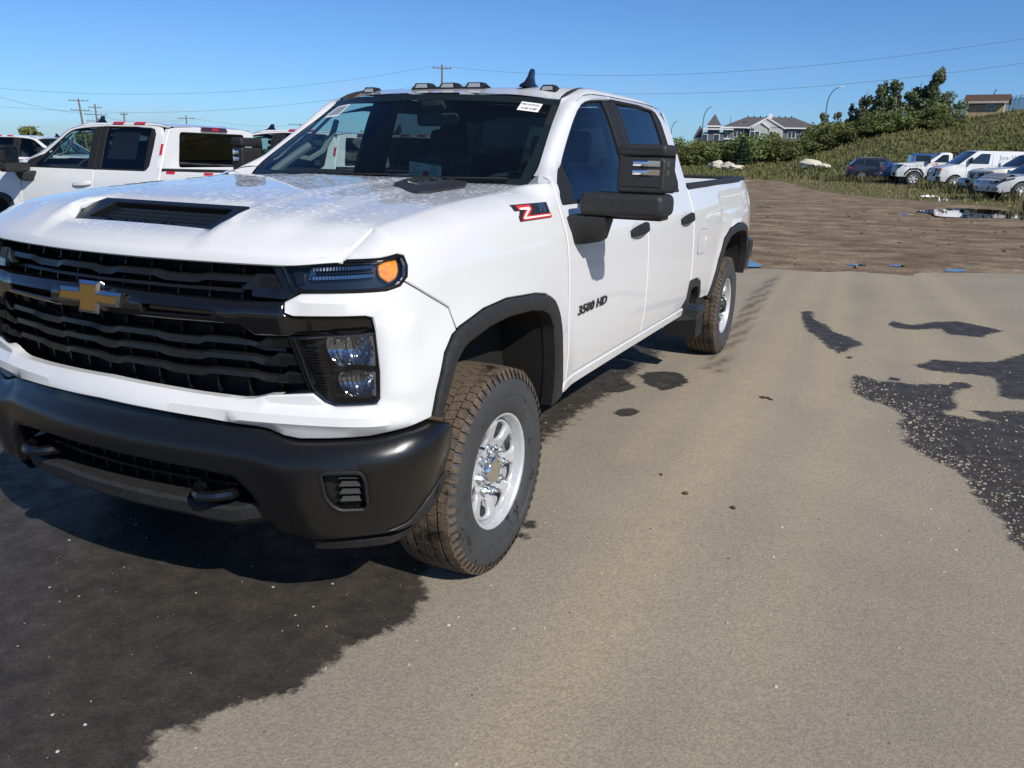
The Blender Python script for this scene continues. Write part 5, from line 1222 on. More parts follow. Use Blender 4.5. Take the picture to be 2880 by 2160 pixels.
# white door handles on the side pickup
# ------------------------------------------------------------------ generic vehicles for the far lot
def cpaint(n,c): return paint(n,c)
M['vwhite']=cpaint('van_white_paint',(.76,.77,.77));M['vbeige']=cpaint('aged_white_paint',(.66,.63,.55));M['vsilver']=cpaint('silver_paint',(.52,.54,.55));M['vblue']=cpaint('blue_paint',(.012,.07,.24));M['vdark']=cpaint('dark_blue_paint',(.012,.018,.035));M['vgrey']=cpaint('grey_paint',(.30,.31,.32))
M['vglass']=pm('vehicle_glass',(.010,.016,.022),.04,coat=1.0,spec=.6)
def vehicle(name,label,cat,loc,yaw,S):
    V=empty(name,(loc[0],loc[1],tz1(*loc)),R(yaw),label,cat,S.get('group'))
    w,fo,wb,ro,rw=S['w'],S['fo'],S['wb'],S['ro'],S['rw'];top=S['top'];belt=S['belt'];zb=S['zb']
    y0,y1=-fo,wb+ro
    def xw(y,z):
        x=w-.15*sstep(y0+.75,y0,y)**2-.10*sstep(y1-.45,y1,y)**2
        if z<belt: x-=.06*abs((z-.75)/.5)**2.2
        else: x-=.035+(z-belt)*S.get('tum',.30)
        return x
    def sf(y,z,d=0.,s=1): return (s*(xw(y,z)+d),y,z)
    def arch(yc):
        r=rw*1.16;return [(yc+r*math.cos(a),max(zb,rw+r*math.sin(a))) for a in [math.pi*k/10 for k in range(11)]]
    def K(mb,n,m,**k): return mb.build(n,M[m],V,**k)
    # lower body: sides with wheel openings, skin over the top
    low=[(y1-.03,zb)]+arch(wb)+arch(0)+[(y0+.06,zb)]
    poly=top+low
    for s in (1,-1):
        o=panel(MB(),poly,lambda a,b,d,s=s:sf(a,b,d,s),res=.18,gres=.16,lip=.05,rnd=.02)
        K(o,'body_side',S['col'])
    T2=densify_open(top,.14);rows=[]
    for k in range(9):
        c=-1+2*k/8;row=[]
        for (y,z) in T2:
            cr=.035*(1-c*c)*sstep(y0+.2,y0+.8,y)
            nose=-.14*(1-c*c)*sstep(y0+.5,y0,y)
            tail=.10*(1-c*c)*sstep(y1-.5,y1,y)
            row.append((c*(xw(y,z)-.012),y+nose+tail,z+cr*(z>.8)))
        rows.append(row)
    K(MB().grid(rows),'body_skin',S['col'],smooth=40)
    MBx=MB();MBx.box(-w+.12,w-.12,y0+.2,y1-.15,zb-.02,zb+.25);K(MBx,'underbody','black',smooth=0)
    # cabin
    cab=S['cab'] # closed polygon (y,z): belt front -> windscreen top -> roof -> rear top -> belt rear
    for s in (1,-1):
        K(panel(MB(),cab,lambda a,b,d,s=s:sf(a,b,d,s),res=.2,gres=.2,lip=.05,rnd=.02),'cabin_side',S.get('roofcol',S['col']))
    n=len(cab);segs=S['skin'] # list of (i,j,kind) along the cabin outline
    for (i,j,kind,nm) in segs:
        pts=densify_open(cab[i:j+1],.12);rows=[]
        if kind=='glass':
            a,b=pts[0],pts[-1];pts=densify_open([(a[0]+(b[0]-a[0])*.05,a[1]+(b[1]-a[1])*.05),(b[0]+(a[0]-b[0])*.05,b[1]+(a[1]-b[1])*.05)],.12)
        for k in range(7):
            c=-1+2*k/6;row=[]
            for (y,z) in pts:
                bow=(-.06 if nm=='windscreen' else .05)*(1-c*c)*(1 if kind=='glass' or nm!='roof' else .5)
                f=.90 if kind=='glass' else 1
                row.append((c*(xw(y,z)-.01)*f,y+(bow+(-.006 if nm=='windscreen' else .006) if kind=='glass' else 0),z+(.03*(1-c*c) if nm=='roof' else (.012 if kind=='glass' else 0))))
            rows.append(row)
        K(MB().grid(rows),nm,'vglass' if kind=='glass' else S.get('roofcol',S['col']),smooth=50)
    for wp in S['win']:
        for s in (1,-1):
            K(panel(MB(),round_poly(wp,.04,2),lambda a,b,d,s=s:sf(a,b,d,s),res=.2,gres=.3,lip=.004,rnd=.003,off=.008),'side_window','vglass')
    for (a,b) in S.get('seam',()):
        for s in (1,-1): K(MB().tube([sf(y,z,.001,s) for y,z in densify_open([a,b],.12)],.006,4),'door_seam','ink')
    for (y,z) in S.get('handle',()):
        for s in (1,-1): mb=MB();mb.tube([sf(y-.07,z,.012,s),sf(y+.07,z,.012,s)],.016,5);K(mb,'handle',S.get('hcol','plastic_dk'))
    # wheels
    for yc in (0,wb):
        for s in (1,-1):
            q=empty('wheel',(s*(w-.12),yc,rw),0,parent=V);fx=(lambda mb:mb if s>0 else mb.mirror())
            mb=MB();mb.lathe([(-.10,rw*.60),(-.115,rw*.8),(-.10,rw*.97),(-.05,rw),(.06,rw),(.105,rw*.97),(.125,rw*.84),(.112,rw*.62)],28);fx(mb).build('tyre',M['rubber'],q,smooth=50)
            mb=MB();mb.lathe([(.02,rw*.60),(.108,rw*.63),(.112,rw*.60),(.06,rw*.55),(.04,rw*.50),(.04,0)],24);fx(mb).build('rim',M[S.get('rimback','black')],q,smooth=40)
            mb=MB();ns=S.get('spokes',5)
            for k in range(ns):
                a=2*math.pi*k/ns;ca,sa=math.cos(a),math.sin(a);P_=lambda r,t,x:(x,r*ca-t*sa,r*sa+t*ca);bw=S.get('spw',.05)
                for t0,t1 in (((-bw,-bw*.25),(bw*.25,bw)) if S.get('twin') else ((-bw,bw),)):
                    mb.add([P_(rw*.10,t0*.7,.085),P_(rw*.10,t1*.7,.085),P_(rw*.60,t1*1.25,.10),P_(rw*.60,t0*1.25,.10),P_(rw*.10,t0*.7,.05),P_(rw*.10,t1*.7,.05),P_(rw*.60,t1*1.25,.06),P_(rw*.60,t0*1.25,.06)],[(0,1,2,3),(0,4,5,1),(1,5,6,2),(3,2,6,7),(0,3,7,4)])
            mb.lathe([(.05,rw*.22),(.10,rw*.20),(.11,rw*.10),(.11,0)],16);mb.lathe([(.095,rw*.62),(.118,rw*.63),(.118,rw*.585),(.09,rw*.56)],24)
            fx(mb).build('spokes',M[S.get('rimcol','silver')],q,smooth=30)
    # lamps, grille, bumpers: patches laid on the nose (a=side position, b=height)
    def nose(a,z,d=0.):
        t=min(1,abs(a)/(w-.1));yy=y0+.0;best=None
        for (y,zz) in T2:
            if best is None or abs(zz-z)+(.0 if y<y0+.6 else 5)<best[0]: best=(abs(zz-z)+(.0 if y<y0+.6 else 5),y)
        # interpolate along the front outline
        fr=[p for p in T2 if p[0]<y0+.55]
        zs=[p[1] for p in fr];yv=best[1]
        for p,q in zip(fr,fr[1:]):
            if min(p[1],q[1])<=z<=max(p[1],q[1]) and abs(q[1]-p[1])>1e-6: yv=p[0]+(q[0]-p[0])*(z-p[1])/(q[1]-p[1]);break
        c=a/(xw(yv,z));return (a,yv-.14*(1-c*c)*sstep(y0+.5,y0,yv)-d,z)
    for (nm,mat,pl,dep) in S.get('front',()):
        for s in ((1,-1) if min(p[0] for p in pl)>.05 else (1,)):
            K(MB().prism([(s*a,b) for a,b in pl],lambda a,b,d:nose(a,b,d),-.02,dep),nm,mat,smooth=15)
    for (nm,mat,pl,dep) in S.get('sidep',()):
        for s in (1,-1): K(panel(MB(),pl,lambda a,b,d,s=s:sf(a,b,d,s),res=.1,gres=.2,lip=.01,rnd=.003,off=dep),nm,mat,smooth=20)
    for (nm,mat,pl,dep) in S.get('back',()):
        for s in ((1,-1) if min(p[0] for p in pl)>.05 else (1,)):
            K(MB().prism([(s*a,b) for a,b in pl],lambda a,b,d:(a,y1+.10*(1-(a/w)**2)+d-.01,b),-.03,dep),nm,mat,smooth=15)
    if 'mirror' in S:
        y,z,h=S['mirror']
        for s in (1,-1):
            mb=MB();mb.cbox(w-.04,w+.16,y,y+.10,z,z+h,.025);mb.cbox(w-.14,w,y+.02,y+.07,z,z+.06,.01);(mb if s>0 else mb.mirror()).build('mirror',M[S.get('mcol','plastic_dk')],V,smooth=40)
    V['_w']=w
    return V,xw,sf
GRP='vehicles parked in the weeds below the hill'
def label_text(V,sf,txt,size,y,z,mat,sp=1.0,sx=1.0,nm='lettering',d=.004):
    return text_mb(txt,size,lambda a,b,dd:sf(y+a*sx,z+b,dd*.4+d),.006,.001,0,sp).build(nm,M[mat],V,smooth=0)
# --- white cargo van
van,xw,sf=vehicle('cargo_van','white cargo van with grey lettering on its long side and black grille','van',(3.77,49.16),290,dict(group=GRP,w=1.0,fo=.78,wb=3.5,ro=1.15,rw=.38,zb=.42,belt=1.25,tum=.10,col='vwhite',
 top=[(-.78,.45),(-.80,.75),(-.77,1.0),(-.70,1.14),(-.45,1.22),(.05,1.33),(.35,1.36),(4.6,1.36),(4.65,.9),(4.62,.48)],
 cab=[(.10,1.33),(.95,2.02),(1.10,2.07),(4.50,2.08),(4.60,2.0),(4.63,1.34)],skin=[(0,1,'glass','windscreen'),(1,4,'body','roof'),(4,5,'body','rear_wall')],
 win=[[(.55,1.40),(.95,1.40),(1.62,1.40),(1.66,1.93),(1.18,1.93)]],seam=[((.50,.60),(.52,1.34)),((1.78,.55),(1.80,2.0)),((.52,.55),(1.78,.55))],handle=[(1.62,1.15)],spokes=8,spw=.035,rimcol='silver',mirror=(.62,1.42,.30),
 front=[('grille','plastic_dk',[(-.52,.72),(.52,.72),(.55,1.12),(-.55,1.12)],.05),('headlamp','amber',[(.62,.98),(.92,.98),(.93,1.10),(.60,1.10)],.03),('lower_lamp','lens' if 0 else 'vgrey',[(.62,.80),(.90,.80),(.90,.96),(.62,.96)],.02),('bumper','plastic_dk',[(-.93,.44),(.93,.44),(.95,.70),(-.95,.70)],.10)],
 back=[('tail_lamp','red_lens',[(.78,.9),(.92,.9),(.90,1.4),(.78,1.4)],.02)]))
mb=MB();
for z in (.80,.90,1.0): mb.add([(-.48,-.97,z),(.48,-.97,z),(.48,-.98,z+.035),(-.48,-.98,z+.035)],[(0,1,2,3)])
mb.build('grille_bar',M['vgrey'],van,smooth=0)
MB().lathe([(0,.0),(.012,.11)],16,'y',(0,-.985,.92)).build('nose_badge',M['chrome'],van)
label_text(van,sf,'Jos-Will',.34,2.75,1.74,'grey_print',1.0,1.15);label_text(van,sf,'Jos-Will',.17,1.18,.98,'grey_print',1.0,1.15);label_text(van,sf,'CABINETRY',.145,2.42,1.27,'grey_print',1.05,1.1)
for (a,b) in (((2.2,1.53),(3.4,1.53)),((.85,.87),(1.5,.87))): MB().tube([sf(y,z,.003) for y,z in densify_open([a,b],.2)],.008,4).build('lettering_rule',M['grey_print'],van,smooth=0)
for k,(a,b,z) in enumerate(((3.75,4.2,1.88),(3.68,4.3,1.78),(3.66,4.3,1.69))): MB().prism([(a,z),(b,z),(b,z+.03),(a,z+.03)],lambda y,zz,d:sf(y,zz,d+.004),0,.002).build('small_print',M['vgrey'],van,smooth=0)
# --- white regular-cab truck with black deck rack
gmc,xw,sf=vehicle('work_truck','white regular cab truck with dark grille and a red zigzag mark on its door','pickup truck',(1.84,56.22),282,dict(group=GRP,w=1.02,fo=1.0,wb=3.9,ro=1.0,rw=.42,zb=.52,belt=1.38,tum=.42,col='vwhite',
 top=[(-1.0,.55),(-1.02,.95),(-.98,1.28),(-.85,1.34),(.3,1.44),(.75,1.45),(2.05,1.45),(2.1,1.42),(2.12,1.1),(4.88,1.05),(4.9,.6)],
 cab=[(.68,1.42),(1.45,1.97),(1.60,2.02),(1.98,2.02),(2.08,1.94),(2.10,1.44)],skin=[(0,1,'glass','windscreen'),(1,4,'body','roof'),(4,5,'glass','back_window')],
 win=[[(1.02,1.44),(1.88,1.44),(1.88,1.90),(1.55,1.90)]],seam=[((.62,.65),(.66,1.42)),((1.95,.65),(1.97,1.9)),((.62,.65),(1.95,.65))],handle=[(1.82,1.25)],hcol='vwhite',spokes=6,spw=.05,mirror=(.72,1.36,.34),
 front=[('grille','plastic_dk',[(-.62,.86),(.62,.86),(.66,1.27),(-.66,1.27)],.02),('headlamp','vglass',[(.70,.90),(.86,.90),(.98,1.25),(.70,1.25)],.02),('bumper','vgrey',[(-.95,.55),(.95,.55),(.97,.80),(-.97,.80)],.08),('fog_lamp','black',[(.62,.58),(.90,.58),(.90,.78),(.62,.78)],.09)],
 sidep=[('lamp_side','vglass',[(-.95,.98),(-.62,1.27),(-.95,1.27)],.006),('wheel_arch_trim','plastic',[( .56,.55),(.58,.72),(.38,1.02),(.10,1.08),(-.30,1.05),(-.55,.78),(-.56,.60),(-.50,.60),(-.44,.74),(-.26,.92),(.0,.96),(.28,.92),(.46,.70),(.48,.55)],.012)]))
MB().prism([(.92,1.20),(1.02,1.34),(1.10,1.25),(1.20,1.38),(1.34,1.22),(1.46,1.30),(1.46,1.26),(1.34,1.17),(1.20,1.32),(1.10,1.19),(1.03,1.27)],lambda y,z,d:sf(y,z,d+.004),0,.002).build('door_mark',M['red_print'],gmc,smooth=0)
for k in range(2):
    for j,(a,b) in enumerate(((-.62,-.45),(-.36,-.22),(-.14,-.06),(.02,.22),(.27,.42))): MB().prism([(a,1.20-k*.075),(b,1.205-k*.075),(b,1.24-k*.075),(a,1.235-k*.075)],lambda y,z,d:sf(y,z,d+.004),0,.002).build('small_print',M['vgrey'],gmc,smooth=0)
mb=MB();mb.box(-1.1,1.1,2.2,5.2,1.08,1.18);mb.tube([(-.9,2.3,1.1),(-.9,2.3,2.05),(.9,2.3,2.05),(.9,2.3,1.1)],.04,6);mb.tube([(-.3,2.3,1.1),(-.3,2.3,2.05)],.03,5);mb.tube([(.3,2.3,1.1),(.3,2.3,2.05)],.03,5);mb.tube([(.85,2.5,1.15),(.85,2.5,2.2),(.85,3.1,2.1)],.05,5);mb.build('deck_rack',M['black'],gmc)
# --- off-white pickup behind the damaged one
p6,xw,sf=vehicle('old_pickup','cream-white pickup with dark chrome grille and amber lamps between sedan and crumpled car','pickup truck',(5.72,42.9),300,dict(group=GRP,w=.99,fo=.95,wb=3.65,ro=1.2,rw=.39,zb=.48,belt=1.22,tum=.40,col='vbeige',
 top=[(-.95,.50),(-.97,.80),(-.93,1.08),(-.80,1.16),(.2,1.26),(.62,1.29),(3.2,1.29),(4.80,1.27),(4.85,.9),(4.82,.55)],
 cab=[(.55,1.26),(1.30,1.82),(1.50,1.88),(3.0,1.87),(3.15,1.80),(3.28,1.28)],skin=[(0,1,'glass','windscreen'),(1,4,'body','roof'),(4,5,'glass','back_window')],
 win=[[(.95,1.29),(1.95,1.29),(1.95,1.76),(1.45,1.76)],[(2.05,1.29),(2.95,1.29),(2.92,1.76),(2.05,1.77)]],seam=[((.60,.62),(.62,1.26)),((2.0,.62),(2.0,1.8))],handle=[(1.8,1.13)],hcol='vbeige',spokes=6,mirror=(.66,1.25,.22),mcol='vbeige',
 front=[('grille_frame','chrome',[(-.58,.70),(.58,.70),(.60,1.12),(-.60,1.12)],.03),('grille','plastic_dk',[(-.47,.74),(.47,.74),(.48,1.0),(-.48,1.0)],.045),('headlamp','lens' if 0 else 'vgrey',[(.62,.84),(.92,.84),(.95,1.08),(.62,1.08)],.03),('turn_lamp','amber',[(.72,.93),(.93,.93),(.94,1.05),(.72,1.05)],.04),('bumper','vgrey',[(-.94,.48),(.94,.48),(.95,.68),(-.95,.68)],.09),('fog_lamp','black',[(.60,.50),(.84,.50),(.84,.66),(.60,.66)],.10)]))
mb=MB();
for z in (.80,.88,.95): mb.add([(-.45,-1.155,z),(.45,-1.155,z),(.45,-1.165,z+.02),(-.45,-1.165,z+.02)],[(0,1,2,3)])
mb.build('grille_bar',M['chrome'],p6,smooth=0)
# --- silver sedan mostly hidden between the van and the pickup
vehicle('sedan','silver sedan with dirty bonnet wedged between the van and the cream pickup','car',(5.30,46.3),298,dict(group=GRP,w=.90,fo=.90,wb=2.75,ro=1.0,rw=.32,zb=.25,belt=.92,tum=.45,col='vsilver',
 top=[(-.90,.30),(-.92,.52),(-.82,.70),(-.3,.84),(.35,.93),(.6,.95),(2.9,.97),(3.6,.95),(3.74,.75),(3.72,.35)],
 cab=[(.50,.93),(1.30,1.36),(1.60,1.43),(2.3,1.40),(2.6,1.32),(3.2,.96)],skin=[(0,1,'glass','windscreen'),(1,4,'body','roof'),(4,5,'glass','back_window')],
 win=[[(.95,.98),(1.75,.98),(1.75,1.33),(1.45,1.31)],[(1.82,.98),(2.7,.98),(2.45,1.26),(1.82,1.33)]],spokes=9,spw=.02,mirror=(.75,.95,.14),mcol='vsilver',
 front=[('grille','plastic_dk',[(-.40,.46),(.40,.46),(.44,.62),(-.44,.62)],.01),('headlamp','vglass',[(.48,.52),(.80,.54),(.84,.66),(.5,.64)],.02),('lower_grille','black',[(-.5,.28),(.5,.28),(.5,.40),(-.5,.40)],.01),('fog_lamp','red_lens',[(.60,.30),(.74,.30),(.74,.42),(.60,.42)],.02)]))
# --- crumpled silver crossover at the right edge
suv,xw,sf=vehicle('damaged_crossover','silver crossover with crumpled lifted bonnet and split-spoke wheels at the right edge','car',(5.67,37.01),300,dict(group=GRP,w=.92,fo=.92,wb=2.85,ro=.95,rw=.37,zb=.30,belt=1.02,tum=.42,col='vsilver',
 top=[(-.92,.36),(-.96,.58),(-.88,.80),(-.55,.93),(.15,1.02),(.45,1.05),(3.2,1.10),(3.65,1.05),(3.78,.8),(3.75,.40)],
 cab=[(.38,1.03),(1.22,1.58),(1.55,1.68),(2.9,1.66),(3.25,1.58),(3.62,1.10)],skin=[(0,1,'glass','windscreen'),(1,4,'body','roof'),(4,5,'glass','back_window')],
 win=[[(.85,1.09),(1.75,1.09),(1.75,1.55),(1.40,1.53)],[(1.82,1.09),(2.75,1.10),(2.70,1.55),(1.82,1.56)],[(2.82,1.11),(3.3,1.15),(3.05,1.52),(2.80,1.54)]],seam=[((.55,.5),(.60,1.04)),((1.78,.45),(1.80,1.55))],spokes=5,spw=.06,twin=True,rimback='black',mirror=(.62,1.06,.16),mcol='vsilver',
 front=[('grille','black',[(-.46,.56),(.46,.56),(.36,.42),(-.36,.42)],.012),('upper_grille','black',[(-.44,.68),(.44,.68),(.46,.76),(-.46,.76)],.012),('headlamp','vglass',[(.52,.66),(.86,.72),(.90,.86),(.60,.80)],.012),('fog_surround','vgrey',[(.55,.40),(.80,.42),(.82,.52),(.58,.52)],.015),('valance','black',[(-.8,.30),(.8,.30),(.8,.37),(-.8,.37)],.012)],
 sidep=[('lamp_side','vglass',[(-.80,.74),(-.35,.88),(-.38,.94),(-.78,.84)],.006)]))
rows=[]
for i in range(15):
    t=i/14;row=[]
    for j in range(9):
        c=-1+2*j/8;y=-.80+1.15*t;z=.86+.16*t+.16*math.exp(-((t-.35)/.22)**2)*(1-.3*c*c)+.04*noise.noise(Vector((c*2.2,t*5,1)))+.02*(1-c*c)
        row.append((c*(.80-.05*(1-t)),y,z))
    rows.append(row)
MB().grid(rows).build('buckled_hood',M['vgrey'],suv,smooth=25)
MB().tube([(.80,-.75,.86),(.79,-.4,.93),(.80,0,.99),(.82,.3,1.03)],.025,5).build('hood_gap',M['black'],suv)
# --- blue pickup, tail towards the viewer's left, and a dark crossover in the weeds
bp,xw,sf=vehicle('blue_pickup','bright blue pickup with red tail lamp half hidden behind the white regular cab truck','pickup truck',(4.63,58.2),104,dict(group=GRP,w=1.0,fo=.95,wb=3.6,ro=1.15,rw=.40,zb=.50,belt=1.25,tum=.40,col='vblue',
 top=[(-.95,.52),(-.97,.85),(-.92,1.12),(.2,1.28),(.6,1.31),(3.1,1.31),(4.72,1.30),(4.75,.9),(4.72,.55)],
 cab=[(.55,1.28),(1.28,1.84),(1.5,1.90),(2.85,1.90),(3.0,1.84),(3.08,1.30)],skin=[(0,1,'glass','windscreen'),(1,4,'body','roof'),(4,5,'glass','back_window')],
 win=[[(.95,1.32),(1.95,1.32),(1.95,1.80),(1.45,1.80)],[(2.02,1.32),(2.9,1.32),(2.88,1.80),(2.02,1.80)]],spokes=6,mirror=(.66,1.28,.25),
 front=[('grille','plastic_dk',[(-.6,.72),(.6,.72),(.6,1.06),(-.6,1.06)],.02)],back=[('tail_lamp','red_lens',[(.76,.82),(.93,.82),(.93,1.24),(.76,1.24)],.03),('tailgate','vdark',[(-.72,.72),(.72,.72),(.72,1.27),(-.72,1.27)],.01),('rear_bumper','vgrey',[(-.90,.52),(.90,.52),(.90,.70),(-.90,.70)],.14)]))
vehicle('dark_crossover','dark blue crossover with roof rails half sunk in tall weeds','car',(1.36,61.4),100,dict(group=GRP,w=.93,fo=.9,wb=2.8,ro=.92,rw=.34,zb=.30,belt=1.02,tum=.40,col='vdark',
 top=[(-.9,.36),(-.93,.62),(-.82,.86),(.1,1.03),(.4,1.06),(3.2,1.10),(3.58,1.06),(3.72,.8),(3.68,.42)],
 cab=[(.35,1.04),(1.15,1.58),(1.5,1.66),(2.9,1.62),(3.15,1.54),(3.58,1.10)],skin=[(0,1,'glass','windscreen'),(1,4,'body','roof'),(4,5,'glass','back_window')],
 win=[[(.85,1.10),(1.75,1.10),(1.75,1.52),(1.38,1.50)],[(1.82,1.10),(2.65,1.11),(2.62,1.52),(1.82,1.53)],[(2.72,1.14),(3.20,1.20),(2.98,1.46),(2.70,1.50)]],spokes=5,spw=.045,twin=True,rimback='black',mirror=(.62,1.06,.16),
 back=[('tail_lamp','red_lens',[(.58,.82),(.88,.84),(.88,1.02),(.60,1.0)],.02)],sidep=[('roof_rail','vgrey',[(1.5,1.655),(2.9,1.625),(2.9,1.645),(1.5,1.675)],.01),('tail_lamp_side','red_lens',[(3.42,.84),(3.62,.86),(3.60,1.02),(3.45,1.0)],.006)]))
# ------------------------------------------------------------------ hut on the hill with its fence
M['stucco']=pm('cream_stucco',(.46,.36,.21),.9,var=(3,.18),bmp=(40,.4,.01));M['shingle']=pm('brown_shingles',(.115,.07,.05),.9,var=(5,.35),bmp=(25,.5,.02));M['trimw']=pm('pale_trim',(.58,.53,.44),.7);M['siding']=pm('grey_siding',(.115,.135,.155),.8);M['grey_shingle']=pm('grey_shingles',(.095,.092,.095),.9,var=(2.5,.25));M['whitetrim']=pm('white_trim',(.74,.74,.73),.6);M['palewall']=pm('pale_grey_wall',(.45,.46,.44),.85);M['galv']=pm('galvanised_steel',(.30,.31,.32),.45,.7);M['brickred']=pm('red_siding',(.16,.035,.03),.8);M['pane']=pm('window_pane',(.02,.03,.04),.06,coat=1.0);M['wood']=pm('weathered_wood',(.17,.135,.10),.9,var=(6,.3))
hx,hy=8.25,110.6;hz=tz1(hx,hy)+.35
hut=empty('hut',(hx,hy,7.02),R(-9),'cream stucco hut with brown shingle roof on top of the hill','hut')
L2,D2,HW=1.86,1.25,1.80
mb=MB();mb.box(-L2,L2,-D2,D2,-.4,1.22);mb.build('wall',M['stucco'],hut,smooth=0)
mb=MB();mb.box(-L2-.01,L2+.01,-D2-.01,D2+.01,1.26,HW);mb.add([(-L2-.01,-D2,HW),(-L2-.01,D2,HW),(-L2-.01,0,2.42),(L2+.01,-D2,HW),(L2+.01,D2,HW),(L2+.01,0,2.42)],[(0,1,2),(5,4,3)]);mb.build('upper_wall',pm('tan_stucco',(.25,.195,.125),.9,var=(3,.15)),hut,smooth=0)
mb=MB();mb.box(-L2-.03,L2+.03,-D2-.03,D2+.03,1.21,1.27);mb.build('wall_band',M['trimw'],hut,smooth=0)
e=.42;rf=MB();
for s in (-1,1):
    rf.add([(-L2-e,s*(D2+e),HW-.18),(L2+e,s*(D2+e),HW-.18),(L2+e,0,2.50),(-L2-e,0,2.50),(-L2-e,s*(D2+e),HW-.24),(L2+e,s*(D2+e),HW-.24),(L2+e,0,2.44),(-L2-e,0,2.44)],[(0,1,2,3),(4,7,6,5),(0,4,5,1),(0,3,7,4),(1,5,6,2)])
rfo=rf.build('roof',M['shingle'],hut,smooth=0)
for k in range(6):
    t=k/6;mb=MB();y=-(D2+e)*(1-t);z=HW-.18+(2.50-HW+.18)*t;mb.box(-L2-e,L2+e,y-.01,y+.02,z+.004,z+.022);mb.build('shingle_course',M['shingle'],rfo,smooth=0)
mb=MB();mb.box(-L2-e,L2+e,-D2-e-.03,-D2-e,HW-.36,HW-.14);mb.box(-L2-e,L2+e,D2+e,D2+e+.03,HW-.36,HW-.14);mb.build('fascia_board',M['trimw'],hut,smooth=0)
for s in (-1,1):
    mb=MB()
    for q in (-1,1): mb.add([(s*(L2+e),q*(D2+e),HW-.34),(s*(L2+e),q*(D2+e),HW-.16),(s*(L2+e),0,2.50),(s*(L2+e),0,2.32),(s*(L2+e+.03),q*(D2+e),HW-.34),(s*(L2+e+.03),q*(D2+e),HW-.16),(s*(L2+e+.03),0,2.50),(s*(L2+e+.03),0,2.32)],[(0,1,2,3),(4,7,6,5),(1,5,6,2),(0,3,7,4)])
    mb.build('verge_board',M['shingle'],hut,smooth=0)
wnd=empty('window',(.55,-D2-.01,1.22),0,parent=hut)
mb=MB()
for b in ((-.40,.40,-.05,.03,.36,.42),(-.40,.40,-.05,.03,-.42,-.36),(-.42,-.36,-.05,.03,-.42,.42),(.36,.42,-.05,.03,-.42,.42),(-.36,.36,-.045,.02,.12,.16),(-.02,.02,-.045,.02,-.36,.12)): mb.box(*b)
mb.build('window_frame',M['whitetrim'],wnd,smooth=0);MB().box(-.37,.37,-.012,.0,-.37,.37).build('window_pane',M['pane'],wnd,smooth=0)
mb=MB();mb.tube([(.55,0,2.45),(.55,0,2.62),(.50,0,2.70),(.55,0,2.80),(.66,0,2.86),(.70,0,2.96),(.62,0,3.06)],.045,6);mb.build('roof_vent',M['black'],hut)
mb=MB();mb.tube([(-L2+.05,-D2-.04,1.7),(-L2+.02,-D2-.05,1.4),(-L2+.02,-D2-.05,-.3)],.05,6);mb.build('downpipe',M['trimw'],hut)
M['mesh']=glassmat('chain_link_mesh',(.55,.58,.62),0.0,0,1.01,.30,(.16,.17,.18))
def fence(name,label,pts):
    F=empty(name,(pts[0][0],pts[0][1],tz1(*pts[0])),0,label,'fence');b=F.location
    P_=[Vector((x,y,tz1(x,y)))-Vector(b) for x,y in pts]
    for i,p in enumerate(P_):
        o=MB().tube([p+Vector((0,0,-.3)),p+Vector((0,0,1.75)),p+Vector((.12,-.15,2.05))],.035,6).build('post',M['galv'],F)
    mb=MB();mb.tube([p+Vector((0,0,1.72)) for p in P_],.022,5);mb.build('top_rail',M['galv'],F)
    for k in range(3): MB().tube([p+Vector((.04*(k+1),-.05*(k+1),1.75+.10*(k+1))) for p in P_],.008,4).build('barbed_wire',M['galv'],F)
    for p,q in zip(P_,P_[1:]): MB().add([p+Vector((0,0,0)),q,q+Vector((0,0,1.72)),p+Vector((0,0,1.72))],[(0,1,2,3)]).build('mesh_panel',M['mesh'],F,smooth=0)
fence('chain_link_fence','chain link fence with barbed wire at the left end of the hut',[(5.15,111.6),(5.62,111.3),(6.1,111.0),(6.4,110.2)])
fence('chain_link_fence','chain link fence with angled wire arms running off right of the hut',[(10.1,110.7),(10.5,111.0),(10.66,110.9),(11.0,110.8),(11.45,110.6),(12.6,110.2),(14.0,110.0)])
# ------------------------------------------------------------------ apartment block behind the thicket
ab=empty('apartment_building',(-31,194,2.0),R(9),'grey and white apartment block with long shingle roof and pointed turrets behind the thicket','building')
K=lambda mb,n,m,par=ab:mb.build(n,M[m],par,smooth=0)
K(MB().box(-8.2,12,-2,8,0,6.6),'wall','siding');K(MB().box(-2.5,4.6,-4.0,-2,0,6.6),'gable_wall','palewall');K(MB().box(-1.6,1.4,-4.8,-4.0,0,6.5),'bay_wall','palewall')
mb=MB();mb.add([(-8.8,-2.6,6.55),(12.6,-2.6,6.55),(12.6,8.6,6.55),(-8.8,8.6,6.55),(-3.6,3,9.0),(6.6,3,9.0)],[(0,1,5,4),(1,2,5),(2,3,4,5),(3,0,4),(0,3,2,1)]);rfo=K(mb,'roof','grey_shingle')
for i in range(8): K(MB().box(-3.4+i*1.35,-3.15+i*1.35,2.9,3.1,8.98,9.28),'roof_vent','black',rfo)
K(MB().box(1.2,2.1,2.2,3.0,8.7,9.7),'chimney','whitetrim',rfo);K(MB().box(-4.2,-3.4,-.3,.3,7.5,7.8),'skylight','brickred',rfo)
mb=MB();mb.box(-8.8,12.6,-2.75,-2.55,6.35,6.62);K(mb,'eave_board','whitetrim')
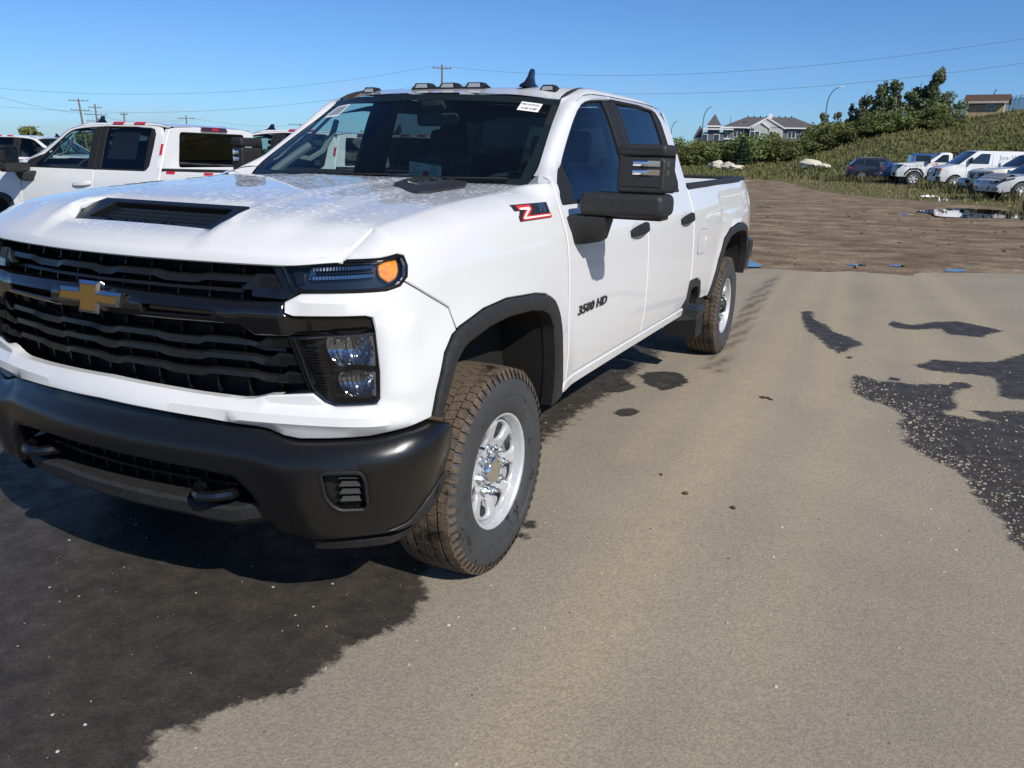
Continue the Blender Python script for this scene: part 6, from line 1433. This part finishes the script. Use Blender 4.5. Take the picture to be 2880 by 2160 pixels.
for (xa,xb,y,zt,nm) in ((-2.9,5.0,-4.25,8.7,'gable_roof'),(-2.0,1.8,-5.0,7.75,'bay_roof')):
    xc=(xa+xb)/2;mb=MB()
    for s,x in ((1,xa),(-1,xb)): mb.add([(x,y,6.45),(xc,y,zt),(xc,y+5,zt),(x,y+5,6.45),(x,y,6.15),(xc,y,zt-.3),(xc,y+5,zt-.3),(x,y+5,6.15)],[(0,1,2,3),(4,7,6,5),(0,4,5,1)])
    K(mb,nm,'whitetrim');mb=MB();mb.add([(xa+.3,y+.25,6.4),(xb-.3,y+.25,6.4),(xc,y+.25,zt-.28)],[(0,1,2)]);K(mb,'gable_face','palewall')
mb=MB();mb.box(-8.4,5.2,-2.3,-2.0,3.9,4.15);mb.box(-2.7,4.8,-4.15,-3.95,3.6,3.8);K(mb,'floor_band','whitetrim')
for (x,y,wd,z0,z1) in ((-5.2,-2.02,1.5,4.55,5.7),(-2.9,-2.02,.0,0,0),(-8.0+.3,-2.02,.9,4.2,5.9),(-1.5+.2,-4.82,1.9,4.0,5.6),(2.5,-4.02,1.3,4.1,5.7),(-5.2,-2.02,1.5,1.6,3.0),(2.5,-4.02,1.3,1.4,3.0),(6.5,-2.02,1.5,4.5,5.7),(9.2,-2.02,1.5,4.5,5.7)):
    if wd==0: continue
    f=K(MB().box(x-wd/2-.12,x+wd/2+.12,y-.06,y,z0-.12,z1+.12),'window','whitetrim');K(MB().box(x-wd/2,x+wd/2,y-.085,y-.05,z0,z1),'pane','pane',f)
    K(MB().box(x-.05,x+.05,y-.10,y-.07,z0,z1),'mullion','whitetrim',f)
K(MB().box(-3.9,-3.7,-2.12,-2.0,0,6.4),'downpipe','whitetrim');K(MB().box(-3.3,-2.52,-3.3,-2.02,3.7,3.85),'balcony','whitetrim');K(MB().box(-3.3,-2.5,-3.3,-3.2,3.85,4.9),'balcony_rail','black')
for (x,y,w_,z,h,m) in ((-10.4,-1.2,1.25,6.9,2.5,'siding'),(-13.6,0.4,1.0,4.2,2.8,'brickred'),(13.6,-1.0,1.35,6.2,2.5,'siding')):
    K(MB().box(x-w_,x+w_,y-w_,y+w_,0,z),'turret_wall',m)
    mb=MB();mb.add([(x-w_-.3,y-w_-.3,z),(x+w_+.3,y-w_-.3,z),(x+w_+.3,y+w_+.3,z),(x-w_-.3,y+w_+.3,z),(x,y,z+h)],[(0,1,4),(1,2,4),(2,3,4),(3,0,4),(3,2,1,0)]);K(mb,'turret_roof','grey_shingle')
    K(MB().box(x-w_-.25,x+w_+.25,y-w_-.25,y+w_+.25,z-.35,z-.02),'turret_trim','whitetrim')
mb=MB();mb.box(-12.4,-8.0,-2.6,4,0,5.4);K(mb,'link_wall','siding');mb=MB();mb.box(-12.6,-6.0,-3.4,-2.2,5.9,6.2);K(mb,'porch_roof','whitetrim')
for x in (-12.2,-9.6): f=K(MB().box(x-.7,x+.7,-2.7,-2.6,3.2,5.0),'window','whitetrim');K(MB().box(x-.58,x+.58,-2.74,-2.69,3.3,4.9),'pane','pane',f)
for (x,z0) in ((-11,2.6),(-8.6,2.6)): K(MB().box(x-.9,x+.9,-3.6,-3.5,z0,z0+.9),'balcony_rail','black')
# ------------------------------------------------------------------ street lamps, poles and lines
M['lampgrey']=pm('lamp_post_grey',(.16,.18,.20),.5,.5)
def lamp(x,y,h,arm,label):
    z=tz1(x,y) if y<140 else min(tz1(x,y),3.0);z=min(z,h-4)
    L=empty('street_lamp',(x,y,z),0,label,'street lamp','street lamps behind the thicket');H=h-z
    MB().tube([(0,0,-.5),(0,0,H*.62),(.02,0,H*.78),(.12*arm,.03,H*.88),(.42*arm,.08,H*.965),(.80*arm,.12,H)],[.11,.10,.085,.08,.07,.06],7).build('post',M['lampgrey'],L)
    mb=MB();mb.cbox(.78*arm,1.12*arm+.15,.0,.26,H-.05,H+.10,.04);mb.build('lamp_head',M['whitetrim'],L)
lamp(-34.6,153,10.7,1.55,'tall curved street lamp left of the apartment turret')
lamp(-11.9,136.6,12.5,1.75,'tall curved street lamp above the middle of the thicket')
lamp(-48.0,180.6,9.4,1.5,'small curved street lamp close to the pickup cab pillar')
MB().tube([(-45.5,230,4),(-45.5,230,12.6)],.09,5).build('mast',M['lampgrey'],None);meta(bpy.data.objects['mast'],'thin plain mast standing behind the left turret','mast')
def pole(x,y,ztop,label,arms=((.35,1.1),),lean=0.,thick=.14,kit=False):
    z=tz1(x,y);p=empty('utility_pole',(x,y,z),0,label,'utility pole','utility poles on the skyline');H=ztop-z
    MB().tube([(0,0,-1),(lean*.5,0,H*.5),(lean,0,H)],[thick,thick*.85,thick*.65],7).build('mast',M['wood'],p)
    d=Vector((.80,.60,0))
    for (dz,hw) in arms:
        c=Vector((lean*(1-dz/H),0,H-dz));o=MB().tube([c-d*hw,c+d*hw],.055,5).build('crossarm',M['wood'],p)
        for k in (-.9,-.45,.45,.9): MB().tube([c+d*hw*k+Vector((0,0,.05)),c+d*hw*k+Vector((0,0,.22))],.045,5).build('insulator',M['galv'],o)
    if kit:
        MB().tube([(lean*.7+.25,0,H*.62),(lean*.7+.25,0,H*.75)],.2,8).build('transformer',M['galv'],p);MB().tube([(lean*.7-.2,0,H*.5),(lean*.7-.5,0,H*.56),(lean*.7-.35,0,H*.64)],.05,5).build('bracket',M['galv'],p)
    return p
S_=1.55
def far(p,k): return (CAM.x+(p[0]-CAM.x)*k,CAM.y+(p[1]-CAM.y)*k,CAM.z+(p[2]-CAM.z)*k)
PL=[((-73.24,54.79,5.86),1.5,'pale leaning utility pole with two crossarms, left of the other pole',((.25,1.4),(1.6,1.3)),-.9,False),
 ((-84.18,65.16,6.02),1.4,'dark utility pole crowded with brackets and three crossarms',((.5,1.0),(1.6,1.7),(2.6,1.5)),-.3,True),
 ((-90.04,73.83,5.49),1.3,'short utility pole with a single odd bracket above the pickup roof',((.2,.6),),0,True),
 ((-92.44,86.22,5.81),1.35,'utility pole with one crossarm above the back window lip',((.55,1.6),),0,False),
 ((-35.87,61.8,8.87),1.25,'utility pole with a crossarm rising above the roof marker lamps',((.35,1.0),),0,False),
 ((-87.45,104.67,5.46),1.3,'utility pole beside the windscreen pillar on the left',((.15,2.4),),0,True),
 ((-104.7,70.98,3.8),1.4,'small utility pole with one crossarm at the far left',((.3,1.7),),0,False),
 ((-84.7,119.4,5.02),1.2,'utility pole with a wide crossarm seen through the side window',((.35,1.9),),0,False),
 ((-95.1,136.5,5.38),1.2,'utility pole beside a tree seen through the side window',((.35,2.0),),0,True),
 ((-79.9,110.5,4.82),1.2,'bare utility pole without crossarm seen through the side window',(),0,False)]
tops=[]
for p,k,l,ar,le,kit in PL:
    q=far(p,k);pole(q[0]-le,q[1],q[2],l,ar,le,.16*k/1.3,kit);tops.append(Vector(q))
M['wire']=pm('bright_wire',(.22,.27,.33),.5,.3)
def wire(a,b,sag,label,r=.013):
    a,b=Vector(a),Vector(b);pts=[a.lerp(b,t)+Vector((0,0,-4*sag*t*(1-t))) for t in [i/24 for i in range(25)]]
    o=MB().tube(pts,r,4,False).build('power_line',M['wire'],None);meta(o,label,'power line','power lines across the sky')
wire(far((-56.1,35.7,5.2),1.5),tops[4]+Vector((-.8,-.6,-.2)),1.5,'faint power line climbing from the left edge to the pole over the roof')
wire(far((-56.1,35.7,4.0),1.5),tops[4]+Vector((-.6,-.5,-1.8)),1.6,'lower faint power line running to the pole over the roof')
wire(tops[4]+Vector((.8,.6,-.2)),far((9.5,57.1,9.3),1.25),1.8,'faint power line from the pole over the roof to the top right corner')
wire(tops[4]+Vector((.6,.5,-1.8)),far((9.5,57.1,7.9),1.25),1.8,'faint lower power line crossing the sky above the lamps on the right')
wire(far((-47.8,30.2,4.2),2.4),tops[1]+Vector((0,0,-1.6)),.4,'sagging line from the left edge to the dark pole',.02)
wire(tops[1]+Vector((0,0,-1.6)),tops[3]+Vector((0,0,-.5)),1.0,'upper line from the dark pole to the pole over the back window',.02)
wire(tops[1]+Vector((0,0,-2.4)),tops[3]+Vector((0,0,-.7)),1.2,'lower line from the dark pole to the pole over the back window',.02)
wire(tops[3]+Vector((.8,.6,-.4)),tops[5]+Vector((0,0,-.2)),.8,'line sagging to the right from the pole over the back window',.02)
wire(tops[7],tops[9],.5,'line between the poles seen through the side window',.03)
# ------------------------------------------------------------------ thicket, trees and weeds
def leaf_mat(name,c1,c2,c3,sc=.9):
    m,nt,out=newmat(name);p=N(nt,'ShaderNodeBsdfPrincipled');ge=N(nt,'ShaderNodeObjectInfo');v=coords(nt)
    f=ntex(nt,v,sc,3);g=ntex(nt,v,sc*9,2);c=mixc(nt,ramp(nt,f,[(.35,0.),(.65,1.)]),c1,c2);c=mixc(nt,ramp(nt,g,[(.52,0.),(.7,.7)]),c,c3)
    hs=N(nt,'ShaderNodeHueSaturation');nt.links.new(c,hs.inputs['Color']);nt.links.new(mathn(nt,'ADD',.485,mathn(nt,'MULTIPLY',ge.outputs['Random'],.035)),hs.inputs['Hue']);nt.links.new(mathn(nt,'ADD',.75,mathn(nt,'MULTIPLY',ge.outputs['Random'],.5)),hs.inputs['Value'])
    nt.links.new(hs.outputs[0],p.inputs['Base Color']);setin(p,Roughness=.6);p.inputs['Specular IOR Level'].default_value=.3
    t=N(nt,'ShaderNodeBsdfTranslucent');nt.links.new(hs.outputs[0],t.inputs[0]);mx=N(nt,'ShaderNodeMixShader');mx.inputs[0].default_value=.28;nt.links.new(p.outputs[0],mx.inputs[1]);nt.links.new(t.outputs[0],mx.inputs[2]);nt.links.new(mx.outputs[0],out.inputs[0]);return m
M['leaf']=leaf_mat('willow_leaves',(.12,.155,.045),(.20,.22,.075),(.31,.31,.14));M['leaf2']=leaf_mat('poplar_leaves',(.11,.145,.06),(.18,.20,.10),(.33,.34,.23));M['needle']=leaf_mat('fir_needles',(.028,.050,.024),(.05,.075,.034),(.07,.09,.045));M['bark']=pm('pale_bark',(.20,.17,.13),.9,var=(8,.3));M['weed']=leaf_mat('weeds',(.105,.115,.045),(.18,.165,.075),(.27,.22,.12),.5)
def crown(blobs,n,size,seed,up=.25):
    rg=np.random.RandomState(seed);B=np.array([b[:6] for b in blobs],float);vol=B[:,3]*B[:,4]*B[:,5];k=rg.choice(len(B),n,p=vol/vol.sum())
    d=rg.randn(n,3);d/=np.linalg.norm(d,axis=1)[:,None];r=(.35+.65*rg.rand(n)**.45)
    lump=1+.25*np.sin(d[:,0]*5+k)*np.cos(d[:,2]*6+2*k)
    C_=B[k,:3]+d*r[:,None]*lump[:,None]*B[k,3:6]
    a=rg.randn(n,3);a[:,2]+=up;a/=np.linalg.norm(a,axis=1)[:,None];b=np.cross(a,rg.randn(n,3));b/=np.linalg.norm(b,axis=1)[:,None]+1e-9
    s=size*(.55+.9*rg.rand(n))[:,None]
    V=np.stack([C_-a*s,C_+b*s*.45,C_+a*s,C_-b*s*.45],1).reshape(-1,3);F=np.arange(4*n).reshape(n,4)
    m=MB();m.v=V.tolist();m.f=[tuple(f) for f in F.tolist()];return m
def shrub(name,label,cat,group,loc,h,w,kind,seed,mat='leaf',n=700,size=.14,scale=1.,sticks=True):
    rgx=random.Random(seed);T_=empty(name,(loc[0],loc[1],tz1(*loc)-.1),rgx.uniform(0,6.28),label,cat,group)
    blobs=[]
    if kind=='bush':
        for k in range(9):
            a=rgx.uniform(0,6.28);r=w*.5*rgx.random()**.5;zz=h*rgx.uniform(.22,.80);blobs.append((r*math.cos(a),r*math.sin(a),zz,w*rgx.uniform(.18,.32),w*rgx.uniform(.18,.32),h*rgx.uniform(.14,.26)))
    elif kind=='tree':
        for k in range(12):
            t=rgx.uniform(.30,1);a=rgx.uniform(0,6.28);r=w*.5*(1-t*.75)*rgx.uniform(.4,1.1);blobs.append((r*math.cos(a),r*math.sin(a),h*t*.93,w*.17*(1.25-t*.6),w*.17*(1.25-t*.6),h*.095))
    elif kind=='fir':
        for k in range(9):
            t=k/9;blobs.append((0,0,h*(.12+.84*t),w*.5*(1-t)+.08,w*.5*(1-t)+.08,h*.045))
    cr=crown(blobs,n,size,seed).build('crown',M[mat],T_,smooth=0,recalc=False)
    mb=MB()
    if kind=='bush' and sticks:
        for b in blobs[:7]: mb.tube([(b[0]*.2,b[1]*.2,-.2),(b[0]*.7,b[1]*.7,b[2]*.6),(b[0],b[1],b[2]+b[5]*.6)],[.035,.025,.010],5)
    else:
        mb.tube([(0,0,-.3),(0.05,0,h*.5),(0,0,h*.95)],[h*.022+.03,h*.014+.02,.015],6)
        for b in blobs: mb.tube([(0,0,b[2]*.7),(b[0]*.6,b[1]*.6,b[2]*.9),(b[0],b[1],b[2])],[.03,.02,.01],4)
    mb.build('trunk',M['bark'],T_);return T_
GB='willow shrubs in the dense thicket along the hill foot'
protos=[shrub('shrub','leafy green willow shrub in the dense thicket along the hill foot','shrub',GB,(-24-3*i,97+i),3.4,3.6,'bush',20+i,'leaf',1500,.17) for i in range(4)]
def place(pr,x,y,sx,sz,rot,label=None,group=None):
    o=copy_tree(pr);o.location=(x,y,tz1(x,y)-.1);o.scale=(sx,sx,sz);o.rotation_euler=(0,0,rot)
    if label:o['label']=label
    if group:o['group']=group
    return o
rgp=random.Random(12)
for i in range(46):
    t=i/45;x=-30+34*t;yb=92+6*t if t<.55 else 96+9*(t-.55)
    for row in range(2):
        if row==1 and t>.8: continue
        pr=protos[rgp.randrange(4)];s=(1.0+.25*rgp.random())*(1.0 if t<.62 else .9)
        place(pr,x+rgp.uniform(-.5,.5),yb+row*4.0+rgp.uniform(-1.2,1.2),s,s*rgp.uniform(.80,1.12)*(.72 if t<.7 else .62),rgp.uniform(0,6.28))
GT='young poplars above the thicket'
tp=[shrub('poplar','slim young poplar rising out of the thicket','tree',GT,(-4.2+i*1.5,103),5.6,2.6,'tree',50+i,'leaf2',1500,.19) for i in range(3)]
for (x,y,s,z) in ((-8.6,103,.75,.8),(-7.2,104,.7,.72),(-5.6,104,.8,.72),(-2.9,104.5,.95,.95),(-1.9,103.6,1.0,.98),(-1.0,104,.85,.9),(.2,104.5,1.0,.86),(1.1,104.8,1.05,.95),(2.0,105,1.1,.9),(3.4,105.5,.9,.62)):
    place(tp[rgp.randrange(3)],x,y,s,z,rgp.uniform(0,6.28))
shrub('poplar','tallest ragged poplar at the right end of the thicket, left of the hut','tree',None,(2.75,104.2),6.2,3.6,'tree',71,'leaf2',2600,.20)
shrub('poplar','broad silvery poplar leaning out right of the tallest one','tree',None,(4.0,105.4),3.6,3.2,'bush',72,'leaf2',1500,.18)
shrub('fir_tree','dark young fir standing in front of the thicket','tree',None,(-15.2,90.6),3.4,2.3,'fir',80,'needle',2200,.16)
# trees far off on the left skyline
for i,(x,y,h,w,l) in enumerate(((-150,102,5.6,6,'round green tree at the far left skyline'),(-147,112,4.8,5,'low green tree right of the round one at the far left'),(-139,106,4.6,5,'low tree beside the small pole at the far left'),(-127,183,8.5,5,'pointed tree left in the side window'),(-121,183,8.0,4,'slim tree beside the pointed one in the side window'),(-100,178,5.5,5,'bushy tree under the pole at the right of the side window'))):
    shrub('tree',l,'tree',None,(x,y),h,w,'tree' if h>5 else 'bush',90+i,'leaf',1300,.42)
# distant belt of trees along the horizon
rgq=np.random.RandomState(8);bl=[]
for k in range(260):
    a=math.radians(rgq.uniform(8,150));D=rgq.uniform(420,620);x,y=CAM.x-D*math.sin(a-1.0)*1.0,CAM.y+D*math.cos(a-1.0)
    if y<60: continue
    bl.append((x,y,tz1(x,y)+2.0,rgq.uniform(5,12),rgq.uniform(5,12),rgq.uniform(2.5,5.5)))
o=crown(bl,9000,1.5,5).build('treeline',M['needle'],None,smooth=0,recalc=False);o['kind']='stuff'
# tall grass and weeds
def blades(name,X,Y,h,wd,nb,mat,seed,lean=.5):
    rg=np.random.RandomState(seed);n=len(X)*nb;x=np.repeat(X,nb)+rg.randn(n)*.12;y=np.repeat(Y,nb)+rg.randn(n)*.12;z=earthz(x,y)-.03
    hh=np.repeat(h,nb)*(.5+.7*rg.rand(n));a=rg.rand(n)*6.28;w=np.repeat(wd,nb)*(.6+.8*rg.rand(n));lx,ly=rg.randn(n)*lean*hh*.45,rg.randn(n)*lean*hh*.45;dx,dy=np.cos(a)*w,np.sin(a)*w
    V=np.stack([np.stack([x-dx,y-dy,z],1),np.stack([x+dx,y+dy,z],1),np.stack([x+lx*.45+dx*.8,y+ly*.45+dy*.8,z+hh*.6],1),np.stack([x+lx*.45-dx*.8,y+ly*.45-dy*.8,z+hh*.6],1),np.stack([x+lx,y+ly,z+hh],1)],1).reshape(-1,3)
    b=np.arange(n)*5;F=[(i,i+1,i+2,i+3) for i in b]+[(i+3,i+2,i+4) for i in b]
    me=bpy.data.meshes.new(name);me.from_pydata(V.tolist(),[],F);me.materials.append(mat);o=bpy.data.objects.new(name,me);COL.objects.link(o);o['kind']='stuff';return o
M['hillgrass']=leaf_mat('hill_grass',(.125,.145,.045),(.205,.195,.075),(.29,.24,.11),.11);M['drygrass']=leaf_mat('dry_verge_grass',(.15,.14,.06),(.25,.205,.10),(.36,.30,.17),.35)
rg=np.random.RandomState(33)
X=rg.uniform(-26,22,16000);Y=rg.uniform(62,110,16000);k=rg.rand(16000)<np.clip(.25+fnoise(X,Y,.12,40),0,1);X,Y=X[k],Y[k]
blades('hill_grass',X,Y,.20+.26*fnoise(X,Y,.2,41)+.22*(rg.rand(len(X))<.04),.05+.03*rg.rand(len(X)),3,M['hillgrass'],42)
X=rg.uniform(-12,14,17000);Y=rg.uniform(25,66,17000);dv=Y-vergey(X);k=(dv>-3)&(rg.rand(17000)<np.clip(.12+dv/7,0,.9)*(.35+fnoise(X,Y,.35,43)));X,Y=X[k],Y[k]
blades('verge_grass',X,Y,.06+.20*fnoise(X,Y,.3,44)**1.5,.016+.012*rg.rand(len(X)),4,M['drygrass'],45)
def clump(n,x0,x1,y0,y1,sc,seed):
    rg=np.random.RandomState(seed);return rg.uniform(x0,x1,n),rg.uniform(y0,y1,n)
X=[];Y=[]
for (x0,x1,y0,y1,n) in ((-3.4,-.6,59.5,61.2,260),(-1.2,1.0,59.2,60.8,150),(.4,2.0,55.5,57.5,25),(2.6,4.6,46.4,48.6,60),(3.6,4.9,41.6,43.8,50),(4.4,6.2,35.0,36.2,16),(5.6,6.6,28.0,30.5,40),(6.4,8.0,33.5,36.0,40)):
    a,b=clump(n,x0,x1,y0,y1,1,int(x0*10+90));X.append(a);Y.append(b)
X=np.concatenate(X);Y=np.concatenate(Y);blades('weeds',X,Y,.22+.45*np.random.RandomState(3).rand(len(X))**2,.022+.02*np.random.RandomState(4).rand(len(X)),7,M['weed'],46,.35)
# straw-littered ground on the far side of the front truck
X=rg.uniform(-8,-2.2,9000);Y=rg.uniform(-2,12,9000);k=X<np.interp(Y,[b for a,b in LEFT],[a for a,b in LEFT])-.05;X,Y=X[k],Y[k]
blades('straw',X,Y,.03+.05*rg.rand(len(X)),.006+.004*rg.rand(len(X)),3,M['drygrass'],47,2.2)
# scraps of litter by the puddle
for (x,y,s,l) in ((2.7,36.4,.42,'torn white plastic scrap lying in the verge grass'),(3.05,36.6,.28,'small white plastic scrap right of the torn one'),(3.3,31.2,.34,'crumpled white scrap standing at the edge of the puddle')):
    rgl=random.Random(int(x*10));n=7;rows=[[(i*.16*s-.5*s+rgl.uniform(-.05,.05)*s,j*.2*s+rgl.uniform(-.05,.05)*s,abs(rgl.gauss(0,.22))*s*(1.6 if 'standing' in l else .6)+.03) for i in range(n)] for j in range(4)]
    o=MB().grid(rows).build('plastic_scrap',M['paper'],None,smooth=0);o.location=(x,y,earthz(np.array([x]),np.array([y]))[0]+.05);meta(o,l,'litter')
